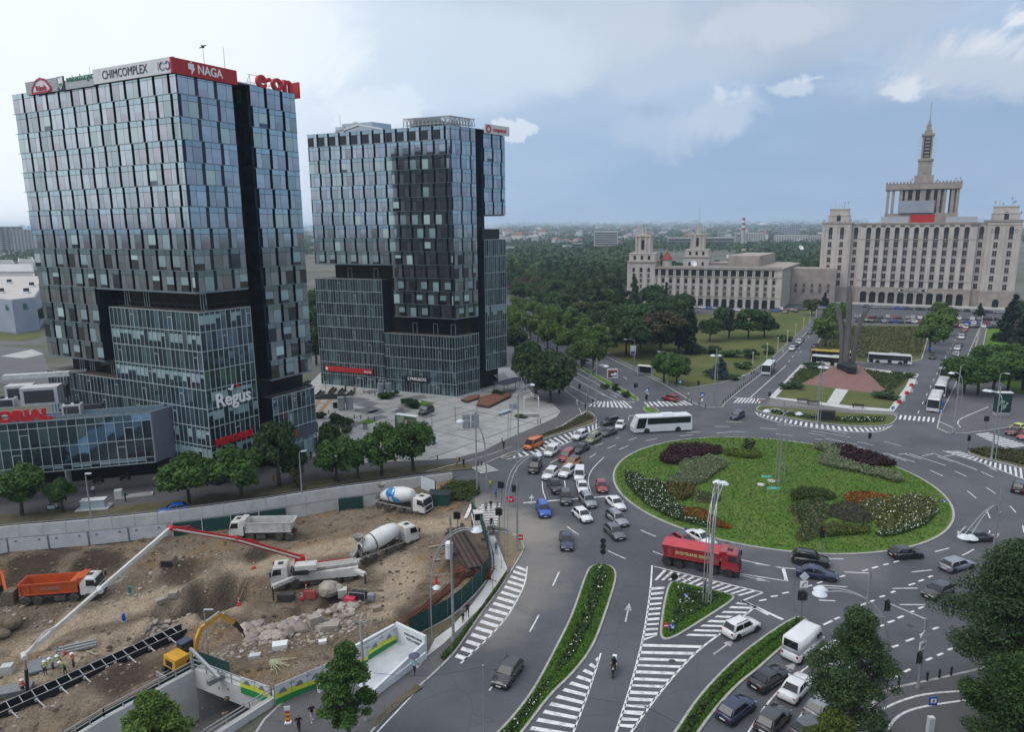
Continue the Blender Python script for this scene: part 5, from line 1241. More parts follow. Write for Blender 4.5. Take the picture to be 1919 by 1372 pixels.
for k in range(6):
 b=MB();s=(rng.uniform(12,26),rng.uniform(10,14),rng.uniform(5,9));b.box((0,0,s[2]/2),s,mi=0)
 if k<4:b.hX([(-s[0]/2-.4,-s[1]/2-.4,s[2]),(s[0]/2+.4,-s[1]/2-.4,s[2]),(s[0]/2+.4,s[1]/2+.4,s[2]),(-s[0]/2-.4,s[1]/2+.4,s[2]),(-s[0]/2+2,-.1,s[2]+3.4),(s[0]/2-2,-.1,s[2]+3.4),(s[0]/2-2,.1,s[2]+3.4),(-s[0]/2+2,.1,s[2]+3.4)],1)
 else:b.box((0,0,s[2]+.3),(s[0]+.4,s[1]+.4,.6),mi=1)
 for i in range(3):
  for j in range(2):b.box((-s[0]/3+i*s[0]/3,-s[1]/2,1.8+j*2.8),(1.6,.3,1.5),mi=2)
 HM.append(b.mesh('house',[rng.choice([mX,mX,mY]),mXr if k<2 else mXf,mV]))
n=0
while n<290:
 px=rng.uniform(935,1560)if rng.random()<.86 else rng.uniform(-60,90);py=427+(rng.random()**1.5)*34
 if px<100:py=437+rng.random()*34
 hor=425-(px-960)*.0082
 if py<hor+3.2:continue
 g=G(px,py);o=link('house',rng.choice(HM),None,g,rng.uniform(0,3.1));k=rng.uniform(.9,1.5)*max(1,g.length/1600);o.scale=(k,k,rng.choice([.9,1,1.2,1.9])*k**.6)
 tag(o,'distant town house or low block among trees near the horizon','house','distant town houses');n+=1
b=MB()
for k in range(2600):
 px=rng.uniform(560,1620)if rng.random()<.8 else rng.uniform(-80,100);hor=425-(px-960)*.0082;py=hor+1.6+(rng.random()**2.2)*16
 g=G(px,py);s=rng.uniform(10,34)*max(1,g.length/3500);b.box((g.x,g.y,s*.25),(s,s*.7,s*.5),rng.uniform(0,3),mi=rng.choice([0,0,0,1,2]))
tag(b.bd('far_town',[mX,mY,mXr]),kind='stuff')
# trees, shrubs and flower beds
def lM(name,a,b,isl=.45,rough=.6,transl=.22):return pbr(name,a,b,rough=rough,island=isl,scale=.55,detail=4,transl=transl,contrast=(.32,.68),spec=.3,rnd=.12)
LF=dict(plane=lM('plane_leaves',(.095,.165,.026),(.052,.100,.017)),dark=lM('dark_leaves',(.040,.080,.020),(.023,.050,.014)),mid=lM('green_leaves',(.046,.098,.020),(.026,.060,.014)),street=lM('street_tree_leaves',(.066,.135,.022),(.036,.084,.015)),olive=lM('olive_leaves',(.075,.095,.028),(.044,.058,.020)),brown=lM('brownish_leaves',(.070,.056,.026),(.042,.034,.018)),conifer=lM('conifer_needles',(.014,.036,.020),(.009,.022,.013)),blue=lM('blue_spruce_needles',(.040,.075,.068),(.026,.05,.046)),acacia=lM('feathery_leaves',(.052,.096,.032),(.030,.060,.020)),yellow=lM('yellow_green_leaves',(.10,.13,.018),(.06,.09,.014)),bark=pbr('bark',(.085,.07,.055),(.05,.04,.032),.95,scale=3),grey=lM('grey_twigs',(.075,.066,.06),(.05,.044,.04)))
def quads(c,nrm,size,rng,aspect=.62):
 n=len(c);a=rng.normal(size=(n,3));nn=nrm+rng.normal(size=(n,3))*.55;nn/=np.linalg.norm(nn,axis=1,keepdims=True)+1e-9
 t=a-(a*nn).sum(1,keepdims=True)*nn;t/=np.linalg.norm(t,axis=1,keepdims=True)+1e-9;b=np.cross(nn,t);s=size[:,None]
 v=np.stack([c-t*s,c+b*s*aspect,c+t*s,c-b*s*aspect],1).reshape(-1,3)
 return v
def mQ(name,v,mat,extra=None):
 me=bpy.data.meshes.new(name);nq=len(v)//4;ev,ef=extra or(np.zeros((0,3)),[])
 nv=len(v)+len(ev);me.vertices.add(nv);me.vertices.foreach_set('co',np.concatenate([v,ev]).astype(np.float32).ravel())
 nl=nq*4+sum(len(f)for f in ef);me.loops.add(nl)
 li=np.concatenate([np.arange(nq*4),np.array([i+len(v)for f in ef for i in f],dtype=int)]).astype(np.int32);me.loops.foreach_set('vertex_index',li)
 ls=np.concatenate([np.arange(nq)*4,nq*4+np.cumsum([0]+[len(f)for f in ef])[:-1]]).astype(np.int32)if len(ef)else(np.arange(nq)*4).astype(np.int32)
 me.polygons.add(len(ls));me.polygons.foreach_set('loop_start',ls)
 me.materials.append(mat);me.update(calc_edges=True);me.validate();return me
def ico(r,c,sub=1,squash=1.):
 bm=bmesh.new();bmesh.ops.create_icosphere(bm,subdivisions=sub,radius=r);v=np.array([(q.co.x,q.co.y,q.co.z*squash)for q in bm.verts])+np.array(c);f=[[q.index for q in p.verts]for p in bm.faces];bm.free();return v,f
def crown(name,mat,rx,rz,n,leaf,lobes=14,seed=0,form='round',core=.62):
 rng=np.random.default_rng(seed);L=[]
 for k in range(lobes):
  if form=='cone':
   t=(k+.5)/lobes;a=rng.uniform(0,6.28);rr=rx*(1-t)**.9*.62;L.append((rr*cos(a)*rng.uniform(.6,1),rr*sin(a)*rng.uniform(.6,1),-rz+2*rz*t,rx*(.46*(1-t)+.10)))
  elif form=='poplar':
   t=(k+.5)/lobes;w=sin(math.pi*min(1,t*.85+.15))**.6;a=rng.uniform(0,6.28);L.append((rx*.35*w*cos(a),rx*.35*w*sin(a),-rz+2*rz*t,rx*.62*w+.2))
  else:
   while True:
    p=rng.uniform(-1,1,3)
    if .12<(p**2).sum()<1:break
   p*=.66/max(.5,math.sqrt((p**2).sum()))*rng.uniform(.75,1.1)
   if form=='spread':p[2]=p[2]*.55+.15
   L.append((p[0]*rx,p[1]*rx,p[2]*rz,rng.uniform(.30,.46)*(rx*.6+rz*.4)))
 L=np.array(L);w=L[:,3]**2;pick=rng.choice(len(L),n,p=w/w.sum());d=rng.normal(size=(n,3));d/=np.linalg.norm(d,axis=1,keepdims=True)
 d[:,2]=np.where(d[:,2]<-.5,-d[:,2]*.6,d[:,2]);rad=L[pick,3]*(1-.42*rng.random(n)**2.2+.10*rng.normal(size=n)**2*.35)
 c=L[pick,:3]+d*rad[:,None];nb=d*.8+np.array([0,0,.55])
 v=quads(c,nb,leaf*rng.uniform(.6,1.35,n),rng)
 ev,ef=[],[];o=0
 for x in L:
  a,f=ico(x[3]*core,x[:3],1);a+=rng.normal(size=a.shape)*x[3]*.07;ev.append(a);ef+=[[i+o for i in q]for q in f];o+=len(a)
 zoff=np.array([0,0,rz]);return mQ(name,v+zoff,mat,(np.concatenate(ev)+zoff,ef))
def tM(h,r,rx,seed=0,limbs=5):
 rng=random.Random(seed);b=MB();top=Vector((rng.uniform(-.2,.2),rng.uniform(-.2,.2),h));b.tb((0,0,-.2),(0,0,.4),r*1.35,r,8,cap=False);b.tb((0,0,.4),top,r,r*.72,8)
 for k in range(limbs):
  a=6.283*k/limbs+rng.uniform(-.4,.4);m=top+Vector((cos(a)*rx*.28,sin(a)*rx*.28,rx*rng.uniform(.25,.5)));e=m+Vector((cos(a)*rx*.3,sin(a)*rx*.3,rx*rng.uniform(.3,.6)));b.tb(top,m,r*.5,r*.32,6);b.tb(m,e,r*.32,r*.1,5)
 return b.mesh('trunk',LF['bark'],True)
CR={}
def kind(k,mat,rx,rz,n,leaf,th,form='round',nvar=3,lobes=14):
 CR[k]=[(crown('crown',LF[mat],rx,rz,n,leaf,lobes,hash(k)%1000+i*17,form),tM(th+rz*.5,.18+rx*.035,rx,i,0 if form in('cone','poplar')else 5),rx,rz,th)for i in range(nvar)]
import zlib
hash=lambda s:zlib.crc32(s.encode())
kind('plane','plane',5.2,4.6,5200,.42,2.6);kind('dark','dark',5.6,5.2,4200,.50,2.2,nvar=4);kind('mid','mid',5.2,5.,4200,.50,2.4,nvar=4);kind('olive','olive',5.,4.8,4200,.48,2.4,nvar=2)
kind('brown','brown',4.8,4.6,3600,.46,2.4,nvar=2);kind('conifer','conifer',3.4,7.,3600,.42,.8,'cone',lobes=22);kind('poplar','dark',2.2,8.,2600,.42,1.2,'poplar',2,12);kind('grey','grey',4.4,4.4,1700,.36,2.6,nvar=1)
kind('street','street',3.6,3.4,6500,.26,1.9,nvar=4,lobes=18);kind('blue','blue',2.6,3.2,3600,.22,.3,'cone',1,20);kind('shrub','mid',1.5,1.,900,.20,.1,nvar=3,lobes=7);kind('darkshrub','dark',1.5,1.,900,.20,.1,nvar=3,lobes=7);kind('lodge','olive',1.4,1.6,900,.22,.5,nvar=2,lobes=7)
TR=random.Random(21)
def tree(k,loc,h,w,label,group=None,name='tree',cat='tree',bare=True):
 m,tm,rx,rz,th=TR.choice(CR[k]);sz=h/(2*rz+th);sx=w/(2*rx)
 t=tG(name,label,cat,loc,TR.uniform(0,6.28),group)
 c=link('crown',m,t,(0,0,th*sz));c.scale=(sx,sx,sz)
 if name not in('shrub','hedge'):q=link('trunk',tm,t);q.scale=(sz,sz,sz)
 return t
A_=G(1303,758);B_=G(1154,678);AD=(B_-A_);AD.z=0;AD.normalize();AN_=Vector((AD.y,-AD.x,0))
n=0
for i in range(60):
 for j in range(24):
  s=30+i*13.5+TR.uniform(-4.5,4.5);q=11+j*12.5+TR.uniform(-4.5,4.5);p=A_+AD*s+AN_*q
  px,py=P2((p.x,p.y,0))
  if p.y<205 or p.y>1050 or px<925 or px>1560:continue
  if 1285<px<1520 and 583<py<720:continue
  if px>1240 and py>630:continue
  rel=Vector((p.x,p.y))-WE;a=rel.dot(WDv);bdist=rel.dot(Vector((-WDv.y,WDv.x)))
  if-96<a<22 and-16<bdist<90:continue
  if px>1470 and p.y<420:continue
  if n>=285:continue
  kk=TR.choices(['dark','mid','olive','brown','conifer','poplar','grey'],[5,4,1.6,.7,.8,.25,.35])[0]
  hh=TR.uniform(10,15)*(1.25 if kk in('poplar',)else 1);wd=TR.uniform(11,15)
  if kk=='conifer':hh,wd=TR.uniform(13,19),TR.uniform(6,8)
  if kk=='poplar':hh,wd=TR.uniform(17,24),TR.uniform(4,5.5)
  if kk=='grey':hh,wd=10,9
  lab=dict(dark='dark green broadleaf tree',mid='mid green broadleaf tree',olive='olive green rounded tree',brown='brownish tree',conifer='dark pointed conifer',poplar='slim dark poplar',grey='bare greyish tree')[kk]+' in the '+('front' if i<12 else 'middle' if i<24 else 'back' if i<40 else 'farthest part')+' of the park wood, '+('beside the avenue' if j<3 else 'left of its centre' if j<8 else 'right of its centre' if j<13 else 'towards the palace wing' if j<18 else 'behind the palace wing')
  tree(kk,p,hh,wd,lab,dict(dark='dark park trees',mid='mid green park trees',olive='olive park trees',brown='brownish park trees',conifer='park conifers',poplar='park poplars',grey='bare park trees')[kk]);n+=1
for i,(px,py)in enumerate(((1112,700),(1090,688),(1066,675),(1044,663),(1026,652),(1008,642),(994,634),(980,626),(968,619),(958,613),(1130,668),(1112,655),(1092,645),(1072,636),(1052,626),(1034,617),(1016,609),(1000,601),(985,594),(972,588))):
 tree('plane',G(px,py),TR.uniform(8.5,11),TR.uniform(8,10.5),'bright green plane tree, number %d from the junction in the %s row along the avenue'%(i%10+1,'median' if i<10 else 'right-hand'),'plane trees along the avenue')
for k,px,py,h,w_,lab in(('brown',1236,664,14.5,17,'broad dark chestnut with a browning crown at the park edge'),('conifer',1290,662,17,9,'dark conifer right of the broad chestnut'),('dark',1272,655,14,12,'dark broadleaf tree behind the broad chestnut, right side'),('dark',1200,655,12,11,'dark broadleaf tree left of the broad chestnut'),('street',1244,717,8.4,7.5,'left of two leafy street trees by the bus shelter'),('street',1268,722,8.,8.5,'right of two leafy street trees near the bus shelter'),('blue',1350,709,6.,6.5,'blue spruce at the corner of the park lawn'),('dark',1366,634,12.5,13,'round dark tree standing on the park lawn, left of a pair'),('mid',1402,634,11.5,12,'round tree standing on the park lawn, right of a pair'),('mid',1432,632,10,12,'wide low tree at the right end of the lawn pair'),('dark',1330,640,9,10,'dark tree at the left edge of the park lawn'),('olive',1520,591,8,9,'small yellowing round tree before the palace corner'),('conifer',1545,577,8,6,'small dark conifer against the palace left tower'),('plane',1546,652,11,10,'nearest bright plane tree left of the monument'),('plane',1553,636,11,10,'second bright plane tree left of the monument'),('plane',1561,621,10.5,9,'third bright plane tree left of the monument'),('plane',1569,608,10,9,'farthest bright plane tree left of the monument'),('plane',1742,662,11,10.5,'nearest bright plane tree in the group right of the field'),('plane',1752,645,11.5,10.5,'second bright plane tree in the group right of the field'),('plane',1761,629,11.5,10.5,'third bright plane tree in the group right of the field'),('plane',1766,615,11,10,'farthest bright plane tree in the group right of the field'),('conifer',1893,640,17,11,'big dark spruce at the right edge by the lawn'),('conifer',1915,660,14,10,'dark spruce behind the right street trees'),('conifer',1835,592,6,5,'small dark fir before the palace right tower'),('dark',1910,618,13,12,'dark tree at the right edge before the palace'),('grey',1925,650,11,9,'bare greyish tree at the right edge'),('street',1806,740,10,10.5,'street tree with buses behind it, leftmost of the right-hand row'),('street',1832,742,10,10,'second street tree in the right-hand row'),('street',1860,738,10.5,11,'third street tree in the right-hand row'),('street',1888,735,10.5,11,'fourth street tree in the right-hand row'),('street',1916,732,11,11,'rightmost street tree in the right-hand row'),('street',1850,712,10,11,'street tree in the back line of the right-hand row, left'),('street',1895,712,10.5,11,'street tree in the back line of the right-hand row, right'),('street',1940,740,11,11,'street tree cut by the right edge of the row'),('dark',1004,748,13.5,11,'big dark tree right of the far tower awning'),('dark',1032,756,13.,11.5,'big dark tree at the plaza tip beside the avenue'),('mid',990,718,12,10,'green tree behind the dark trees by the avenue'),('dark',1048,738,11,9,'dark tree leaning over the avenue pavement'),('mid',965,668,11,10,'green tree at the foot of the far tower right wing'),('plane',955,640,10,9,'bright tree just right of the far tower'),('dark',593,684,13,9,'dark tree in the gap between the two towers, front'),('dark',588,640,15,12,'dark tree in the gap between the two towers, middle'),('mid',592,600,15,14,'dark tree in the gap between the two towers, back'),('dark',84,612,9,8,'dark tree between the warehouse and the near tower'),('street',42,968,8.2,7.6,'large round bright street tree at the left edge'),('street',119,962,5.8,4.,'small narrow bright street tree next to the large one'),('street',356,946,8.4,9.4,'broad dark green street tree before the clinic wing corner'),('street',452,936,8.6,8.4,'broad street tree below the red wall lettering'),('dark',524,915,12.,6.6,'tall dark tree in front of the rear entrance block'),('dark',552,905,7.2,5.,'lower dark tree right of the tall dark one'),('lodge',559,918,5.,2.2,'thin yellowish sapling next to the lamp post'),('street',632,905,7.8,7.8,'leftmost street tree of the clump before the plaza'),('dark',622,885,9.4,5.,'dark tree rising behind the clump before the plaza'),('street',672,898,7.2,6.2,'second street tree of the clump before the plaza'),('street',716,893,9.2,7.6,'street tree left of the billboard'),('street',775,884,9.2,7.4,'street tree in front of the billboard'),('lodge',1402,848,3.,2.6,'lone dark bush tree on the far side of the roundabout')):
 tree(k,G(px,py),h,w_,lab)
for px,py,h,w_,k,lab in((1330,662,2.5,9,'darkshrub','wide dark clipped bush on the park lawn, left'),(1372,668,2.6,8,'shrub','wide clipped bush on the park lawn, middle'),(1392,690,2.2,6,'shrub','low bush beside the blue spruce'),(1405,672,3,6,'darkshrub','reddish dark bush on the park lawn'),(1330,703,2,5,'darkshrub','dark hedge bush left of the blue spruce'),(1438,662,2.4,8,'shrub','bush at the right end of the park lawn'),(1470,640,2.2,7,'shrub','bush under the far lawn tree'),(1375,712,1.4,5,'shrub','low bush right of the blue spruce'),(1485,728,1.6,7,'darkshrub','dark clipped mound left of the red paving'),(1524,690,1.6,8,'darkshrub','dark clipped mound behind the monument plot, left'),(1662,745,1.6,8,'darkshrub','dark clipped mound right of the red paving'),(1690,708,1.6,7,'darkshrub','dark clipped mound at the back right of the monument plot'),(1133,728,1.4,2.8,'darkshrub','dark ball shrub on the avenue median, farthest of three'),(1154,732,1.6,3.2,'darkshrub','dark ball shrub on the avenue median, middle of three'),(1174,744,1.6,3.2,'darkshrub','dark ball shrub on the avenue median, nearest of three'),(1094,683,1.6,3.4,'darkshrub','dark ball shrub on the far avenue median, right'),(1076,673,1.6,3.4,'darkshrub','dark ball shrub on the far avenue median, left'),(720,748,1.6,4.6,'darkshrub','bushy planter bed beside two grey columns'),(736,744,1.9,3.6,'shrub','tall bush at the right end of the columns bed'),(768,762,2.4,5.,'shrub','big planted hedge box in the plaza middle'),(776,766,2.2,4.4,'darkshrub','dark right half of the plaza hedge box'),(630,797,2.6,4.4,'shrub','big hedge bush left part, before the tower entrance'),(645,800,2.4,4.4,'darkshrub','big hedge bush right part, before the tower entrance'),(600,785,1.6,3.2,'darkshrub','low bush by the rear block corner'),(650,812,1.6,3.,'lodge','grassy bush below the entrance hedge'),(935,742,1.4,4.,'darkshrub','dark bush in the terrace planter'),(925,752,.9,2.,'shrub','small grey-green bush in the terrace planter'),(913,757,.8,1.6,'shrub','smaller grey-green bush at the planter front'),(978,783,.7,3.4,'lodge','dry grass patch by the concrete bench'),(575,726,1.6,4.2,'darkshrub','hedge behind the rear entrance terrace')):
 tree(k,G(px,py),h,w_,lab,name='shrub',cat='shrub')
def sC(name,mat,w,h,th,n,leaf,sprays,seed,top=.25,flat=.5,gap=.9):
 rng=np.random.default_rng(seed);C=[]
 for k in range(sprays):
  t=rng.random()**.8;prof=sin(math.pi*(.16+.80*t))**.7*(1-(1-top)*max(0,t-.45)/.55);a=2.4*k+rng.uniform(-.6,.6);r=w/2*prof*math.sqrt(rng.uniform(.10,1.))*gap*rng.uniform(.85,1.18)
  C.append((r*cos(a),r*sin(a),th+(h-th)*(.04+.92*t),rng.uniform(.07,.15)*w))
 C=np.array(C);wt=C[:,3]**2;pick=rng.choice(len(C),n,p=wt/wt.sum());d=rng.normal(size=(n,3));d/=np.linalg.norm(d,axis=1,keepdims=True);rad=C[pick,3]*rng.random(n)**.42
 c=C[pick,:3]+d*rad[:,None]*np.array([1.15,1.15,flat]);c[:,2]-=.10*(np.hypot(d[:,0],d[:,1])*rad)**1.5
 return mQ(name,quads(c,d*.35+np.array([0,0,.8]),leaf*rng.uniform(.55,1.4,n),rng,.5),LF[mat]),C
def nT(label,base,h,w_,mat,n,leaf,seed,th=None,sprays=90,top=.3,flat=.55,lean=(0,0)):
 th=th or h*.25;m,C=sC('crown',mat,w_,h,th,n,leaf,sprays,seed,top,flat);t=tG('tree',label,'tree',base,0);link('crown',m,t,(lean[0],lean[1],0));r=random.Random(seed)
 b=MB();top_=Vector((lean[0]*.6,lean[1]*.6,th+(h-th)*.55));R0=.14+w_*.017;P=[Z_(-.2),Vector((lean[0]*.2,lean[1]*.2,th*.6)),Vector((lean[0]*.4,lean[1]*.4,th)),top_]
 for k in range(3):b.tb(P[k],P[k+1],R0*(1-.22*k),R0*(.78-.22*k),8)
 b.bd('trunk',LF['bark'],t);tw=MB()
 for x,y,z,s in C[::2]:
  e=Vector((x+lean[0],y+lean[1],z));q=P[2].lerp(top_,max(0,min(1,(z-th)/(h-th)*.9-.15)));mid=q.lerp(e,.5)+Z_(-.06*w_);tw.tb(q,mid,.055,.04,5);tw.tb(mid,e,.04,.018,4)
 tw.bd('branch',LF['bark'],t);return t
nT('leafy plane tree on the footway corner by the stairwell',G(657,1418),10.2,5.,'street',17000,.135,3,th=3.4,sprays=70)
nT('bright green tree at the bottom edge before the underpass ramp',G(296,1448,-.2),7.,5.8,'plane',17000,.15,5,th=.9,sprays=70,top=.5)
nT('tall feathery acacia covering the queue of cars',G(1588,1422),13.2,7.2,'acacia',34000,.105,7,th=2.6,sprays=120,top=.12)
nT('yellow-green bushy tree at the foot of the acacia',G(1556,1478),6.6,4.8,'yellow',15000,.12,9,th=.8,sprays=60,top=.6)
nT('huge dark acacia at the right edge over the crossing',G(1880,1335),16.,12.,'acacia',56000,.13,11,th=3.6,sprays=170,top=.45)
nT('dark acacia behind the huge one at the right edge',G(1965,1300),13.5,10.,'dark',36000,.15,13,th=3.,sprays=110,top=.5)
nT('pale flowering tree at the right edge behind the acacias',G(1955,1140),9.4,6.4,'olive',17000,.13,15,th=2.,sprays=70,top=.5)
nT('leafy tree at the lower right corner of the pavement',G(1900,1440),9.6,9.,'mid',36000,.12,17,th=1.8,sprays=110,top=.5)
rng=np.random.default_rng(4);cs,nn_,ss=[],[],[]
def wood(px0,px1,cnt,lo,hi,pw=1.6):
 for _ in range(cnt):
  px=rng.uniform(px0,px1);hor=425-(px-960)*.0082;py=hor+lo+rng.random()**pw*(hi-lo);g=G(px,py);k=max(1.,g.length/1500);m=26
  d=rng.normal(size=(m,3));d/=np.linalg.norm(d,axis=1,keepdims=True);d[:,2]=abs(d[:,2]);r=8.*k*rng.uniform(.7,1.3);c=np.array([g.x,g.y,r*.35])+d*np.array([r*1.2,r*1.2,r*.9]);cs.append(c);nn_.append(d);ss.append(np.full(m,2.7*k))
wood(930,1620,1700,2.5,52,1.5);wood(935,1185,620,40,105,1.);wood(1380,1540,200,30,75,1.);wood(-90,110,260,4,62,1.4);wood(1600,2010,120,2.5,40);wood(560,620,60,3,60)
c=np.concatenate(cs);tag(link('woodland',mQ('woodland',quads(c,np.concatenate(nn_)*.7+np.array([0,0,.4]),np.concatenate(ss),rng,.8),LF['dark'])),kind='stuff')
# beds on the roundabout and the medians
def bed(name,pts,h,n,leaf,mats,seed,zf=None,mound=True,mix=None,tall=.0,kind_='stuff'):
 rng=np.random.default_rng(seed);P=[Vector((p[0],p[1],0))for p in pts];x0,x1=min(p.x for p in P),max(p.x for p in P);y0,y1=min(p.y for p in P),max(p.y for p in P)
 got=[]
 while len(got)<n:
  x,y=rng.uniform(x0,x1),rng.uniform(y0,y1)
  if inside((x,y),P):got.append((x,y))
 got=np.array(got);ed=np.array([sE(q,P+[P[0]])for q in got[::max(1,n//1500)]])if False else None
 zz=np.array([zf(q)if zf else .14 for q in got]);bump=np.array([mN_.noise((q[0]*.9,q[1]*.9,seed))for q in got])
 hh=h*(.55+.45*rng.random(n))*(1+.35*bump)
 c=np.c_[got,zz+hh*rng.random(n)**.5]
 d=rng.normal(size=(n,3))*.7+np.array([0,0,.9]);shares=mix or[1.];a=0;out=[]
 for k,(m,sh)in enumerate(zip(mats,shares)):
  b=a+int(n*sh);s=leaf*(1 if k==0 else .7);cc=c[a:b].copy()
  if k:cc[:,2]=zz[a:b]+hh[a:b]*1.05
  v=quads(cc,d[a:b],s*rng.uniform(.7,1.3,b-a),rng,.7);a=b
  out.append(tag(link(name if k==0 else 'blossom',mQ(name,v,m)),kind=kind_))
 return out
M_PURP=lM('purple_leaves',(.050,.018,.020),(.026,.010,.013),transl=.1);M_SILV=lM('silver_leaves',(.215,.25,.145),(.135,.175,.085));M_OCH=lM('ochre_leaves',(.115,.095,.022),(.075,.07,.018));M_ORNG=lM('orange_blossom',(.40,.115,.012),(.24,.08,.012),transl=.1)
M_WFL=pbr('white_blossom',(.70,.71,.62),(.55,.56,.48),.8,scale=2);mE=lM('bed_leaves',(.045,.085,.020),(.026,.052,.014));M_LIME=lM('lime_leaves',(.115,.160,.018),(.07,.11,.014));mQ_=lM('yellow_olive_leaves',(.105,.115,.028),(.06,.075,.02));M_GTUFT=lM('grass_blades',(.080,.165,.020),(.050,.115,.014),transl=.15);M_DRYG=lM('dry_seed_heads',(.22,.20,.10),(.15,.14,.07))
z2=lambda q:pX([(1120+a/4.361,780+b/4.361)for a,b in q]);z3=lambda q:pX([(1480+a/4.371,780+b/4.371)for a,b in q])
bed('shrub_bed',z2([(510,390),(505,365),(560,310),(620,265),(760,262),(900,275),(1010,298),(1020,330),(950,348),(870,360),(800,375),(700,395),(640,425),(560,415)]),1.1,9000,.17,[M_PURP],1,zD_)
bed('shrub_bed',z2([(660,430),(720,395),(830,385),(900,365),(1000,385),(1055,425),(1040,460),(940,520),(880,570),(780,600),(660,600),(560,580),(570,545),(650,510),(710,480)]),1.,10000,.15,[M_SILV],2,zD_)
bed('shrub_bed',z2([(560,590),(660,603),(780,605),(790,650),(760,690),(690,720),(620,690),(560,640)]),.9,4000,.16,[M_OCH],3,zD_)
bed('shrub_bed',z2([(1030,320),(1100,310),(1200,322),(1330,335),(1340,365),(1260,378),(1150,368),(1050,350)]),.9,4500,.16,[M_LIME],4,zD_)
bed('flower_bed',z2([(220,470),(300,480),(400,545),(480,545),(550,585),(560,650),(640,720),(690,775),(720,850),(830,870),(960,930),(880,925),(740,890),(620,860),(500,800),(400,740),(300,650),(230,560)]),.55,9000,.17,[mE,M_WFL],5,zD_,mix=[.95,.05])
bed('flower_bed',z2([(690,775),(790,785),(880,800),(940,850),(1080,925),(1090,945),(1000,935),(900,890),(790,860),(720,830)]),.5,4500,.15,[M_ORNG,mE],6,zD_,mix=[.72,.28])
bed('flower_bed',z3([(440,700),(490,665),(600,655),(700,670),(860,690),(780,705),(640,705),(560,745),(480,725)]),.5,4500,.15,[M_ORNG,mE],7,zD_,mix=[.75,.25])
bed('shrub_bed',z3([(340,270),(450,260),(560,300),(700,335),(880,410),(820,430),(740,430),(700,445),(600,430),(480,390),(400,360),(420,320)]),1.1,8000,.17,[M_PURP],8,zD_)
bed('shrub_bed',z3([(190,250),(300,250),(430,265),(460,310),(400,360),(440,395),(600,445),(760,470),(900,510),(935,550),(880,570),(760,540),(560,490),(360,455),(240,420),(230,370),(320,320),(200,290)]),1.,11000,.15,[M_SILV],9,zD_)
bed('shrub_bed',z3([(0,680),(100,650),(250,660),(380,710),(260,735),(120,720),(10,740)]),1.,5000,.16,[M_LIME,mE],10,zD_,mix=[.6,.4])
bed('flower_bed',z3([(560,745),(650,710),(860,700),(1000,660),(1180,700),(1210,760),(1150,850),(1080,890),(900,950),(760,990),(700,900),(640,810)]),.45,9000,.18,[mQ_,M_WFL],11,zD_,mix=[.965,.035])
bed('flower_bed',z3([(700,990),(900,945),(1090,880),(1200,770),(1215,800),(1110,910),(900,990),(760,1010)]),.5,2500,.15,[mE,M_WFL],12,zD_,mix=[.93,.07])
bed('shrub_bed',z3([(270,960),(340,920),(520,940),(660,955),(640,985),(480,1000),(300,1015)]),.8,3500,.16,[M_LIME,mQ_],13,zD_,mix=[.6,.4])
bed('ornamental_grass',z3([(-20,790),(150,740),(260,740),(330,820),(270,900),(230,1010),(100,1060),(40,1000),(90,930)]),.8,4200,.17,[M_DRYG,mE],14,zD_,mix=[.45,.55])
bed('ornamental_grass',z3([(330,770),(450,730),(560,760),(680,850),(640,910),(480,900),(320,850)]),.4,3000,.14,[lM('dull_leaves',(.075,.075,.045),(.05,.052,.03))],15,zD_)
bed('ornamental_grass',z2([(760,690),(800,650),(930,670),(1020,710),(960,740),(820,730)]),.5,1800,.15,[M_DRYG,mE],16,zD_,mix=[.5,.5])
def tU(name,pts,n,leaf,mats,mix,seed,zf=None,h=.22):bed(name,pts,h,n,leaf,mats,seed,zf,mix=mix)
tU('lawn_grass',[ISC+Vector((25.3*cos(a),25.3*sin(a),0))for a in np.linspace(0,6.283,40)[:-1]],30000,.13,[M_GTUFT,M_DRYG],[.95,.05],20,zD_,.14)
M_TUFT2=lM('fresh_blades',(.085,.180,.018),(.055,.13,.012),transl=.2)
for i,(q,n_)in enumerate(((MED1,26000),(MED2,9000),(MED3,22000))):
 qq=iS(sL(q,2),.35);tU('grass',qq,n_,.10,[M_TUFT2,M_GTUFT],[.6,.4],30+i,None,.20)
 tU('flower_bed',iS(qq,.9),n_//7,.16,[mE,M_WFL],[1,0]if i==2 else[.97,.03],40+i,None,.42)
tU('flower_bed',pX([(1430,767),(1480,776),(1560,785),(1600,783),(1660,785),(1655,792),(1600,794),(1530,788),(1450,776)]),2600,.2,[mE,M_WFL],[.93,.07],50,None,.5)
tU('shrub_bed',pX([(1812,847),(1850,844),(1919,848),(1970,852),(1970,876),(1919,874),(1890,866),(1840,856)]),4200,.22,[mQ_,LF['brown']],[.75,.25],51,None,.7)
tU('shrub_bed',pX([(985,838),(1020,814),(1060,799),(1098,776),(1112,785),(1060,806),(1015,820),(978,844)]),2600,.16,[lM('dry_leaves',(.11,.095,.055),(.07,.062,.038)),mQ_],[.7,.3],52,None,.35)
tU('rough_grass',pX([(1530,668),(1532,648),(1555,613),(1738,614),(1734,640),(1724,668),(1640,676)]),11000,.30,[mQ_,lM('meadow_leaves',(.05,.062,.025),(.034,.044,.017))],[.5,.5],53,None,.6)
tU('rough_grass',pX([(1500,692),(1478,716),(1460,736),(1500,720),(1530,712),(1558,698)]),2600,.22,[mE,mQ_],[.7,.3],54,None,.7)
tU('rough_grass',pX([(1616,694),(1702,708),(1690,722),(1672,734),(1650,728),(1628,708)]),3000,.22,[mE,mQ_],[.7,.3],55,None,.7)
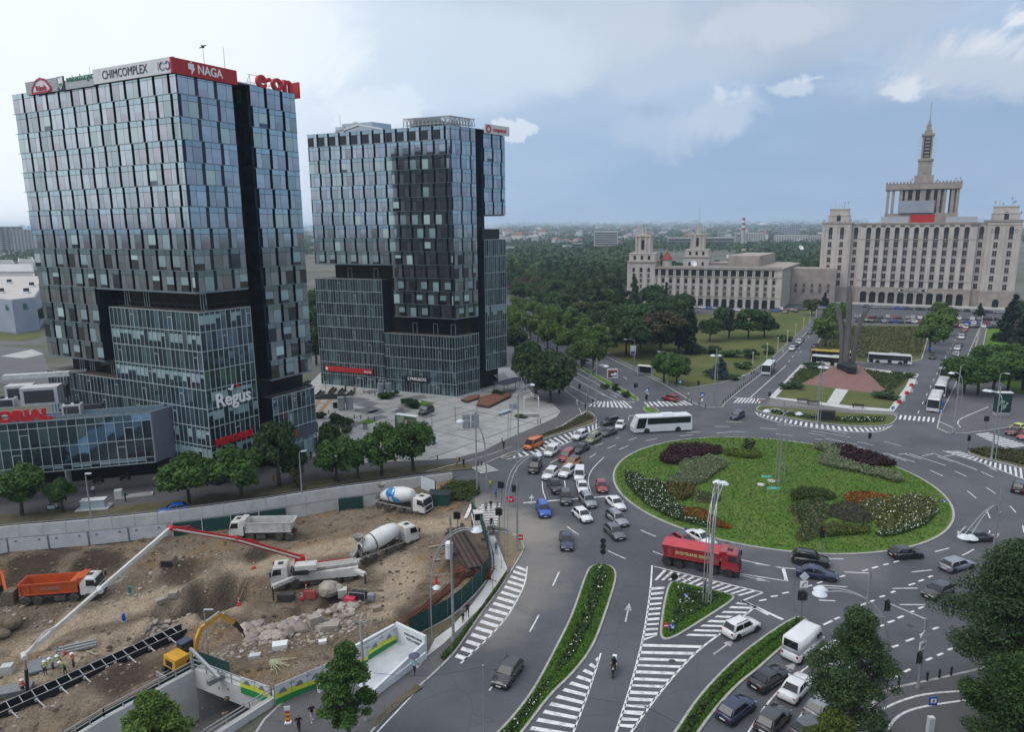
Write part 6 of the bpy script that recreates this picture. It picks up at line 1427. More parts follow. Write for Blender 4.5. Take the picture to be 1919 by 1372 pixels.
tU('rough_grass',pX([(845,905),(895,905),(900,925),(880,940),(850,938),(820,938),(812,928)]),3200,.18,[mE,mQ_],[.7,.3],56,lambda q:zsite(*q),.8)
tU('rough_grass',pX([(950,1074),(930,1110),(896,1154),(850,1222),(832,1240),(826,1236),(858,1200),(905,1140),(940,1090)]),5000,.12,[mQ_,M_GTUFT],[.6,.4],57,None,.3)
# vehicles
mU=pbr('tyre',(.022,.022,.023),(.03,.03,.03),.85,scale=4);M_RIM=pbr('alloy_rim',(.34,.35,.36),(.25,.26,.27),.35,.8,scale=5);mRi=pbr('dusty_rim',(.12,.105,.09),(.07,.062,.055),.7,scale=4)
mG=pbr('car_glass',(.010,.013,.016),(.014,.017,.02),.04,ior=1.55);mGl=pbr('windscreen_glass',(.020,.026,.030),(.028,.034,.038),.08,ior=1.45)
mHe=pbr('headlamp',(.55,.57,.60),(.45,.47,.5),.1,ior=1.6);mTa=pbr('tail_lamp',(.30,.012,.012),(.24,.01,.01),.2);M_PLATE=pbr('number_plate',(.62,.62,.60),(.56,.56,.55),.5);mT=pbr('black_trim',(.016,.016,.017),(.022,.022,.022),.6)
PC=dict(white=(.66,.67,.68),black=(.010,.011,.013),dark=(.035,.037,.042),grey=(.11,.115,.125),silver=(.26,.275,.295),navy=(.012,.018,.06),blue=(.008,.075,.38),red=(.26,.012,.020),rose=(.36,.028,.040),orange=(.62,.14,.012),sage=(.20,.23,.13),yellow=(.55,.62,.03),amber=(.52,.20,.02),wine=(.12,.012,.018),brightblue=(.006,.11,.52),gold=(.55,.36,.03))
PM={k:paint('paint_'+k,c,.35 if k in('silver','grey')else 0)for k,c in PC.items()}
CT=dict(hatch=(4.15,1.78,1.48,.93,.86,1.,.22,-1.30,-1.93,.93),sedan=(4.65,1.82,1.45,.92,.84,1.,.15,-.95,-1.72,.98),suv=(4.5,1.86,1.68,1.02,.98,1.05,.45,-1.65,-2.08,1.02),estate=(4.7,1.80,1.50,.92,.85,1.05,.40,-1.75,-2.20,.95),minivan=(4.5,1.84,1.84,1.02,.98,1.45,.65,-1.85,-2.12,1.02),pickup=(5.2,1.88,1.78,1.08,1.05,1.05,.5,-.7,-.95,1.08),van=(4.4,1.8,1.84,1.,.98,1.45,.75,-2.,-2.12,1.),minibus=(5.,1.92,1.98,1.08,1.02,1.95,1.15,-2.25,-2.42,1.08),bigvan=(5.7,2.05,2.55,1.12,1.05,2.35,1.65,-2.72,-2.78,1.12))
MESH={}
def rD(me,w):
 bm=bmesh.new();bm.from_mesh(me);bmesh.ops.remove_doubles(bm,verts=bm.verts,dist=.002);bmesh.ops.recalc_face_normals(bm,faces=bm.faces)
 ed=[e for e in bm.edges if len(e.link_faces)==2 and e.calc_face_angle(0)>R_(18)];bmesh.ops.bevel(bm,geom=ed,offset=w,segments=2,affect='EDGES',clamp_overlap=True)
 for f in bm.faces:f.smooth=True
 bm.to_mesh(me);bm.free();return me
def cM(tp,color):
 if(tp,color)in MESH:return MESH[(tp,color)]
 L,W,H,belt,hood,xw,xf,xr,xb,tail=CT[tp];h,hw=L/2,W/2;b=MB()
 box=tp in('van','minibus','bigvan')
 S_=[(-h,.36,tail*.86,.84),(-h+.10,.26,tail,.95),(-h+.5,.21,tail+.01,.995),(xb+.15,.2,belt+.01,1),(0,.2,belt,1),(xw,.2,belt,1),(h-.75,.21,hood,.985),(h-.28,.24,hood*.90,.93),(h-.06,.30,hood*.78,.84),(h,.38,hood*.62,.74)]
 rings=[]
 for x,z0,z1,k in S_:
  y=hw*k;rings.append([(x,-y*.88,z0),(x,-y,z0+(z1-z0)*.30),(x,-y*.985,z0+(z1-z0)*.72),(x,-y*.88,z1),(x,0,z1+.025),(x,y*.88,z1),(x,y*.985,z0+(z1-z0)*.72),(x,y,z0+(z1-z0)*.30),(x,y*.88,z0)])
 for r0,r1 in zip(rings,rings[1:]):
  k=len(b.v);b.v+=r0+r1;n=len(r0)
  for i in range(n):j=(i+1)%n;b.f.append((k+i,k+n+i,k+n+j,k+j));b.m.append(0)
 b.pY(rings[0]);b.pY(rings[-1][::-1])
 yb,yt=hw*.90,hw*(.86 if box else .74)
 def cab(xa,xc,xd,xe,ya,yc,z0,z1,mi=0):
  m=(xc+xd)/2;P=[(xe,-ya,z0),(xa,-ya,z0),(xa,ya,z0),(xe,ya,z0),(xd,-yc,z1-.03),(xc,-yc,z1-.05),(xc,yc,z1-.05),(xd,yc,z1-.03)];b.hX(P,mi);b.hX([P[4],P[5],P[6],P[7],(xd+.15,-yc*.8,z1),(xc-.25,-yc*.8,z1),(xc-.25,yc*.8,z1),(xd+.15,yc*.8,z1)],mi);return P
 P=cab(xw,xf,xr,xb,yb,yt,belt-.02,H)
 body=rD(b.mesh('body',PM[color],False),.075)
 if tp=='pickup':pass
 V=[Vector(p)for p in P]
 def pane(name,a,c,d,e,u0,u1,v0,v1,mat,off=.014):
  nrm=(c-a).cross(e-a).normalized();q=lambda u,v:(a.lerp(c,u)).lerp(e.lerp(d,u),v)+nrm*off
  m=MB();m.pY([q(u0,v0),q(u1,v0),q(u1,v1),q(u0,v1)]);i=lambda u,v:(a.lerp(c,u)).lerp(e.lerp(d,u),v);ed=[(u0,v0),(u1,v0),(u1,v1),(u0,v1)]
  for s in range(4):t=(s+1)%4;m.pY([i(*ed[s]),i(*ed[t]),q(*ed[t]),q(*ed[s])])
  return m.mesh(name,mat)
 out=dict(body=body);gl=[]
 gl.append(pane('windscreen',V[1],V[2],V[6],V[5],.06,.94,.10,.93,mGl));gl.append(pane('rear_window',V[3],V[0],V[4],V[7],.10,.90,.16 if tp!='bigvan' else .35,.90,mG))
 cargo=tp in('van','bigvan')
 fr=[(.50,.93)]if cargo and tp=='van' else([(.76,.97)]if tp=='bigvan' else[(.07,.47),(.51,.93)])
 for u0,u1 in fr:
  gl.append(pane('side_window',V[0],V[1],V[5],V[4],u0,u1,.14,.86 if tp!='bigvan' else .52,mG));gl.append(pane('side_window',V[2],V[3],V[7],V[6],1-u1,1-u0,.14,.86 if tp!='bigvan' else .52,mG))
 out['glass']=gl
 r=.33 if tp in('hatch','sedan','estate')else .36;m=MB();Q=Matrix.Rotation(R_(90),3,'X')
 m.lathe([(r*.62,-.10),(r*.95,-.11),(r,-.06),(r,.06),(r*.95,.11),(r*.62,.10)],14,mi=0,M=Q);m.lathe([(r*.62,-.09),(r*.25,-.105),(r*.25,.105),(r*.62,.09)],10,mi=1,M=Q);out['wheel']=m.mesh('wheel',[mU,M_RIM])
 out['wpos']=[(h-.86,-hw+.10,r),(h-.86,hw-.10,r),(-h+.80,-hw+.10,r),(-h+.80,hw-.10,r)]
 m=MB()
 for x,y,z in out['wpos']:s=1 if y>0 else-1;m.lathe([(r*1.16,0),(r*1.16,.02)],14,(x,s*(hw-.012),z+.03),M=Q)
 out['arch']=m.mesh('wheel_arch',mT)
 m=MB();m.box((0,0,0),(.12,.36,.13));out['head']=m.mesh('headlight',mHe);m=MB();m.box((0,0,0),(.08,.20,.26 if tp in('suv','minivan','van','minibus','bigvan')else .16));out['tail']=m.mesh('tail_light',mTa)
 m=MB();m.box((0,0,0),(.03,.52,.12));out['plate']=m.mesh('number_plate',M_PLATE);m=MB();m.box((0,0,0),(.10,.9,.22));out['grille']=m.mesh('grille',mT);m=MB();m.box((0,0,0),(.12,.20,.14));out['mirror']=m.mesh('wing_mirror',PM[color]);m=MB();m.box((0,0,0),(L*.96,W*.93,.12));out['sill']=m.mesh('underbody',mT)
 MESH[(tp,color)]=out;return out
def car(tp,color,f,r,label,group=None,roof=None,rails=False,box=False,z=.0,cat='car',name='car',L_=None):
 a,c=G(*f,z),G(*r,z);mid=(a+c)/2;d=a-c;rz=atan2(d.y,d.x);M=cM(tp,color);L,W,H,belt,hood,xw,xf,xr,xb,tail=CT[tp];h,hw=L/2,W/2
 t=tG(name,label,cat,mid,rz,group);link('body',M['body'],t)
 for g in M['glass']:link(g.name.split('.')[0],g,t)
 for p in M['wpos']:link('wheel',M['wheel'],t,p)
 link('wheel_arch',M['arch'],t);link('underbody',M['sill'],t,(0,0,.22))
 for s in(-1,1):
  link('headlight',M['head'],t,(h-.12,s*hw*.62,hood*.70));link('tail_light',M['tail'],t,(-h+.04,s*hw*.74,tail*.80));link('wing_mirror',M['mirror'],t,(xw-.35,s*(hw+.06),belt+.05))
 link('number_plate',M['plate'],t,(h+.01,0,.42));link('number_plate',M['plate'],t,(-h-.01,0,.55));link('grille',M['grille'],t,(h-.05,0,.50))
 if roof:
  m=MB();m.box(((xf+xr)/2,0,H+.004),((xf-xr)*.92,hw*1.3,.02));m.bd('roof_panel',PM[roof]if roof in PM else mG,t)
 if rails:
  m=MB()
  for s in(-1,1):m.bar((xf-.2,s*hw*.64,H+.05),(xr+.2,s*hw*.64,H+.05),.05,.05)
  m.bd('roof_rail',mT,t)
 if box:m=MB();m.box((xf-.9,0,H+.16),(1.4,.9,.28));m.bd('roof_box',mT,t)
 if tp=='pickup':m=MB();m.box((-h+.85,0,1.075),(1.45,1.45,.06));m.bd('load_bed_cover',mT,t)
 return t
zA=lambda x,y:(940+x/4.287,740+y/4.287);zB=lambda x,y:(1380+x/3.56,1020+y/3.56);zC=lambda x,y:(960+x/3.6875,1000+y/3.6875);zD=lambda x,y:(1380+x/4.9,540+y/4.9);zE=lambda x,y:(1600+x/4.9,540+y/4.9)
GQ='cars queueing on the roundabout'
car('minibus','orange',zA(205,448),zA(305,400),'orange minibus stopped on the hatched marking',cat='van',name='van')
car('van','white',zA(365,508),zA(440,450),'small white panel van behind the long black van',cat='van',name='van')
car('minibus','black',zA(240,668),zA(300,545),'long black van with a roof box by the site exit',box=True,cat='van',name='van')
car('suv','black',zA(800,252),zA(945,222),'black estate SUV just left of the white coach',rails=True);car('hatch','white',zA(935,290),zA(968,240),'small white car between the black SUV and the coach')
car('sedan','dark',zA(808,342),zA(905,305),'dark grey saloon below the small white car near the coach');car('minivan','sage',zA(692,402),zA(778,352),'pale green people carrier',rails=True);car('suv','white',zA(582,372),zA(672,328),'white SUV beside the hatched marking, left of the pale green car')
car('sedan','black',zA(588,482),zA(682,430),'black saloon behind the dark red people carrier');car('minivan','red',zA(487,548),zA(560,488),'dark red people carrier');car('suv','amber',zA(530,600),zA(605,550),'amber small SUV with a black roof',roof='black')
car('suv','white',zA(480,682),zA(570,612),'white SUV in front of the amber one',rails=True);car('suv','white',zA(352,700),zA(430,630),'white SUV beside the long black van');car('van','white',zA(622,710),zA(628,632),'white small van behind the white saloon in the middle lane',cat='van',name='van')
car('sedan','white',zA(662,818),zA(635,722),'white saloon in the middle lane ahead of the white small van');car('pickup','black',zA(455,810),zA(402,715),'black pickup truck behind the dark SUV',cat='pickup');car('suv','dark',zA(520,905),zA(510,805),'dark grey SUV across the stop line');car('suv','silver',zA(735,930),zA(650,828),'silver grey SUV just past the stop line',rails=True)
car('hatch','red',zA(815,808),zA(790,718),'red hatchback waiting beside the roundabout kerb');car('sedan','white',zA(965,945),zA(868,855),'white saloon hugging the roundabout kerb, after the red hatchback');car('suv','blue',zA(358,1012),zA(315,895),'bright blue small SUV leaving by the site exit')
car('hatch','white',zA(702,1042),zA(598,952),'white hatchback left of the silver estate');car('estate','silver',zA(992,1075),zA(862,968),'silver estate car next to the roundabout kerb',rails=True);car('hatch','grey',zA(965,1188),zA(850,1078),'dark grey hatchback in front of the silver estate');car('sedan','navy',zA(526,1262),zA(515,1150),'navy saloon heading down the lower left carriageway')
car('sedan','white',(1333,1026),(1295,1006),'white saloon beside the roundabout behind the red tipper');car('hatch','rose',(1297,1030),(1268,1012),'red car mostly hidden behind the red tipper truck',roof='dark')
car('suv','black',(1548,1061),(1489,1052),'black SUV with roof rails at the roundabout lower edge',rails=True);car('sedan','navy',zB(650,240),zB(415,205),'navy taxi saloon in front of the black SUV with rails');car('hatch','black',zB(1222,80),zB(1035,92),'black hatchback driving round the lower right of the roundabout');car('hatch','dark',(1852,1011),(1812,1014),'dark hatchback behind the twin lamp heads on the right')
car('suv','black',(1916,908),(1903,932),'dark SUV seen from behind at the right edge');car('estate','silver',(1815,1060),(1770,1072),'silver car half hidden by the big right-hand tree');car('hatch','dark',(1738,1124),(1775,1108),'dark car nose peeping out under the big right-hand tree')
car('suv','white',(1410,1176),(1366,1196),'white SUV with roof rails driving off on the lower right lane',rails=True);car('hatch','dark',(936,1292),(967,1250),'dark grey hatchback alone on the lower left carriageway')
car('sedan','black',zB(290,880),zB(140,975),'black saloon behind the big white van');car('sedan','white',zB(450,930),zB(345,1050),'white saloon in the queue beside the black saloon');car('hatch','navy',zC(1620,1190),zC(1465,1310),'dark blue hatchback in the queue at the bottom edge');car('hatch','dark',zB(290,1150),zB(190,1262),'dark grey car in the queue cut by the bottom edge')
car('bigvan','white',(1526,1203),(1482,1240),'big white panel van in the queue beside the grass median',cat='van',name='van');car('van','white',zB(720,740),zB(610,830),'white van with a blue tint hidden behind the acacia',cat='van',name='van');car('hatch','white',zB(880,850),zB(790,930),'white car hidden behind the middle of the acacia');car('hatch','silver',zB(640,1080),zB(520,1165),'silver car peeping out left of the yellow-green tree');car('hatch','grey',zB(560,1230),zB(440,1300),'grey car at the bottom edge under the yellow-green tree')
car('hatch','brightblue',(303,965),(347,958),'bright blue car on the left road behind the concrete barrier');car('suv','dark',(786,780),(812,769),'dark grey SUV parked on the plaza',z=.14);car('suv','red',(1243,748),(1270,754),'red SUV on the zebra crossing of the avenue');car('suv','navy',(1373,788),(1390,780),'dark blue SUV alone on the far side of the roundabout')
GP='cars parked along the left avenue'
for f,r,c_,tp,l in(((1479,661),(1489,652),'white','hatch','first white car parked along the left avenue, nearest the white bus'),((1487,653),(1494,646),'navy','hatch','dark blue car parked second along the left avenue'),((1493,648),(1500,641),'white','suv','white car parked third along the left avenue'),((1498,643),(1505,636),'grey','sedan','grey car parked fourth along the left avenue'),((1515,628),(1521,622),'dark','sedan','dark car driving down the left avenue beyond the parked ones'),((1525,654),(1529,648),'wine','hatch','dark red car beside the plane tree by the yellow bus')):car(tp,c_,f,r,l)
for f,r,c_,tp,l in(((1790,662),(1797,650),'white','sedan','white saloon leading the queue on the right avenue'),((1795,653),(1801,645),'dark','hatch','dark car second in the right avenue queue'),((1799,640),(1804,630),'white','suv','white SUV in the middle of the right avenue queue'),((1802,632),(1807,624),'black','sedan','black saloon in the right avenue queue'),((1805,625),(1810,617),'rose','hatch','red car in the right avenue queue'),((1807,620),(1812,612),'white','minivan','white people carrier far back in the right avenue queue'),((1747,677),(1747,667),'black','suv','black SUV turning by the field corner'),((1785,680),(1790,670),'dark','suv','dark car behind the second row of buses'),((1788,672),(1794,664),'white','hatch','white car just behind the last bus')):car(tp,c_,f,r,l)
for f,r,c_,tp,l in(((1894,811),(1918,803),'yellow','hatch','lime yellow car at the right edge'),((1887,818),(1914,809),'wine','sedan','dark red car in front of the lime yellow one'),((1907,827),(1936,818),'rose','hatch','bright red car cut by the right edge')):car(tp,c_,f,r,l)
car('hatch','white',(986,638),(992,632),'white car on the far part of the avenue');car('hatch','silver',(978,628),(971,622),'silver car on the far avenue behind the trees')
def tiny(color,tp):
 M=cM(tp,color);b=MB();me=M['body'];b.v+=[tuple(v.co)for v in me.vertices];b.f+=[tuple(p.vertices)for p in me.polygons];b.m+=[0]*len(me.polygons)
 for g in M['glass']:k=len(b.v);b.v+=[tuple(v.co)for v in g.vertices];b.f+=[tuple(i+k for i in p.vertices)for p in g.polygons];b.m+=[1]*len(g.polygons)
 for x,y,z in M['wpos']:b.tb((x,y-.1,z),(x,y+.1,z),.33,None,10,2)
 return b.mesh('parked_car',[PM[color],mG,mU])
rng=random.Random(17);TM={}
def lot(px,py,rz,grp,lab):
 c_=rng.choice(['white','white','silver','silver','grey','dark','black','navy','black','red','blue']);tp=rng.choice(['hatch','sedan','suv','estate','hatch'])
 if(c_,tp)not in TM:TM[(c_,tp)]=tiny(c_,tp)
 tag(link('parked_car',TM[(c_,tp)],None,G(px,py),rz+rng.uniform(-.06,.06)),f'{dict(silver="silver", grey="grey", dark="dark grey", black="black", navy="dark blue", red="red", blue="blue", white="white")[c_]} {lab}','car',grp)
az=atan2(CD.y,CD.x)
for i in range(27):lot(1612+i*11.2+rng.uniform(-1.5,1.5),603.5+i*.22,az+math.pi/2 if i%3 else az,'parked cars before the palace','car parked in the near row of the square before the palace')
for i in range(25):lot(1604+i*12+rng.uniform(-2,2),595.5+i*.22,az+math.pi/2,'parked cars before the palace','car parked in the second row of the square before the palace')
for i in range(13):lot(1622+i*21+rng.uniform(-5,5),577+i*.85,az,'parked cars before the palace','car standing by the palace steps')
for i in range(16):lot(1452+i*6.6,585-i*.8+rng.uniform(-2,6),rng.choice([az,az+1.5]),'parked cars at the wing corner','car parked at the corner of the palace wing')
for i in range(9):lot(1305+i*13,577+i*1.,az,'parked cars along the wing','car parked along the arcade of the palace wing')
for i in range(14):lot(1780+i*10.5,612.5+i*.25,az+1.5,'parked cars before the palace','car parked at the end of the right avenue')
# heavy vehicles
def wH(dusty,r=.52,w=.34):
 key=('hw',dusty,r)
 if key not in MESH:
  m=MB();Q=Matrix.Rotation(R_(90),3,'X');m.lathe([(r*.58,-w/2),(r*.95,-w/2),(r,-w*.3),(r,w*.3),(r*.95,w/2),(r*.58,w/2)],18,mi=0,M=Q);m.lathe([(r*.58,-w*.42),(r*.3,-w*.2),(r*.2,-w*.5),(r*.2,w*.5),(r*.3,w*.2),(r*.58,w*.42)],12,mi=1,M=Q);MESH[key]=m.mesh('wheel',[pbr('dusty_tyre',(.10,.085,.068),(.035,.03,.027),.95,scale=2)if dusty else mU,mRi if dusty else M_RIM])
 return MESH[key]
def lY(label,f,r,cabm,cat,terrain=True,dusty=True,axles=(3.45,1.65,-2.55,-3.95),L=9.4,name='lorry',z=.0,lowm=None):
 if terrain:a,c=GT(*f),GT(*r)
 else:a,c=G(*f,z),G(*r,z)
 mid=(a+c)/2;d=a-c;rz=atan2(d.y,d.x)
 if terrain:
  u=Vector((cos(rz),sin(rz),0));mid.z=sum(zsite(*(mid+u*q).xy,False)for q in(-3.9,-1.5,1.5,3.6))/4+.04
 t=tG(name,label,cat,mid,rz);h=L/2;W=2.5
 m=MB();m.box((-.2,-.45,.92),(L-1.,.16,.34));m.box((-.2,.45,.92),(L-1.,.16,.34))
 for x in axles:m.box((x,0,.55),(.25,2.,.25))
 m.box((.1,-1.,.75),(1.3,.45,.6));m.box((.1,1.,.75),(1.3,.45,.6));m.box((-h+.15,0,.75),(.15,2.3,.3));m.bd('chassis',pbr('dusty_chassis',(.11,.098,.085),(.05,.045,.04),.9,scale=2)if dusty else mT,t)
 b=MB();x0,x1=h-2.15,h-.05;P=[(x0,-1.22,.95),(x1,-1.22,.95),(x1,1.22,.95),(x0,1.22,.95),(x0,-1.2,2.15),(x1-.02,-1.2,2.),(x1-.02,1.2,2.),(x0,1.2,2.15)];b.hX(P);b.hX([P[4],P[5],P[6],P[7],(x0+.05,-1.1,3.05),(x1-.32,-1.1,2.98),(x1-.32,1.1,2.98),(x0+.05,1.1,3.05)]);b.hX([(x0+.05,-1.1,3.05),(x1-.32,-1.1,2.98),(x1-.32,1.1,2.98),(x0+.05,1.1,3.05),(x0+.25,-.95,3.16),(x1-.6,-.95,3.12),(x1-.6,.95,3.12),(x0+.25,.95,3.16)]);b.bd('cab',cabm,t)
 g=MB();g.hX([(x1-.03,-1.08,2.02),(x1+.01,-1.08,2.02),(x1+.01,1.08,2.02),(x1-.03,1.08,2.02),(x1-.30,-1.,2.88),(x1-.26,-1.,2.88),(x1-.26,1.,2.88),(x1-.30,1.,2.88)]);g.bd('windscreen',mGl,t)
 for s in(-1,1):
  g=MB();y0,y1=s*1.215,s*1.125;g.pY([(x0+.75,y0,2.12),(x1-.22,y0,2.05),(x1-.42,y1,2.80),(x0+.75,y1,2.85)][::s]);g.bd('side_window',mG,t)
  BX((x1-.02,s*.92,.78),(.12,.38,.22)).bd('headlight',mHe,t);BX((x1-.05,s*1.42,2.35),(.16,.22,.62)).bar((x1-.1,s*1.15,2.6),(x1-.05,s*1.42,2.6),.05,.05).bd('wing_mirror',mT,t)
 BX((x1-.25,0,.70),(.62,2.46,.55)).box((x1+.02,0,1.5),(.05,1.7,.55)).bd('bumper',lowm or mT,t);BX((x0+.9,0,3.15),(.62,.62,.10)).bd('roof_hatch',mT,t);BX((-h+.06,0,.95),(.05,1.,.16)).bd('tail_light',mTa,t)
 BX((x1+.055,0,.62),(.03,.52,.13)).bd('number_plate',M_PLATE,t)
 for x in axles:
  for s in(-1,1):link('wheel',wH(dusty),t,(x,s*1.05,.52))
 mg=MB()
 for x in axles:
  for s in(-1,1):
   for k in range(6):
    a0,a1=math.pi*k/6,math.pi*(k+1)/6;q=.60;mg.bar((x+q*cos(a0),s*1.05,.54+q*sin(a0)),(x+q*cos(a1),s*1.05,.54+q*sin(a1)),.44,.04)
 mg.bd('mudguard',mT if not dusty else pbr('grey_mudguard',(.16,.155,.15),(.10,.095,.09),.8,scale=2),t)
 return t
def tipper(t,mat,rim,load=None,tarp=None,txt=None,txtm=None):
 x0,x1=-4.55,2.35;b=MB();zb,zt=1.35,2.85;yb,yt=1.12,1.25;th=.09
 lo=[(x0+.35,-yb),(x1-.1,-yb),(x1-.1,yb),(x0+.35,yb)];hi=[(x0-.15,-yt),(x1,-yt),(x1,yt),(x0-.15,yt)]
 b.pY([(p[0],p[1],zb)for p in lo][::-1]);li=[(x0+.45,-yb+th),(x1-.2,-yb+th),(x1-.2,yb-th),(x0+.45,yb-th)];hj=[(x0+.0,-yt+th),(x1-th,-yt+th),(x1-th,yt-th),(x0+.0,yt-th)]
 for i in range(4):
  j=(i+1)%4;b.pY([(*lo[i],zb),(*lo[j],zb),(*hi[j],zt),(*hi[i],zt)]);b.pY([(*li[j],zb+.05),(*li[i],zb+.05),(*hj[i],zt),(*hj[j],zt)]);b.pY([(*hi[i],zt),(*hi[j],zt),(*hj[j],zt),(*hj[i],zt)])
 b.pY([(*p,zb+.05)for p in li]);b.hX([(x1-.05,-1.2,2.3),(x1+.05,-1.2,2.3),(x1+.05,1.2,2.3),(x1-.05,1.2,2.3),(x1-.05,-1.2,3.2),(x1+.75,-1.15,3.25),(x1+.75,1.15,3.25),(x1-.05,1.2,3.3)]);b.bd('tipper_body',mat,t)
 r=MB()
 for s in(-1,1):
  r.bar((x0-.15,s*(yt+.02),zt),(x1,s*(yt+.02),zt),.12,.14);r.bar((x0+.3,s*(yb+.06),zb+.1),(x1-.1,s*(yb+.06),zb+.1),.12,.18)
  for x in(x0+.25,x0+1.3,x1-.1):r.bar((x,s*(yb+.04),zb),(x-.05,s*(yt+.05),zt),.12,.12)
 r.bd('rib',rim,t)
 if load:MB().hX([(x0+.5,-1.,zb+.06),(x1-.3,-1.,zb+.06),(x1-.3,1.,zb+.06),(x0+.5,1.,zb+.06),(x0+.9,-1.05,zb+.55),(x1-.5,-1.05,zb+.55),(x1-.5,1.05,zb+.55),(x0+.9,1.05,zb+.55)]).bd('load',load,t)
 if tarp:
  m=MB();n=12
  for k in range(n):
   xa,xb=x0-.12+(x1-x0)*k/n,x0-.12+(x1-x0)*(k+1)/n;z=lambda x:zt+.10+.10*sin((x-x0)/(x1-x0)*math.pi)+.03*sin(x*5);m.pY([(xa,-yt,zt+.05),(xb,-yt,zt+.05),(xb,0,z(xb)),(xa,0,z(xa))]);m.pY([(xa,0,z(xa)),(xb,0,z(xb)),(xb,yt,zt+.05),(xa,yt,zt+.05)])
  m.bd('tarpaulin',tarp,t)
 if txt:
  for s in(-1,1):o=lT(txt,.52,txtm,t,(-.9,s*(yt-.035),2.1),0 if s<0 else math.pi,extrude=.02,bold=.015)
RED_T=paint('truck_red',(.30,.012,.018));TARP=pbr('red_tarpaulin',(.50,.070,.085),(.42,.05,.065),.75,scale=1.2);WH_T=pbr('dusty_white_paint',(.60,.60,.585),(.45,.43,.40),.5,scale=.9,coat=.2);OR_T=pbr('worn_orange_paint',(.50,.085,.015),(.36,.06,.015),.6,scale=1)
t=lY('red tipper lorry with a tarpaulin over its load at the lower roundabout edge',(1371,1076),(1257,1055),RED_T,'lorry',terrain=False,dusty=False,name='tipper_lorry');tipper(t,RED_T,RED_T,None,TARP,'EVOTRANS GRUP',pbr('straw_lettering',(.50,.45,.20),(.42,.38,.16),.6))
t=lY('white four-axle tipper lorry with an empty tub below the retaining wall',(443,1010),(548,1008),WH_T,'lorry',name='tipper_lorry');tipper(t,WH_T,pbr('pale_rib',(.52,.51,.50),(.38,.36,.34),.6),pbr('dark_load',(.05,.04,.038),(.035,.03,.028),.95))
t=lY('tipper lorry with an orange tub and white cab at the left of the pit',(187,1118),(54,1128),WH_T,'lorry',name='tipper_lorry');tipper(t,OR_T,OR_T,None,None,'DRUMURI',pbr('faded_lettering',(.34,.20,.14),(.3,.16,.1),.7))
MB().hX([(1.6,-1.25,2.87),(2.4,-1.25,2.87),(2.4,1.25,2.87),(1.6,1.25,2.87),(1.5,-1.1,2.98),(2.5,-1.1,3.2),(2.5,1.1,3.2),(1.5,1.1,2.98)]).bd('rolled_cover',OR_T,t)
def mixer(t,drum,dm2,badge=False):
 M_=Matrix.Rotation(R_(-101),3,'Y');pr=[(.45,-2.9),(.75,-2.8),(1.,-2.),(1.18,-1.),(1.2,.2),(1.15,1.),(.95,2.),(.78,2.7),(.72,3.),(.62,3.)]
 c=Vector((-1.,0,2.55));MB().lathe([(r*1.04,z)for r,z in pr],24,c,M=M_).bd('drum',drum,t,True)
 MB().lathe([(1.20,1.02),(1.235,1.04),(1.235,1.14),(1.20,1.16)],24,c,M=M_).lathe([(.60,2.98),(.60,3.04)],16,c,M=M_).bd('drum_ring',mT,t)
 f=MB();f.bar((1.9,-.5,1.1),(1.75,-.4,2.1),.14,.14);f.bar((1.9,.5,1.1),(1.75,.4,2.1),.14,.14);f.bar((-3.5,-.7,1.1),(-3.6,-.6,2.6),.14,.14);f.bar((-3.5,.7,1.1),(-3.6,.6,2.6),.14,.14);f.bar((-4.4,-.8,1.3),(-3.6,-.7,3.6),.08,.08);f.bar((-4.4,-.45,1.3),(-3.6,-.35,3.6),.08,.08)
 for k in range(6):f.bar((-4.3+k*.14,-.8,1.5+k*.36),(-4.3+k*.14,-.42,1.5+k*.36),.05,.05)
 f.bar((-4.5,-1.1,1.2),(2.2,-1.1,1.2),.1,.16);f.bar((-4.5,1.1,1.2),(2.2,1.1,1.2),.1,.16);f.bd('frame',dm2,t)
 h=MB();h.lathe([(.25,0),(.75,.75),(.80,.80),(.70,.72),(.2,.05)],12,(-4.15,0,3.05));h.bd('hopper',dm2,t);k=MB();k.hX([(-4.9,-.3,1.1),(-4.3,-.3,1.95),(-4.3,.3,1.95),(-4.9,.3,1.1),(-5.3,-.45,1.35),(-4.5,-.45,2.3),(-4.5,.45,2.3),(-5.3,.45,1.35)]);k.bd('chute',dm2,t);TU((1.95,.75,1.35),(1.95,.75,2.75),.38,None,14).bd('water_tank',drum,t)
 if badge:
  q=MB()
  for s in(-1,):
   for cx,cz,a0,a1,R in((-1.6,3.05,0,360,.80),(-.6,1.75,0,180,.85)):
    n=20;pts=[(cx+R*cos(R_(a0+(a1-a0)*i/n)),cz+R*sin(R_(a0+(a1-a0)*i/n)))for i in range(n+1)]
    for i in range(n):
     def on(p):
      x,z=p;ax=cos(R_(11));lx=x-c.x;lz=z-c.z;dist=lz*cos(R_(11))+lx*sin(R_(11));y=math.sqrt(max(.02,1.26**2-dist**2));return(x,-y-.012,z)
     q.pY([on((cx,cz)),on(pts[i]),on(pts[i+1])])
   sq=MB();sq.hX([on((-1.35,3.05)),on((-.75,3.05)),on((-.75,3.06)),on((-1.35,3.06)),(on((-1.35,3.65))[0],on((-1.35,3.65))[1]-.03,3.65),(on((-.75,3.65))[0],on((-.75,3.65))[1]-.03,3.65),on((-.75,3.65)),on((-1.35,3.65))])
  q.bd('emblem',pbr('blue_emblem',(.02,.20,.52),(.018,.17,.46),.5),t);sq.bd('emblem',mL,t)
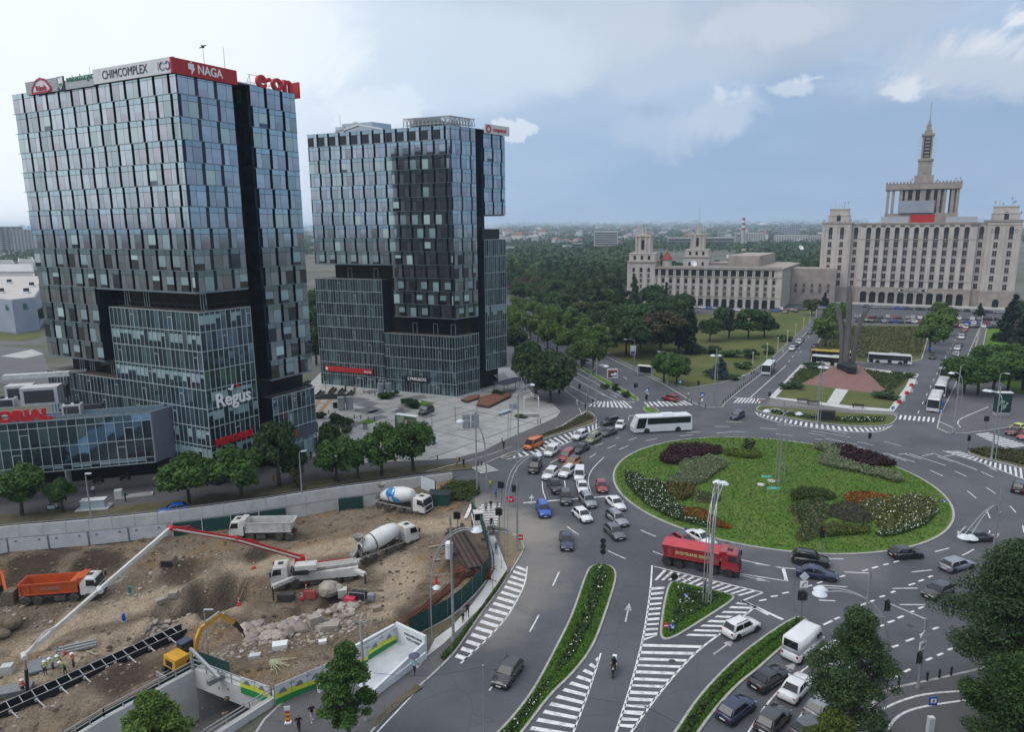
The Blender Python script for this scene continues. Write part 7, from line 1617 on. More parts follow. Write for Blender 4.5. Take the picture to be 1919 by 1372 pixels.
t=lY('concrete mixer lorry with a big blue round mark on its white drum',(811,961),(706,963),WH_T,'concrete mixer',name='mixer_lorry');mixer(t,pbr('white_drum',(.66,.67,.66),(.56,.56,.54),.45,scale=.8),pbr('dusty_frame',(.30,.29,.27),(.17,.16,.15),.7,scale=2),True)
t=lY('plain white concrete mixer lorry backed up to the concrete pump',(762,1016),(684,1058),WH_T,'concrete mixer',name='mixer_lorry');mixer(t,pbr('white_drum',(.66,.67,.66)),pbr('dusty_frame',(.30,.29,.27)))
PU=lY('white concrete pump lorry with outriggers spread and a long red and white boom',(523,1102),(664,1082),WH_T,'concrete pump',axles=(4.2,2.4,-2.6,-4.),L=11.,name='pump_lorry',lowm=pbr('blue_bumper',(.03,.05,.16),(.025,.04,.13),.5))
b=MB();b.hX([(-5.2,-1.25,1.1),(2.,-1.25,1.1),(2.,1.25,1.1),(-5.2,1.25,1.1),(-5.3,-1.2,2.3),(1.6,-1.2,1.9),(1.6,1.2,1.9),(-5.3,1.2,2.3)]);b.bd('pump_body',WH_T,PU)
MB().bar((-5,-.55,2.5),(1.5,-.55,2.15),.5,.3).bar((-5.2,.3,2.55),(1.4,.3,2.2),.9,.3).bar((-3.6,-1.,2.45),(1.4,-1.,2.15),.16,.16,).bd('deck_pipework',pbr('grey_deck',(.40,.39,.37),(.25,.24,.225),.7,scale=2),PU)
MB().bar((-4,-.9,2.62),(.5,-.9,2.4),.10,.10).bd('red_pipe',mK,PU);BX((-4.2,-1.27,1.85),(1.9,.05,.5)).box((-2.,-1.27,1.75),(.5,.05,.4)).bd('vent',mT,PU);BX((.2,-1.26,1.66),(.9,.03,.10)).box((.35,-1.26,1.50),(1.1,.03,.05)).bd('side_marking',mNa,PU)
TU((1.9,0,1.2),(1.9,0,2.9),1.05,.9,18).bd('turret_base',WH_T,PU);TU((1.9,0,2.9),(1.9,0,3.9),.72,.6,14).bd('turret',mK,PU);MB().hX([(.7,.9,2.4),(2.6,.9,2.4),(2.6,2.3,2.4),(.7,2.3,2.4),(.7,.9,3.),(2.6,.9,3.),(2.6,2.3,3.),(.7,2.3,3.)]).bd('platform',mT,PU)
BX((1.,1.5,3.2),(2.6,1.4,.7)).bd('counter_hood',WH_T,PU)
lg=[((2.6,1.2,1.6),(4.8,3.6,1.9)),((2.6,-1.2,1.6),(3.6,-3.2,1.55)),((-5.,1.1,1.8),(-6.2,2.8,2.)),((-5.,-1.1,1.8),(-6.,-2.9,1.7))]
for i,(p,q)in enumerate(lg):
 m=MB()
 if i==1:
  pts=[Vector(p).lerp(Vector(q),k/8)+Vector((.0,0,.75*sin(math.pi*min(1,k/8*1.))-k/8*.9))for k in range(9)]
  for a,c in zip(pts,pts[1:]):m.bar(a,c,.45,.4)
  e=pts[-1]
 else:m.bar(p,q,.5,.45);e=Vector(q)
 m.bd('outrigger',WH_T,PU);TU(e,(e.x,e.y,.05),.10,None,8).bd('jack',mT,PU);BX((e.x,e.y,.04),(.9,.9,.08)).bd('jack_pad',pbr('wood_pad',(.18,.14,.10),(.12,.095,.07),.9),PU)
th_=Vector(PU.location);ud=Vector((cos(PU.rotation_euler.z),sin(PU.rotation_euler.z),0));tur=th_+ud*1.9;tip=GT(52,1303)
BA,BB=Vector(tur.xy),Vector(tip.xy);J=[Vector((tur.x,tur.y,th_.z+3.7))]+[PV(*q,BA,BB)for q in((440,1010),(321,990),(187,1106),(45,1230))]
inv=(Matrix.Translation(PU.location)@Matrix.Rotation(PU.rotation_euler.z,4,'Z')).inverted();J=[inv@q for q in J];tipL=inv@tip
for i,(a,c)in enumerate(zip(J,J[1:])):
 w_=(.50,.42,.34,.27)[i];m=MB();m.bar(a,c,w_*.85,w_*1.15);m.bd('boom_section',mK if i<2 else WH_T,PU)
 s=(c-a).cross(Z_(1)).normalized()*.42*(-1 if i<2 else 1);TU(a+s*1.,c+s*1.,.11,None,8).bd('boom_pipe',pbr('cream_pipe',(.55,.50,.45),(.45,.40,.36),.6),PU)
 TU(c-s*1.2,c+s*1.2,.26,None,10).bd('boom_joint',mK if i<2 else WH_T,PU)
 m=MB()
 for k in range(1,5):p=a.lerp(c,k/5);m.bar(p,p+s*1.,.06,.08)
 m.bar(a.lerp(c,.72)+Z_(-.9 if i==2 else .6),a.lerp(c,.98),.12,.12);m.bar(a.lerp(c,.55),a.lerp(c,.72)+Z_(-.9 if i==2 else .6),.12,.12);m.bd('boom_linkage',WH_T if i>1 else mK,PU)
TU(J[4],J[4]+Z_(-1.6),.13,None,8).bd('delivery_hose',mS,PU);TU(J[4]+Z_(-1.5),tipL+Z_(.1),.17,None,8).bd('hose_end',mT,PU)
# coach and buses
def bus(label,f,r,mat,L,terrain=False,coach=False,W=2.55,H=3.1,glass=True,roofm=None,doors=True,green=False):
 a,c=G(*f),G(*r);mid=(a+c)/2;d=a-c;rz=atan2(d.y,d.x);t=tG('coach' if coach else 'city_bus',label,'coach' if coach else 'bus',mid,rz);h,w=L/2,W/2;zb=.32
 b=MB();fr=.9 if coach else .15;P=[(-h,-w,zb),(h,-w*.96,zb),(h,w*.96,zb),(-h,w,zb),(-h+.05,-w,1.5),(h+.02,-w*.97,1.2),(h+.02,w*.97,1.2),(-h+.05,w,1.5)];b.hX(P);Q=[(-h+.2,-w*.97,H-.15),(h-fr,-w*.95,H-.15),(h-fr,w*.95,H-.15),(-h+.2,w*.97,H-.15)];b.hX(P[4:]+Q);b.hX(Q+[(-h+.5,-w*.84,H),(h-fr-.4,-w*.84,H),(h-fr-.4,w*.84,H),(-h+.5,w*.84,H)]);b.bd('body',mat,t)
 def side(x0,x1,z0,z1,s,k0=.0,k1=.0):
  y=lambda z:s*(w*(1-.028*max(0,(z-1.4)/1.6))+.018);return[(x0+k0,y(z0),z0),(x1+k1,y(z0),z0),(x1,y(z1),z1),(x0,y(z1),z1)][::(1 if s<0 else-1)]
 z0,z1=(1.95,H-.42)if coach else(1.32,H-.40);n=7;xa,xe=-h+.45,h-(2.9 if coach else 1.6)
 for s in(-1,1):
  m=MB();m.pY(side(xa-.03,xe+.03,z0-.03,z1+.03,s));o_=m.bd('window_band',mT,t);o_.scale.y=.997
  for k in range(n):m=MB();m.pY(side(xa+(xe-xa)*k/n+.01,xa+(xe-xa)*(k+1)/n-.01,z0,z1,s));m.bd('side_window',mG,t)
  m=MB();m.pY(side(h-(2.75 if coach else 1.5),h-fr-.08,1. if not coach else 1.15,z1+.1,s,.45 if coach else 0,.55 if coach else 0));m.bd('side_window',mG,t)
  BX((h-.04,s*w*.72,.75),(.14,.45,.22)).bd('headlight',mHe,t);BX((-h+.02,s*w*.85,1.3),(.08,.22,.7)).bd('tail_light',mTa,t)
  mr=MB();mr.path([(h-fr+.1,s*w*.9,H-.3),(h+.25,s*(w+.15),H-.35),(h+.3,s*(w+.2),H-.8)],.05);mr.box((h+.3,s*(w+.2),H-1.05),(.14,.24,.55));mr.bd('wing_mirror',mat if coach else mT,t)
  for x in(h-2.75,-h+3.1):link('wheel',wH(False),t,(x,s*(w-.19),.50));
  if not coach and s>0 and doors:
   for x in(h-1.,.0,-h+1.8):m=MB();m.pY(side(x-.55,x+.55,.42,z1,s));m.bd('door',mG,t)
 ar=MB();Qm=Matrix.Rotation(R_(90),3,'X')
 for s in(-1,1):
  for x in(h-2.75,-h+3.1):ar.lathe([(.62,0),(.62,.03)],16,(x,s*(w+.005),.52),M=Qm)
 ar.bd('wheel_arch',mT,t)
 m=MB();m.hX([(h+.0,-w*.92,1.05),(h+.04,-w*.92,1.05),(h+.04,w*.92,1.05),(h+.0,w*.92,1.05),(h-fr-.02,-w*.88,H-.22),(h-fr+.03,-w*.88,H-.22),(h-fr+.03,w*.88,H-.22),(h-fr-.02,w*.88,H-.22)]);m.bd('windscreen',mGl,t);BX((-h+.08,0,2.2),(.06,1.9,.9)).bd('rear_window',mG,t);BX((h+.06,0,.5),(.03,.52,.13)).bd('number_plate',M_PLATE,t)
 hb=MB();hb.box((-1.2,0,H+.08),(2.6,1.7,.24));hb.box((2.4,0,H+.04),(.9,.8,.08));hb.box((-h+2.2,0,H+.04),(.9,.8,.08));hb.bd('roof_unit',roofm or mat,t);BX((-h+1.3,-w-.01,.9),(1.7,.04,.55)).bd('engine_grille',mQg,t)
 BX((0,0,.30),(L*.97,W*.95,.12)).bd('underbody',mT,t)
 if coach:
  lT('Premium Travel Coaches',.36,pbr('grey_script',(.20,.21,.23)),t,(2.,-w-.02,1.68),0,extrude=.004,spacing=1.);m=MB();m.tb((4.6,-w-.005,1.66),(4.6,-w-.02,1.66),.2,None,12);m.bd('emblem',mS,t)
  fl=MB()
  for k in range(4):fl.box((h-1.6-k*2.3+.6,-w-.005,.78),(.16,.03,.14))
  fl.bd('hatch_handle',mT,t)
 return t
CW=paint('coach_white',(.70,.71,.72));BW=paint('bus_white',(.64,.65,.655))
bus('white touring coach with dark windows crossing the far side of the roundabout',(1183,811),(1294,805),CW,12.6,coach=True,H=3.6)
bus('white city bus coming down the left avenue',(1430,709),(1449,688),BW,9.5)
bus('white city bus standing right of the monument',(1627,679),(1706,684),BW,12);bus('white city bus half hidden behind the monument',(1523,683),(1598,689),BW,12)
t=bus('bus with a yellow roof edge behind the white one by the monument',(1522,672),(1594,677),paint('bus_yellow',(.50,.36,.04)),12);BX((0,-1.29,1.7),(11.6,.02,2.2)).bd('side_panel',pbr('dark_side',(.02,.022,.025),(.03,.03,.03),.2),t)
bus('front white bus of the row on the right avenue',(1745,779),(1757,748),BW,12);bus('second white bus of the row on the right avenue, partly behind trees',(1757,752),(1770,722),BW,12);bus('third white bus of the row on the right avenue, partly behind trees',(1767,718),(1778,692),BW,12)
# motorcycle with its rider
mo=G(1148,1272);mr_=G(1151.5,1252);d=mo-mr_;rzm=atan2(d.y,d.x);mid=(mo+mr_)/2
t=tG('motorcycle','dark motorcycle with a white top box riding towards the viewer','motorcycle',mid,rzm);Q=Matrix.Rotation(R_(90),3,'X')
for x in(.75,-.72):MB().lathe([(.20,-.05),(.30,-.07),(.32,0),(.30,.07),(.20,.05)],18,(x,0,.32),M=Q).bd('wheel',mU,t)
MB().bar((.72,-.09,.32),(.48,-.09,1.),.05,.05).bar((.72,.09,.32),(.48,.09,1.),.05,.05).bar((.5,0,.95),(-.75,0,.72),.22,.14).bar((-.1,0,.5),(-.7,0,.34),.1,.1).bar((.42,-.42,1.08),(.42,.42,1.08),.05,.05).bd('frame',mT,t)
MB().taper((.18,0,.72),(.62,.30),(.12,0,1.),(.45,.22)).bd('fuel_tank',PM['black'],t);MB().taper((-.38,0,.76),(.75,.30),(-.38,0,.9),(.65,.24)).bd('saddle',mT,t);MB().taper((.02,0,.3),(.55,.34),(.02,0,.7),(.45,.28)).bd('engine',mS,t)
MB().taper((.62,0,.85),(.22,.40),(.52,0,1.22),(.10,.32)).bd('fairing',PM['black'],t);BX((.75,0,.92),(.06,.16,.14)).bd('headlight',mHe,t);MB().taper((-.86,0,.98),(.42,.46),(-.86,0,1.32),(.36,.40)).bd('top_box',PM['white'],t);BX((.72,0,.68),(.34,.12,.03)).bd('front_mudguard',PM['black'],t)
MOTO=(mid,rzm)
# excavator, site machines
ex=GT(347,1252);ed=GT(385,1232)-GT(318,1262);rze=atan2(ed.y,ed.x)
t=tG('excavator','yellow tracked excavator with a breaker on its arm beside the underpass fence','excavator',ex+Z_(.05),rze);YEL=pbr('digger_yellow',(.58,.30,.02),(.46,.23,.02),.5,scale=1,coat=.2)
for s in(-1,1):
 m=MB();pr=[(-1.75,.38),(-1.55,.08),(1.55,.08),(1.75,.38),(1.55,.72),(-1.55,.72)]
 for i in range(6):a,c=pr[i],pr[(i+1)%6];m.bar((a[0],s*.98,a[1]),(c[0],s*.98,c[1]),.45,.10)
 m.box((0,s*.98,.4),(3.,.28,.4));m.bd('track',mU,t)
 w_=MB()
 for k in range(14):w_.box((-1.5+k*.23,s*.98,.78),(.10,.5,.05));w_.box((-1.5+k*.23,s*.98,.04),(.10,.5,.05))
 w_.bd('track_shoes',mRi,t)
BX((0,0,.55),(1.6,1.5,.4)).tb((0,0,.7),(0,0,.98),.55,None,14).bd('undercarriage',mT,t);BX((-2.25,0,.35),(.12,2.3,.5)).bar((-1.3,.5,.4),(-2.2,.5,.4),.12,.12).bar((-1.3,-.5,.4),(-2.2,-.5,.4),.12,.12).bd('dozer_blade',mS,t)
MB().taper((-.75,-.1,1.),(1.7,2.1),(-.80,-.1,2.05),(1.45,1.95)).hX([(-.1,-1.15,1.),(1.1,-1.15,1.),(1.1,.0,1.),(-.1,.0,1.),(-.1,-1.1,1.55),(.9,-1.1,1.5),(.9,0,1.5),(-.1,0,1.55)]).bd('engine_hood',YEL,t);BX((-1.62,-.1,1.5),(.06,1.,.55)).box((.2,-1.16,1.3),(1.2,.05,.45)).bd('grille',mT,t);lT('C',.7,mT,t,(-1.66,-.1,1.5),-math.pi/2,extrude=.02,bold=.03)
MB().taper((.55,.55,1.),(1.3,.95),(.5,.55,2.55),(1.15,.88)).bd('cab',mT,t);BX((.5,.06,1.95),(.95,.04,.95)).box((1.16,.55,1.85),(.05,.75,1.2)).bd('cab_window',mGl,t);BX((.5,.55,2.60),(1.2,.95,.08)).bd('cab_roof',pbr('blue_grey_roof',(.05,.075,.12),(.045,.06,.10),.4),t)
BP=[Vector((1.,-.25,1.15)),Vector((1.35,-.25,2.6)),Vector((1.9,-.25,3.5)),Vector((4.2,-.25,3.95)),Vector((5.5,-.25,2.3)),Vector((5.9,-.25,1.75))]
for a,c,w_ in((0,1,.34),(1,2,.40),(2,3,.36)):MB().bar(BP[a],BP[c],.28,w_).bd('boom',YEL,t)
MB().bar(BP[3]+Vector((-.3,0,.15)),BP[4],.26,.42).bd('arm',YEL,t);MB().bar(BP[4],BP[5],.4,.45).bar(BP[5],BP[5]+Vector((.45,0,-.9)),.34,.34).bar(BP[5]+Vector((.45,0,-.9)),BP[5]+Vector((.75,0,-1.7)),.12,.12).bd('breaker',mT,t)
TU((1.5,-.55,1.6),(2.3,-.5,3.35),.09).tb((2.4,-.25,3.95),(4.,-.25,4.3),.10).tb((4.5,-.25,3.9),(5.5,-.25,2.7),.08).bd('ram',mS,t)
t=tG('excavator','orange wheeled excavator with a big bucket cut off by the left edge','excavator',GT(-24,1118),.2);MB().taper((0,0,.9),(3.,2.3),(0,0,2.2),(2.6,2.)).bd('body',OR_T,t);MB().taper((.5,.5,2.2),(1.3,1.),(.5,.5,3.2),(1.1,.9)).bd('cab',mG,t)
for x in(-1.1,1.1):
 for s in(-1,1):link('wheel',wH(True),t,(x,s*1.,.52))
bk=GT(18,1132)-t.location;bk.rotate(Matrix.Rotation(-.2,3,'Z'));MB().bar((1.2,-.3,1.8),(2.2,-.3,3.2),.35,.4).bar((2.2,-.3,3.2),(bk.x-.2,bk.y,bk.z+1.6),.3,.36).bd('boom',OR_T,t)
MB().hX([(bk.x-.8,bk.y-.7,bk.z),(bk.x+.8,bk.y-.7,bk.z),(bk.x+.8,bk.y+.7,bk.z),(bk.x-.8,bk.y+.7,bk.z),(bk.x-.3,bk.y-.7,bk.z+1.8),(bk.x+.9,bk.y-.7,bk.z+1.7),(bk.x+.9,bk.y+.7,bk.z+1.7),(bk.x-.3,bk.y+.7,bk.z+1.8)]).bd('bucket',pbr('muddy_steel',(.17,.13,.095),(.10,.08,.06),.9,scale=1.5),t)
t=tG('skid_loader','small white skid-steer loader with an open dark cab on the site crosswalk','loader',G(896,986),-1.35);MB().taper((0,0,.35),(2.3,1.3),(-.1,0,1.1),(2.,1.25)).bd('body',WH_T,t);BX((0,0,1.6),(1.3,1.1,1.)).bd('cab',mG,t)
m=MB()
for x in(-.7,.7):
 for y in(-.6,.6):m.bar((x,y,1.),(x*.9,y,2.15),.09,.09)
m.box((0,0,2.17),(1.5,1.3,.08));m.bar((-1,-.75,1.5),(1.3,-.75,.6),.14,.2);m.bar((-1,.75,1.5),(1.3,.75,.6),.14,.2);m.bd('frame',WH_T,t);MB().taper((1.75,0,.08),(.7,1.9),(1.6,0,.65),(.5,1.9)).bd('bucket',mW,t);TU((-.5,.3,2.2),(-.5,.3,2.4),.12).bd('beacon',pbr('amber_beacon',(.6,.25,.01)),t)
for x in(-.65,.6):
 for s in(-1,1):w_=link('wheel',wH(True),t,(x,s*.72,.38));w_.scale=(.72,.72,.72)
# walls and fences round the pit
mGn=pbr('green_netting',(.012,.060,.048),(.008,.040,.034),.85,scale=1.5,bump=.4,bscale=9);mN=pbr('white_banner',(.52,.53,.55),(.42,.43,.45),.6,scale=.9);mP=pbr('grey_post',(.22,.23,.24),(.16,.17,.18),.5,.3)
def along(line,step):
 pts=rS(line,.1);out=[pts[0]];acc=0
 for a,b in zip(pts,pts[1:]):
  acc+=(b-a).length
  if acc>=step:out.append(b);acc=0
 return out
RW=tG('retaining_wall','pale concrete barrier wall with a handrail between the left road and the pit','wall',WALL[0])
def rel(p,o,z):return(p[0]-o.x,p[1]-o.y,z)
pts=along(WALL,3.);o=WALL[0]
for i,(a,b)in enumerate(zip(pts,pts[1:])):
 d=(b-a).normalized();a2,b2=a+d*.015,b-d*.015;n_=Vector((-d.y,d.x,0));m=MB()
 m.hX([rel(a2-n_*.05,o,-3.6),rel(b2-n_*.05,o,-3.6),rel(b2+n_*.35,o,-3.6),rel(a2+n_*.35,o,-3.6),rel(a2-n_*.05,o,.95),rel(b2-n_*.05,o,.95),rel(b2+n_*.35,o,.95),rel(a2+n_*.35,o,.95)]);m.hX([rel(a2-n_*.14,o,-.75),rel(b2-n_*.14,o,-.75),rel(b2-n_*.05,o,-.75),rel(a2-n_*.05,o,-.75),rel(a2-n_*.14,o,.98),rel(b2-n_*.14,o,.98),rel(b2-n_*.05,o,.98),rel(a2-n_*.05,o,.98)])
 m.bd('concrete_panel',mC,RW)
m=MB()
for a,b in zip(pts,pts[1:]):m.bar(rel(a,o,1.30),rel(b,o,1.30),.09,.09);m.bar(rel(a,o,.95),rel(a,o,1.34),.09,.09)
m.bd('handrail',mS,RW)
bn=along(pX([(-160,1026.5),(0,1000.5),(150,988.5),(318,971)]),5.2)
for i,(a,b)in enumerate(zip(bn,bn[1:])):
 d=(b-a).normalized();n_=Vector((-d.y,d.x,0));f=a-n_*.35;g=b-n_*.35;f,g=f+d*.12,g-d*.12;m=MB();m.hX([rel(f,o,-2.75),rel(g,o,-2.75),rel(g+n_*.04,o,-2.75),rel(f+n_*.04,o,-2.75),rel(f,o,-.72),rel(g,o,-.78),rel(g+n_*.04,o,-.78),rel(f+n_*.04,o,-.72)]);m.bd('banner_panel',mN,RW)
 for q in(.2,.8):p=f.lerp(g,q)-n_*.02;mm=MB();mm.pY([rel(p-d*.28,o,-1.35),rel(p+d*.28,o,-1.35),rel(p,o,-1.)]);mm.bd('emblem',mP,RW)
 MB().bar(rel(a-n_*.36,o,-3.1),rel(a-n_*.36,o,-.6),.16,.12).bd('banner_post',mP,RW)
gn=along(pX([(322,970.6),(480,949.5),(640,924.5),(700,916.5)]),4.)
for i,(a,b)in enumerate(zip(gn,gn[1:])):
 if i in(4,5):continue
 d=(b-a).normalized();n_=Vector((-d.y,d.x,0));f=a-n_*.45+d*.05;g=b-n_*.45-d*.05;hz_=-.75;m=MB();m.hX([rel(f,o,-3.),rel(g,o,-3.),rel(g+n_*.03,o,-3.),rel(f+n_*.03,o,-3.),rel(f,o,hz_),rel(g,o,hz_-.08),rel(g+n_*.03,o,hz_-.08),rel(f+n_*.03,o,hz_)]);m.bd('net_panel',mGn,RW);MB().bar(rel(a-n_*.46,o,-3.2),rel(a-n_*.46,o,-.5),.10,.10).bd('net_post',mC,RW)
FE=pX([(884,966),(905,996),(917,1041),(919,1073),(895,1107),(850,1151),(800,1179),(743,1206)])
FN=tG('site_fence','dark green netted site fence curving along the footway','fence',FE[0]);o=FE[0];q=along(cV(FE,1),2.6)
for i,(a,b)in enumerate(zip(q,q[1:])):
 MB().hX([rel(a,o,-.05),rel(b,o,-.05),rel(b+Vector((.03,.03,0)),o,-.05),rel(a+Vector((.03,.03,0)),o,-.05),rel(a,o,2.15),rel(b,o,2.15),rel(b+Vector((.03,.03,0)),o,2.15),rel(a+Vector((.03,.03,0)),o,2.15)]).bd('net_panel',mGn,FN);TU(rel(a,o,0),rel(a,o,2.3),.04,None,6).bd('post',mP,FN)
M_HY,M_HG=pbr('hoarding_yellow',(.55,.58,.04),(.50,.53,.04),.5),pbr('hoarding_green',(.015,.22,.06),(.012,.19,.05),.5)
def hO(label,pa,pb,n,h=2.15,z=.05):
 a,b=G(*pa),G(*pb);t=tG('site_hoarding',label,'hoarding',a);d=(b-a);L=d.length;rz=atan2(d.y,d.x);t.rotation_euler.z=rz
 for k in range(n):
  x0,x1=L*k/n+.02,L*(k+1)/n-.02;m=MB();m.box(((x0+x1)/2,0,z+h/2),(x1-x0,.06,h),mi=0);w0=lambda x:.75+.35*sin(x*.55+1.)
  for j in range(6):
   xa,xb=x0+(x1-x0)*j/6,x0+(x1-x0)*(j+1)/6;ya,yb=w0(xa),w0(xb);y=-.036
   m.pY([(xa,y,z),(xb,y,z),(xb,y,z+yb*.62),(xa,y,z+ya*.62)],2);m.pY([(xa,y,z+ya*.62),(xb,y,z+yb*.62),(xb,y,z+yb*1.15),(xa,y,z+ya*1.15)],1)
  xc=(x0+x1)/2;m.pY([(xc-.5,-.04,z+1.05),(xc+.35,-.04,z+1.05),(xc+.1,-.04,z+1.55),(xc-.2,-.04,z+1.45)],3);m.pY([(xc+.55,-.04,z+1.6),(xc+1.1,-.04,z+1.6),(xc+1.1,-.04,z+1.7),(xc+.55,-.04,z+1.7)],3);m.bd('printed_panel',[mN,M_HY,M_HG,mP],t)
  MB().bar((x0,.08,0),(x0,.08,h+.1),.10,.10).bd('post',mP,t)
 return t
hO('printed site hoarding with green and yellow bands beside the two men in black',(517,1325),(608,1284),3,2.)
hO('printed site hoarding with green and yellow bands behind the near plane tree',(606,1285),(690,1243),3,2.);hO('short printed site hoarding behind the white stairwell',(690,1241),(743,1207),2,1.9);hO('printed hoarding along the underpass beam',(452,1300),(508,1320),2,1.7)
UP=tG('underpass','concrete underpass ramp with a dark opening under a railed beam','underpass',G(440,1292));o=Vector(UP.location)
A,B,C_=G(365,1262),G(510,1318),G(395,1392);Lw=rmL;zf_=-5.2;dn_=(Vector(Lw[1])-Vector(Lw[0])).normalized();m=MB()
def wS(m,p,q,z0,z1,th,side=1,mi=0):
 d=(Vector((q[0],q[1],0))-Vector((p[0],p[1],0))).normalized();n_=Vector((-d.y,d.x,0))*th*side;P=[Vector((p[0],p[1],0)),Vector((q[0],q[1],0))]
 Q=[P[0],P[1],P[1]+n_,P[0]+n_];
 if side<0:Q=[P[0]+n_,P[1]+n_,P[1],P[0]]
 m.hX([rel(v,o,z0)for v in Q]+[rel(v,o,z1)for v in Q],mi)
for a,b in zip(Lw,Lw[1:]):wS(m,a,b,zf_,.30,.45,-1)
m.bd('ramp_wall',mC,UP)
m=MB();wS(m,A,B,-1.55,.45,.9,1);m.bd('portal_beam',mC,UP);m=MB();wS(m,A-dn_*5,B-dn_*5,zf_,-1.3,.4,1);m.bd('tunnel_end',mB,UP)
m=MB();m.pY([rel(v,o,zf_)for v in(A-dn_*5.2,B-dn_*5.2,B+dn_*30,A+dn_*30)]);m.bd('ramp_floor',M_OLDA,UP);m=MB();wS(m,B,B+dn_*24,zf_,.75,.5,1);m.bd('parapet',mC,UP)
m=MB();wS(m,A-dn_*5,A,zf_,-1.,.4,-1);m.bd('tunnel_wall',mA,UP);m=MB();wS(m,B-dn_*5,B,zf_,-1.,.4,1);m.bd('tunnel_wall',mA,UP);m=MB();m.pY([rel(v,o,-1.3)for v in(A-dn_*5.2,B-dn_*5.2,B-dn_*.7,A-dn_*.7)]);m.bd('tunnel_roof',mA,UP)
rl=MB()
def rail(rl,p,q,z,h,n):
 for k in range(n+1):v=Vector(p).lerp(Vector(q),k/n);rl.bar(rel(v,o,z),rel(v,o,z+h),.08,.08)
 for hh in(h,h*.5):rl.bar(rel(p,o,z+hh),rel(q,o,z+hh),.08,.08)
rail(rl,A,B,.45,1.,6);rail(rl,B,B+dn_*20,.75,.7,9)
for a,b in zip(Lw,Lw[1:]):rail(rl,a+Vector((-.3,.2,0)),b+Vector((-.3,.2,0)),.3,.8,5)
rl.bd('handrail',mS,UP);m=MB()
gq=along([Vector(v)+Vector((-.6,.4,0))for v in Lw],2.4)
def net(a,b,z0,z1,t,q=Vector((.02,.03,0))):return MB().hX([rel(v,o,z)for z in(z0,z1)for v in(a,b,b+q,a+q)]).bd('net_panel',mGn,t)
for a,b in zip(gq,gq[1:]):net(a,b,-1.3,.62,UP)
gq=along([A+Vector((-.3,1.2,0)),A.lerp(B,.55)+Vector((-.2,1.2,0))],2.2)
for a,b in zip(gq,gq[1:]):net(a,b,-.2,1.6,UP)
m=MB();p0=A+Vector((-.2,.1,0));m.bar(rel(p0,o,0),rel(p0,o,2.6),.22,.22);m.bar(rel(p0,o,2.5),rel(A.lerp(B,.42)+dn_*.6,o,1.1),.25,.28);m.bd('height_gauge_beam',mS,UP);BX(rel(A.lerp(B,.36)+dn_*.5,o,.75),(1.6,.5,.5),.9).bd('light_box',mP,UP)
m=MB();pa_=B+dn_*3;nn=Vector((-dn_.y,dn_.x,0))*-.015
for k,(x,z0,z1)in enumerate(((0,.1,.5),(.3,.5,.1),(.7,.1,.5),(1.,.5,.2),(1.4,.1,.5),(1.9,.5,.1),(2.2,.2,.55))):m.bar(rel(pa_+dn_*x+nn,o,z0),rel(pa_+dn_*(x+.3)+nn,o,z1),.03,.09)
m.bd('graffiti',mT,UP)
ST=tG('stairwell','white-walled stairwell to the pedestrian passage with dark lettering on its wall','stairwell',G(745,1280));o=Vector(ST.location);s1,s2,s3,s4=G(742,1204),G(797,1231),G(700,1313),G(640,1262)
M_WW=pbr('white_render',(.62,.64,.66),(.52,.545,.57),.8,scale=.5)
def w2(a,b,z0,z1,th,nm,side):m=MB();wS(m,a,b,z0,z1,th,side);m.bd(nm,M_WW,ST)
w2(s1,s2,.0,2.2,.28,'side_wall',1);w2(s1,s4,.0,2.,.28,'back_wall',-1)
m=MB();m.hX([rel(v,o,.12)for v in(s3,s2,s2+Vector((-.2,.2,0)),s3+Vector((-.2,.2,0)))]+[rel(s3,o,.9),rel(s2,o,1.5),rel(s2+Vector((-.2,.2,0)),o,1.5),rel(s3+Vector((-.2,.2,0)),o,.9)]);m.bd('low_wall',M_WW,ST)
m=MB();m.pY([rel(v,o,.16)for v in(s1,s4,s3,s2)][::1]);m.bd('stair_floor',pbr('wet_floor',(.50,.53,.56),(.36,.38,.41),.5,scale=.4),ST)
dw=(s2-s1);rzw=atan2(dw.y,dw.x);nw=Vector((dw.y,-dw.x,0)).normalized()*.02;pc=s1.lerp(s2,.62)+nw-o
lT('PASAJ PIETONAL',.34,mT,ST,(pc.x,pc.y,1.50),rzw,extrude=.004,bold=.012);lT('PIATA PRESEI',.34,mT,ST,(pc.x,pc.y,1.02),rzw,extrude=.004,bold=.012)
w=MB();wl=s3+Vector((-1.2,-.2,0));wS(w,G(600,1302),G(640,1262),.1,1.,.3,1);wS(w,G(665,1338),G(800,1236),.1,.75,.25,1);w.bd('low_wall',M_WW,ST)
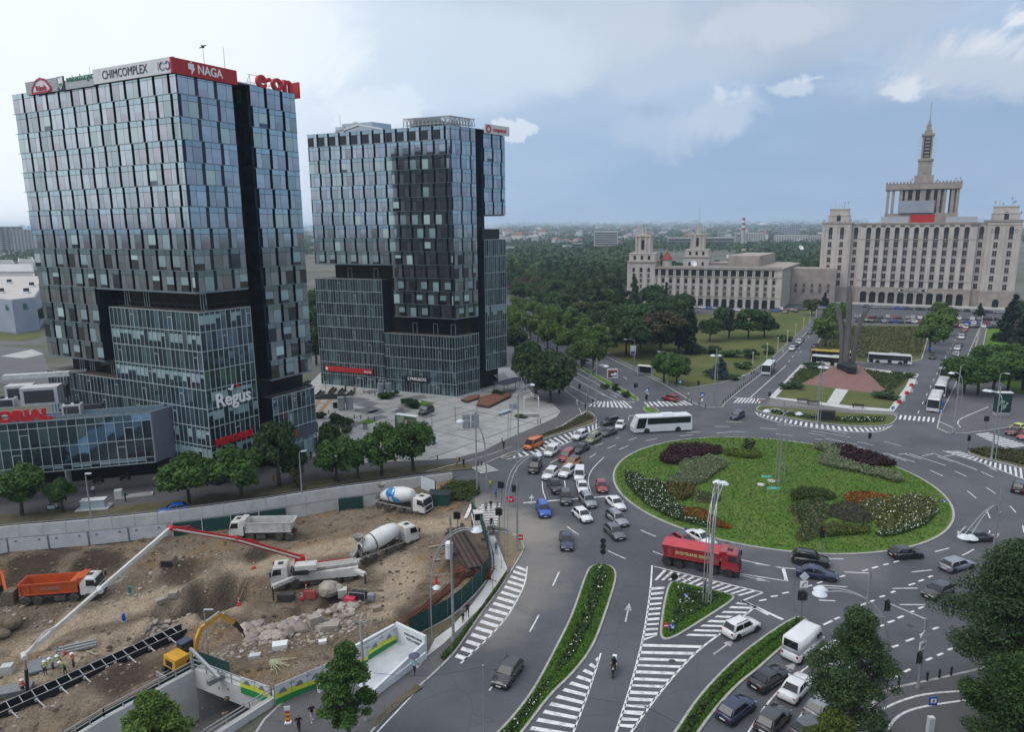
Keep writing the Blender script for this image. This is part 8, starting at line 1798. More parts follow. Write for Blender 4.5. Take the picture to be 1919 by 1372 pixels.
# street lamps, masts, signals
mH=pbr('lamp_shade',(.58,.62,.66),(.50,.54,.58),.3)
def rL(base,heads,label,H=13.7,hh=12.2,z=.13,nrib=2,off=2.2,mid=False):
 b=G(*base,z);t=tG('street_lamp',label,'street lamp',b);TU((0,0,0),(0,0,.5),.26,.20,12).tb((0,0,.5),(0,0,H),.16,.085,10).tb((0,0,H-.9),(0,0,H),.13,.11,8).bd('mast',mS,t)
 for hx_,hy_ in heads:
  e=G(hx_,hy_,hh)-b;e.z=hh-z;fl=Vector((e.x,e.y,0));d=fl.normalized();s=Vector((-d.y,d.x,0));P=[-d*off,-d*off+Z_(hh*.55),-d*off*.75+Z_(hh*.80),-d*.35+Z_(hh*.96),d*fl.length*.45+Z_(hh*1.02),fl+Z_(e.z+.12)]
  for k in range(nrib):
   q=s*(.28 if k else-.28);m=MB();m.path(cV([p+q*(1 if i<5 else .4)for i,p in enumerate(P)],2),.055,6);m.bd('rib',mS,t)
  MB().lathe([(.08,.34),(.30,.28),(.58,.06),(.62,0),(.10,-.05)],16,e).bd('lamp_head',mH,t)
  m=MB();m.bar(-d*off*.9+Z_(hh*.62),(0,0,hh*.62),.05,.05);m.bar(-d*off*.6+Z_(hh*.86),(0,0,hh*.86),.05,.05);m.bd('strut',mS,t)
 return t
def aL(base,head,label,H=None,z=.13,grp=None):
 b=G(*base,z);H=H or HZ(b,*head)-z;r=ray(*head);e=G(head[0],head[1],H+z)-b;e.z=H;fl=Vector((e.x,e.y,0));
 if fl.length>3.5:fl=fl.normalized()*2.2
 t=tG('street_lamp',label,'street lamp',b,0,grp);m=MB();m.tb((0,0,0),(0,0,H-.3),.13,.07,8)
 if fl.length>.2:m.path([(0,0,H-.3),fl*.4+Z_(H),fl+Z_(H)],.045)
 m.bd('pole',mS,t);d=fl.normalized()if fl.length>.2 else Vector((1,0,0));MB().bar(fl+Z_(H)-d*.1,fl+d*.75+Z_(H+.02),.32,.16).bd('lamp_head',mH,t);return t
rL((850,1203),[(893,995)],'tall street lamp beside the green fence, its arched arm over the fence',z=.12)
rL((969.5,1032),[(1008,853)],'tall street lamp on the sandy footway corner by the site exit');rL((971.5,846),[(997,722)],'tall street lamp at the plaza kerb with a white head arching right',off=2.8);rL((894,927),[(862,790)],'tall street lamp on the grass bank behind the blue-marked mixer',z=-.2,off=1.6)
rL((1116.5,785),[(1136,687)],'tall street lamp on the dry verge left of the avenue zebra');rL((1338,762),[(1348,667),(1336,667)],'tall street lamp on the corner pavement of the park',off=.5,nrib=1);rL((1459.4,905),[(1437,771),(1497,776)],'tall lamp mast on the roundabout lawn',z=.6,off=.7,nrib=1);rL((1330,1117),[(1345,905),(1356,907)],'tall twin-headed street lamp on the triangular island',z=.13)
rL((1532,793),[(1538,689),(1548,690)],'tall street lamp on the planted strip before the monument',off=.5,nrib=1);rL((1786,811),[(1783,700)],'tall street lamp on the right corner pavement near the buses',off=.8,nrib=1);rL((1857.5,862),[(1848,733),(1856,734)],'tall street lamp on the right planted splitter',off=.6,nrib=1);rL((1848,1130),[(1807,1008),(1820,1009)],'twin-headed street lamp rising out of the big right-hand tree',nrib=1);rL((1604,1345),[(1538,1106),(1536,1114)],'twin-headed street lamp behind the acacia',hh=11.4,nrib=1)
aL((566.5,934),(565,846),'plain street lamp on the verge in front of the tall dark tree');aL((172.5,984),(161,888),'plain street lamp on the verge before the clinic wing')
for b,h,l in(((1188,697),(1174,636),'arm lamp by the bus shelter on the avenue'),((1250,722),(1237,659),'arm lamp behind the two leafy street trees'),((1057,676),(1072,664),'arm lamp on the avenue median, nearest'),((1010,652),(1028,640),'arm lamp on the avenue median, middle'),((975,632),(993,619),'arm lamp on the avenue median, farthest'),((1124,655),(1129,615),'arm lamp above the avenue planes, right'),((1025,612),(1028,574),'arm lamp above the avenue planes, middle'),((985,590),(988,558),'arm lamp above the avenue planes, left'),((1866,770),(1885,700),'arm lamp behind the advertising board'),((1862,775),(1858,733),'low arm lamp left of the advertising board')):aL(b,h,l)
for i,(px,py)in enumerate(((1410,690),(1437,672),(1457,659),(1475,645),(1490,631),(1505,618),(1517,607),(1529,600))):
 b=G(px,py,.03);t=tG('path_lamp','cream path lamp post in the row along the left avenue','lamp post',b,0,'path lamps along the left avenue');TU((0,0,0),(0,0,4.6),.15,.12,8).bd('post',pbr('cream_post',(.50,.47,.33),(.44,.41,.28),.6),t);TU((0,0,4.6),(0,0,5.),.22,.1,8).bd('lamp',mH,t)
for i,(px,py)in enumerate(((1826,668),(1829,655),(1832,641),(1836,628),(1839,614))):
 b=G(px,py,.03);t=tG('path_lamp','cream path lamp post in the row along the right avenue','lamp post',b,0,'path lamps along the right avenue');TU((0,0,0),(0,0,4.6),.15,.12,8).bd('post',pbr('cream_post',(.50,.47,.33)),t);TU((0,0,4.6),(0,0,5.),.22,.1,8).bd('lamp',mH,t)
def sD(t,p,rz,nl=3,lit=None,ped=False):
 m=MB();Rm=Matrix.Rotation(rz,3,'Z');P=Vector(p);m.box(P,(.32,.26,.32*nl),rz);m.box(P+Rm@Vector((0,.1,0)),(.62,.03,.34*nl+.1),rz);m.bd('signal_head',mT,t);l=MB()
 for k in range(nl):
  q=P+Rm@Vector((0,-.15,(k-(nl-1)/2)*.3));l.tb(q,q+Rm@Vector((0,-.10,0)),.11,None,8,mi=(1 if lit==k else 0))
 l.bd('lens',[mG,pbr('red_lens',(.5,.02,.02))],t)
def sG(base,top,label,rz=.0,n=1,z=.13,h=None,extra=None,nl=3):
 b=G(*base,z);H=h or max(2.6,HZ(b,*top)-z);t=tG('traffic_light',label,'traffic light',b);TU((0,0,0),(0,0,H+.3),.07,.06,8).bd('pole',mP,t)
 for k in range(n):sD(t,(.22*(k*2-1)if n>1 else 0,-.15,H-.3),rz+(k*1.2 if n>1 else 0),nl)
 return t
def pT(t,p,rz,w,h,mat,rot=.0,name='sign_plate',thick=.05,shape='box',n=18):
 m=MB();M_=Matrix.Rotation(rz,3,'Z')@Matrix.Rotation(rot,3,'Y')
 if shape=='disc':
  q=Matrix.Rotation(rz,3,'Z')@Vector((0,1,0));m.tb(Vector(p)-q*thick/2,Vector(p)+q*thick/2,w/2,None,n)
 else:m.box(p,(w,thick,h),M=M_)
 return m.bd(name,mat,t)
t=sG((1500,1169),(1500,1122),'signal pole with a diamond plate and a white route plate on the grass median tip',0,2,.14,3.6);pT(t,(0,-.1,5.5),.0,.75,.75,mH,R_(45));pT(t,(0,-.1,4.6),0,.8,.75,mL);MB().bar((-.2,-.14,4.35),(-.05,-.14,4.7),.03,.07).bar((-.05,-.14,4.7),(.25,-.14,4.85),.03,.07).bd('route_mark',mT,t)
TU((0,0,3.6),(0,0,5.9),.05,None,6).bd('sign_pole',mP,t)
b=G(1720,1290,.13);t=tG('traffic_light','traffic signal gantry with a long arm reaching over the lanes at the lower right','traffic light',b);H=HZ(b,1732,1163);e=G(1664,1131,H+.1)-b;e.z=H
TU((0,0,0),(0,0,.3),.22,.16,10).tb((0,0,.3),(0,0,H+.1),.13,.10,10).tb((0,0,H),e,.08,.06,8).bd('mast',mS,t);sD(t,(e.x,e.y,e.z-.3),.5);sD(t,(-.3,-.2,3.2),.6);pT(t,(-.05,-.2,5.4),.35,.85,.80,mH,R_(38));pT(t,(-.12,-.2,4.45),.35,.8,.78,mL);MB().bar((-.3,-.26,4.2),(-.15,-.26,4.55),.03,.07).bar((-.15,-.26,4.55),(.12,-.2,4.7),.03,.07).bd('route_mark',mT,t)
b=G(1129.5,1062,.14);t=tG('traffic_light','traffic light seen from behind as three stacked dark discs on the grass median','traffic light',b);TU((0,0,0),(0,0,2.6),.06,None,8).bd('pole',mP,t)
for k in range(3):pT(t,(0,0,2.+k*.72),0,.70,.7,mT,shape='disc',thick=.2,name='signal_disc')
b=G(1119,1062,.14);t=tG('post','thin grey post beside the stacked dark discs','post',b);TU((0,0,0),(0,0,3.2),.035,None,6).bd('pole',mS,t)
b=G(1263.5,1092,.02);t=tG('traffic_light','low dark round signal at the tip of the triangular island','traffic light',b);TU((0,0,0),(0,0,.6),.05).bd('pole',mP,t);pT(t,(0,0,.75),0,.85,.8,mT,shape='disc',thick=.18,name='signal_disc')
t=sG((1538,1036),(1537,996),'traffic light showing red on the roundabout lawn edge',0,1,.2);
p_=Vector(t.location);sD(t,(0,-.18,HZ(p_,1536,993)-.2),0,3,2)
for base,top,lab,n in(((1086,757),(1087,722),'traffic light on the left pavement of the avenue',1),((1191,755),(1190,720),'traffic light at the tip of the avenue median',2),((1211,763),(1210,742),'low signal beside the blue arrow sign',1),((940,948),(941,905),'traffic light at the site exit crosswalk, upper one',2),((936,997),(936,955),'traffic light at the site exit crosswalk, lower one',2),((966,950),(967,912),'traffic light by the tall lamp at the stop line',2),((858,1000),(857,962),'traffic light beside the green net at the site exit',2),((1846,806),(1848,782),'traffic light with side boxes on the right corner pavement',2),((1813,843),(1816,822),'traffic light on the tip of the right splitter',1),((1628,838),(1628,826),'short dark signal post on the far lane edge',1),((1441,760),(1440,736),'slim signal pole at the left end of the planted strip',1),((1308,740),(1308,715),'dark bin-shaped signal on the park corner pavement',1)):sG(base,top,lab,.2,n)
def sI(base,hz_,label,shapes,z=.13,rz=.0):
 b=G(*base,z);t=tG('road_sign',label,'road sign',b,rz);top=max(s[2]for s in shapes);TU((0,.04,0),(0,.04,top),.035,None,6).bd('pole',mS,t)
 for x,mat,zz,sh,w,h,mark in shapes:
  pT(t,(x,0,zz),0,w,h,mat,shape=sh)
  if mark=='bar':BX((x,-.05,zz),(w*.68,.04,w*.16)).bd('sign_mark',mL,t)
  elif mark=='arrow':MB().bar((x-.18,-.05,zz+.18),(x+.14,-.05,zz-.12),.04,.09).bar((x+.16,-.05,zz-.16),(x+.16,-.05,zz+.08),.04,.08).bar((x+.18,-.05,zz-.15),(x-.06,-.05,zz-.15),.04,.08).bd('sign_mark',mL,t)
  elif mark=='ped':BX((x,-.04,zz+.05),(w*.66,.03,h*.5)).bd('sign_panel',mL,t);BX((x,-.07,zz+.07),(.07,.03,.26)).bd('sign_mark',mT,t)
  elif mark=='tri':m=MB();m.pY([(x-w*.36,-.04,zz-h*.3),(x+w*.36,-.04,zz-h*.3),(x,-.04,zz+h*.34)]);m.bd('sign_mark',mL,t)
 return t
M_SB=pbr('sign_blue',(.015,.09,.45),(.012,.08,.42),.4);mI=pbr('sign_red',(.55,.02,.03),(.50,.018,.028),.4)
sI((1253,1190),2,'red no-entry disc beside a blue arrow disc on the triangular island',[(-.32,mI,1.05,'disc',.62,.6,'bar'),(.32,M_SB,.95,'disc',.62,.6,'arrow')]);sI((1285,1135),2,'small blue sign on the triangular island lawn',[(0,M_SB,1.2,'disc',.5,.5,'arrow')]);sI((975,1018),2,'red no-entry board on the sandy corner',[(0,mI,.8,'box',.7,.8,'bar')]);sI((957,950),2,'red road-works board with a white arrow at the site exit',[(0,mI,1.2,'box',1.1,1.,'arrow')])
sI((1744,1356),2,'blue zebra crossing sign above a white box at the lower right',[(0,M_SB,2.1,'box',.72,.78,'ped')]);b=G(1742,1374,.13);t=tG('control_cabinet','narrow white street cabinet under the blue crossing sign','cabinet',b);BX((0,0,.75),(.5,.35,1.5)).bd('casing',mW,t);BX((0,-.18,.8),(.4,.02,1.2)).bd('door',mN,t)
sI((1768,946),2,'blue arrow disc on the roundabout lawn at the right',[(0,M_SB,.6,'disc',.62,.6,'arrow')],z=.2);sI((1212,750),2,'blue round arrow sign at the avenue median',[(0,M_SB,2.6,'disc',1.,1,'tri')]);sI((1315,762),2,'blue crossing sign on the park corner pavement',[(0,M_SB,2.9,'box',1.,1.,'tri'),(0,mL,1.6,'box',.5,.7,None)]);sI((1274,732),2,'small blue bus stop plate by the street trees',[(0,M_SB,2.4,'box',.8,.8,'tri')])
sI((1227,770),2,'no-entry and blue discs on the tiny grass triangle',[(-.35,mI,.9,'disc',.6,.6,'bar'),(.35,M_SB,.9,'disc',.6,.6,'arrow')]);sI((1673,770),2,'blue disc at the corner of the monument plot',[(0,M_SB,.7,'disc',.8,.8,'arrow')]);sI((1762,783),2,'blue and white stop plates beside the front bus',[(0,M_SB,1.6,'box',.7,.8,'tri'),(.1,M_SB,3.2,'disc',.7,.7,None)]);sI((1740,665),2,'blue disc at the field corner',[(0,M_SB,2.,'disc',1.,1,None)]);sI((1426,757),2,'red disc at the left zebra of the monument plot',[(0,mI,.8,'disc',.7,.7,'bar')]);sI((1285,1003),1,'small blue sign on the lawn above the white saloon',[(0,M_SB,.9,'disc',.4,.4,None)],z=.2);sI((1168,931),2,'thin grey marker board on the roundabout lawn',[(0,mP,1.4,'box',.12,2.4,None)],z=.2)
b=G(540,1356,.12);t=tG('warning_board','red and yellow striped warning board with a white top beside the two men','warning board',b,.15);BX((0,0,.06),(.55,.4,.12)).bd('foot',mW,t);m=MB()
for k in range(5):m.box((0,0,.25+k*.2),(.36,.05,.19),mi=k%2)
m.bd('striped_board',[mI,pbr('signal_yellow',(.62,.42,.02),(.56,.38,.02),.5)],t);BX((0,0,1.45),(.5,.06,.36)).bd('top_plate',mW,t)
def bO(px,py,z=.13,h=.9,grp='bollards',lab='dark bollard'):
 key='bollard_mesh'
 if key not in MESH:MESH[key]=MB().lathe([(.10,0),(.10,.72),(.12,.74),(.12,.80),(.09,.82),(.07,.90),(.01,.92)],10).mesh('bollard',mT)
 tag(link('bollard',MESH[key],None,G(px,py,z)),lab,'bollard',grp)
for px,py in((1662,1291),(1684,1285),(1737,1276),(1760,1271),(1782,1266)):bO(px,py,.13,grp='bollards on the lower right kerb',lab='dark bollard on the lower right pavement edge')
for k in range(17):q=G(1357,757).lerp(G(1421,704),k/16);p=P2((q.x,q.y,.13));bO(p[0]-2,p[1],grp='bollards at the park corner',lab='dark bollard in the row round the park corner pavement')
for px,py in((1289,750),(1296,755),(1310,762),(1322,765)):bO(px,py,grp='bollards at the park corner',lab='dark bollard in the row round the park corner pavement')
for px,py in((616,776),(628,777),(664,784),(676,785),(690,787),(702,789),(606,800),(682,737),(692,738.5),(703,741),(585,773)):bO(px,py,.14,grp='plaza bollards',lab='dark bollard standing on the plaza paving')
for px,py in((861,865),(820,862),(941,829),(1013,794),(1008,795),(896,873),(902,873)):bO(px,py,.14,grp='bollards along the plaza edge',lab='dark bollard at the plaza and cycle path edge')
for px,py in((918,1020),(934,1060),(917,1098),(904,1135),(880,1165),(860,1190),(840,1222),(820,1250),(793,1278),(755,1306),(716,1336)):
 b=G(px+6,py+6,.12);t=tag(link('fence_post',TU((0,0,0),(0,0,1.1),.03,None,6).mesh('fence_post',mP)if 'fp' not in MESH else MESH['fp'],None,b),'thin grey post along the kerb of the lower left footway','post','kerb posts of the footway')
 MESH['fp']=t.data
for px,py in((1680,759),(1694,742),(1703,727)):
 for dx,mt,nm in((3,mI,'red plastic barrier block beside the right avenue'),(8,mW,'white plastic barrier block beside the right avenue')):
  b=G(px+dx*1.6,py-dx*.9,.01);t=tG('barrier_block',nm,'barrier',b,.4,'barrier blocks beside the right avenue');MB().taper((0,0,0),(1.1,.55),(0,0,.8),(.95,.22)).bd('block',mt,t)
def pair(px,py,lab,r=.85,h=3.1,dx=1.9,dark=False):
 b=G(px,py,.14);t=tG('vent_columns',lab,'vent columns',b);BX((dx/2,.1,.06),(dx+2.4,2.2,.12)).bd('plinth',mC,t)
 for x in(0,dx):TU((x,x*.12,.1),(x,x*.12,h),r,None,20).bd('column',pbr('ribbed_metal',(.36,.38,.42),(.27,.29,.33),.5,.4,scale=1,stretch=(6,6,.2)),t);TU((x,x*.12,h),(x,x*.12,h+.08),r*1.06,None,20).bd('cap',mS,t)
pair(640,769,'pair of ribbed grey columns by the entrance hedge');pair(714,743,'pair of smooth grey columns by the far tower base',h=3.3);pair(874,803,'pair of grey columns alone on the pale plaza',r=.8,h=2.9)
t=tG('vent_columns','short grey ribbed drum at the right end of the plaza','vent column',G(961,766,.14));TU((0,0,0),(0,0,1.3),.9,None,18).bd('column',pbr('ribbed_metal',(.36,.38,.42)),t)
mR=pbr('dark_timber',(.045,.035,.030),(.07,.055,.048),.8,scale=2)
for px,py,lab in((600,741,'dark timber bench strip on the plaza, leftmost of four'),(623,735,'dark timber bench strip on the plaza, second of four'),(640,737,'dark timber bench strip on the plaza, third of four'),(657,741,'dark timber bench strip on the plaza, rightmost of four')):
 b=G(px,py,.14);d=G(px+10,py-10,.14)-b;t=tG('bench',lab,'bench',b,atan2(d.y,d.x));MB().taper((0,0,0),(5.8,.9),(0,0,.55),(5.8,1.1)).bd('seat',mR,t);BX((0,.3,.75),(5.2,.12,.4)).bd('backrest',mR,t)
t=tG('bench','two long curved black benches on the striped plaza corner','bench',G(622,744,.14));
for dy in(0,-2.2):
 m=MB();P=[Vector((x,dy-.012*x*x,.45))for x in np.linspace(-5,5,11)]
 for a,c in zip(P,P[1:]):m.bar(a,c,.7,.5)
 m.bd('seat',mB,t)
def bx(name,lab,cat,px,py,s,mat,z=.14,rz=.0,pname='body',extra=None):
 t=tG(name,lab,cat,G(px,py,z),rz);BX((0,0,s[2]/2),s).bd(pname,mat,t)
 if extra:extra(t)
 return t
bx('litter_bin','grey cube bin on the plaza below the green lawn square','bin',685,804,(.9,.9,1.1),mS,extra=lambda t:BX((0,0,1.12),(1,1,.06)).bd('lid',mT,t));bx('litter_bin','dark bin left of the ribbed columns','bin',630,765,(1.3,.5,1.3),mB,extra=lambda t:BX((0,0,1.33),(1.4,.6,.06)).bd('lid',mT,t))
t=tG('bench','pale blue slab bench lying at the plaza step','bench',G(946,775,.14),atan2(*(G(962,768)-G(930,779)).yx));BX((0,0,.5),(4.6,1.1,.14)).bd('seat',pbr('pale_blue_slab',(.42,.52,.58),(.36,.46,.52),.4),t);BX((-1.6,0,.22),(.2,.9,.44)).box((1.6,0,.22),(.2,.9,.44)).bd('leg',mA,t)
t=tG('bench','grey concrete block bench at the plaza tip','bench',G(996,781,.14),.05);MB().taper((0,0,0),(3.4,1.),(0,0,.7),(3.2,.8)).bd('seat',mA,t);BX((0,0,.73),(3.3,.9,.06)).bd('top',mC,t)
t=tG('bench','pale blue bench half under the billboard tree','bench',G(808,833,.14),.5);BX((0,0,.45),(2.4,.9,.14)).bd('seat',pbr('pale_blue_slab',(.42,.52,.58)),t);BX((0,0,.2),(1.8,.5,.4)).bd('leg',mA,t)
t=tG('frame_house','small house-shaped white tube frame on the plaza tip','frame',G(996,767,.14));m=MB()
for y in(0,2.2):
 for x in(-1.7,1.7):m.tb((x,y,0),(x,y,2.6),.06)
 m.tb((-1.7,y,2.6),(0,y,3.3),.06);m.tb((1.7,y,2.6),(0,y,3.3),.06)
for x,z in((-1.7,2.6),(1.7,2.6),(0,3.3)):m.tb((x,0,z),(x,2.2,z),.06)
m.bd('tube_frame',mL,t)
t=tG('planter','corten steel planter bed by the far tower terrace','planter',G(925,755,.14));o=t.location;qs=[tuple((G(x,y,.14)-o).xy)for x,y in((893,762),(916,766),(956,746),(958,738),(930,740),(900,748))];MB().prism(qs,0,.55).bd('rim',pbr('corten',(.085,.045,.035),(.06,.035,.03),.85),t);MB().prism([tuple(p.xy)for p in iS([Vector((*q,0))for q in qs],.25)],.5,.57).bd('soil',pbr('red_mulch',(.20,.085,.05),(.15,.065,.04),.95,scale=2),t)
t=tG('planter','lower corten planter ledge left of the terrace','planter',G(878,752,.14));o=t.location;qs=[tuple((G(x,y,.14)-o).xy)for x,y in((864,752),(876,756),(897,749),(899,743),(880,745))];MB().prism(qs,0,.5).bd('rim',pbr('corten',(.085,.045,.035)),t);MB().prism([tuple(p.xy)for p in iS([Vector((*q,0))for q in qs],.2)],.46,.53).bd('soil',pbr('red_mulch',(.20,.085,.05)),t)
for px,py,h,lab in((977,733,9.5,'tall white flagpole beside the plaza trees, right'),(974,728,9.5,'tall white flagpole beside the plaza trees, left')):t=tG('flagpole',lab,'flagpole',G(px,py,.14));TU((0,0,0),(0,0,h),.10,.07,8).bd('pole',mC,t);TU((0,0,h),(0,0,h+.12),.10,.02,8).bd('finial',mL,t)
for px,py,h,lab in((656,758,3.,'slim dark lamp post by the ribbed columns'),(853.5,791,3.6,'slim forked post on the pale plaza'),(810,807,3.4,'slim dark lamp post right of the billboard'),(611,740,3.4,'slim lamp post between the timber benches'),(894,776,2.2,'short slim post before the corten planter')):t=tG('plaza_lamp',lab,'lamp post',G(px,py,.14));TU((0,0,0),(0,0,h),.06,None,6).bd('post',mP,t);MB().bar((-.45,0,h),(.45,0,h+.05),.14,.10).bd('lamp',mH if 'forked' in lab or 'timber' in lab else mP,t)
t=tG('billboard','freestanding plaza billboard with a portrait of a smiling woman above an orange text block','billboard',G(757,858,.14));a,c=PV(740,778,(-26.,126),(-18,123)),None
bb=G(757,858);pl=(Vector((bb.x,bb.y)),Vector((bb.x+1,bb.y-.28)));q=lambda x,y,e=.0:PV(x,y,*pl)-t.location+Vector((-.27,-.96,0)).normalized()*e
m=MB();P=[q(740,846),q(782,852),q(779,783),q(740,778)];off=Vector((.27,.96,0)).normalized()*.35;m.hX([P[0],P[1],P[1]+off,P[0]+off,P[3],P[2],P[2]+off,P[3]+off]);m.bd('panel',pbr('poster_green',(.045,.075,.055),(.16,.22,.15),.4,scale=.8),t)
def pp(name,pts,mat,e):m=MB();m.pY([q(x,y,e)for x,y in pts]);return m.bd(name,mat,t)
X=lambda x,y:(730+x/15.24,770+y/15.24)
pp('poster_background',[X(*p)for p in((190,150),(400,150),(420,330),(250,340))],pbr('poster_leaf_light',(.34,.42,.30),(.20,.28,.20),.5,scale=3),.02);pp('poster_shirt',[X(*p)for p in((330,590),(345,440),(420,380),(500,400),(560,520),(570,600))],pbr('poster_shirt',(.24,.34,.58),(.20,.29,.52),.5),.03)
pp('poster_hair',[X(*p)for p in((400,470),(405,280),(440,215),(500,210),(535,290),(540,400),(500,400),(450,470))],mT,.04);pp('poster_face',[X(*p)for p in((425,300),(440,250),(490,245),(515,290),(510,350),(470,390),(435,360))],pbr('poster_skin',(.52,.32,.26),(.48,.29,.24),.5),.05);pp('poster_smile',[X(*p)for p in((455,335),(490,335),(472,355))],mL,.06)
pp('orange_block',[X(*p)for p in((150,580),(640,590),(650,860),(170,820))],pbr('poster_orange',(.52,.11,.025),(.46,.10,.022),.5),.03)
for k in range(3):pp('text_line',[X(*p)for p in((200,600+k*55),(520,612+k*58),(520,632+k*58),(200,622+k*55))],mK,.045)
MB().hX([P[3]+Z_(.05),P[2]+Z_(.05),P[2]+off*4+Z_(.0),P[3]+off*4,P[3]+Z_(.12),P[2]+Z_(.12),P[2]+off*4+Z_(.07),P[3]+off*4+Z_(.07)]).bd('top_canopy',mW,t)
t=tG('billboard','dark narrow side board of the plaza billboard with a red and white flash','billboard',G(793,852,.14));o=t.location;P=[PV(x,y,*pl)-o for x,y in((786,850),(796,848),(795,791),(784,796))];off2=Vector((.3,.95,0))*.3;m=MB();m.hX([P[0],P[1],P[1]+off2,P[0]+off2,P[3],P[2],P[2]+off2,P[3]+off2]);m.bd('panel',mB,t);m=MB();k=Vector((-.27,-.96,0))*.05;m.bar(PV(790,798,*pl)-o+k,PV(794,794,*pl)-o+k,.04,.2);m.bd('flash',mL,t)
b=G(1147.5,721,.14);t=tG('billboard','rounded white-framed billboard with a red band on the avenue median','billboard',b);h0,h1=HZ(b,1147,709)-.1,HZ(b,1147,692);W_=(G(1157,721)-G(1137,721)).length
BX((.2,0,h0/2),(.5,.4,h0)).bd('post',mP,t);BX((0,0,(h0+h1)/2),(W_,.3,h1-h0)).bd('frame',mW,t);H_=h1-h0
m=MB();m.box((0,-.17,h0+H_*.48),(W_*.84,.05,H_*.78));m.bd('poster',pbr('poster_dark',(.05,.03,.028),(.09,.05,.035),.4,scale=1.2),t);BX((0,-.21,h0+H_*.80),(W_*.80,.03,H_*.13)).bd('red_band',mK,t);BX((-.1,-.21,h0+H_*.40),(W_*.24,.03,H_*.20)).bd('white_block',mL,t);TU((W_*.24,-.2,h0+H_*.46),(W_*.24,-.23,h0+H_*.46),H_*.17,None,16).bd('white_disc',mL,t);BX((-W_*.3,-.21,h0+H_*.38),(W_*.07,.03,H_*.34)).bd('bottle',pbr('amber_poster',(.30,.10,.03)),t);BX((W_*.2,-.21,h0+H_*.14),(W_*.4,.03,H_*.09)).bd('white_strip',mL,t)
b=G(1876,778,.14);t=tG('billboard','dark advertising column board with green pictures on the right corner pavement','billboard',b,-.12);h1=HZ(b,1876,737);W_=(G(1889,778)-G(1862,778)).length;BX((0,0,.35),(W_*1.02,1.2,.7)).bd('base',mA,t);BX((0,0,(.7+h1)/2),(W_,1.,h1-.7)).bd('panel',pbr('dark_green_poster',(.008,.03,.03),(.012,.045,.04),.3,scale=.6),t);BX((0,0,h1+.1),(W_*1.06,1.2,.2)).bd('top',mW,t)
m=MB();
for x,z,w_,h_ in((-.1,.62,.5,.12),(.05,.42,.4,.16),(-.3,.50,.2,.1),(.2,.55,.25,.1),(.0,.30,.3,.05)):m.box((x*W_,-.53,h1*z),(w_*W_*.6,.04,h_*h1))
m.bd('picture',pbr('poster_leaf',(.12,.30,.14),(.30,.36,.30),.5,scale=2),t)
t=tG('billboard','narrow white board of five upright panels behind the blue-marked mixer','billboard',GT(803,935));b=t.location;h0,h1=HZ(b,800,921),HZ(b,800,896);m=MB()
t.rotation_euler.z=-.75;w_=3.4
for k in range(5):BX((-w_/2+(k+.5)*w_/5,0,(h0+h1)/2-b.z),(w_/5-.04,.12,h1-h0)).bd('panel',mH,t)
MB().bar((-1.2,.1,0),(-1.2,.1,h1-b.z),.14,.14).bar((1.2,.1,0),(1.2,.1,h1-b.z),.14,.14).bd('post',mP,t);BX((0,.02,(h0+h1)/2-b.z),(w_+.16,.08,h1-h0+.14)).bd('frame',mT,t)
b=G(1209,702,.13);t=tG('bus_shelter','white-framed glass bus shelter on the avenue pavement','bus shelter',b,-.5);m=MB()
for x,y in((-2,-.7),(2,-.7),(-2,.7),(2,.7)):m.bar((x,y,0),(x,y,2.5),.1,.1)
m.box((0,0,2.55),(4.4,1.8,.12));m.bd('frame',mW,t);BX((0,.68,1.3),(3.8,.04,1.9)).bd('glass',mG,t);BX((0,.3,.45),(2.6,.4,.06)).bd('seat',mR,t);BX((-2,0,1.3),(.1,1.2,1.9)).bd('advert',mH,t)
b=G(1186,683,.13);t=tG('advert_column','purple and white poster box high on a pole by the avenue','advert',b);TU((0,0,0),(0,0,3.2),.10).bd('post',mP,t);BX((0,0,4.5),(1.6,.3,2.8)).bd('box',mH,t);BX((0,-.17,3.7),(1.4,.03,.9)).bd('poster',pbr('poster_purple',(.12,.03,.16)),t)
bx('information_board','dark brown information block on the planted strip before the monument','board',1549,788,(3.2,1.2,2.3),mR,rz=-.3,extra=lambda t:BX((0,-.62,1.2),(2.7,.04,1.7)).bd('panel',mB,t))
for px,py,lab in((1504,755,'park bench on the monument path, left'),(1524,759,'park bench on the monument path, middle'),(1608,765,'park bench on the monument path, right')):
 t=tG('bench',lab,'bench',G(px,py,.11),-.3);BX((0,0,.45),(2.6,.5,.08)).bd('seat',mR,t);BX((0,.25,.75),(2.6,.06,.4)).bd('backrest',mR,t);BX((-1,0,.2),(.1,.45,.45)).box((1,0,.2),(.1,.45,.45)).bd('leg',mT,t)
t=tG('skylight','white boxed skylight on the pavement under the clinic wing','skylight',G(177,952,.14),.2);BX((0,0,.08),(4.6,2.4,.16)).bd('base',mC,t);MB().taper((0,0,.16),(3.4,1.3),(0,0,1.35),(3.3,1.2)).bd('glass',pbr('frosted_glass',(.36,.42,.46),(.30,.36,.40),.3),t);BX((0,0,1.4),(3.5,1.4,.08)).bd('lid',mW,t)
t=tG('stair_curb','white concrete stair kerb with a box end on the pavement before the clinic wing','stair kerb',G(252,930,.14),.35);BX((0,0,.10),(5.4,1.3,.2)).bd('base',mC,t);BX((-2.2,0,.7),(1.1,1.1,1.3)).bd('box',mC,t);BX((.6,0,.23),(3.6,.8,.06)).bd('grating',mA,t)
t=tG('entrance_canopy','white entrance kerb wall by the rear tower block','wall',G(585,845,.14),.62);BX((0,0,.7),(6.5,.3,1.4)).bd('wall',mC,t);BX((0,0,1.45),(6.7,.45,.1)).bd('coping',mW,t)
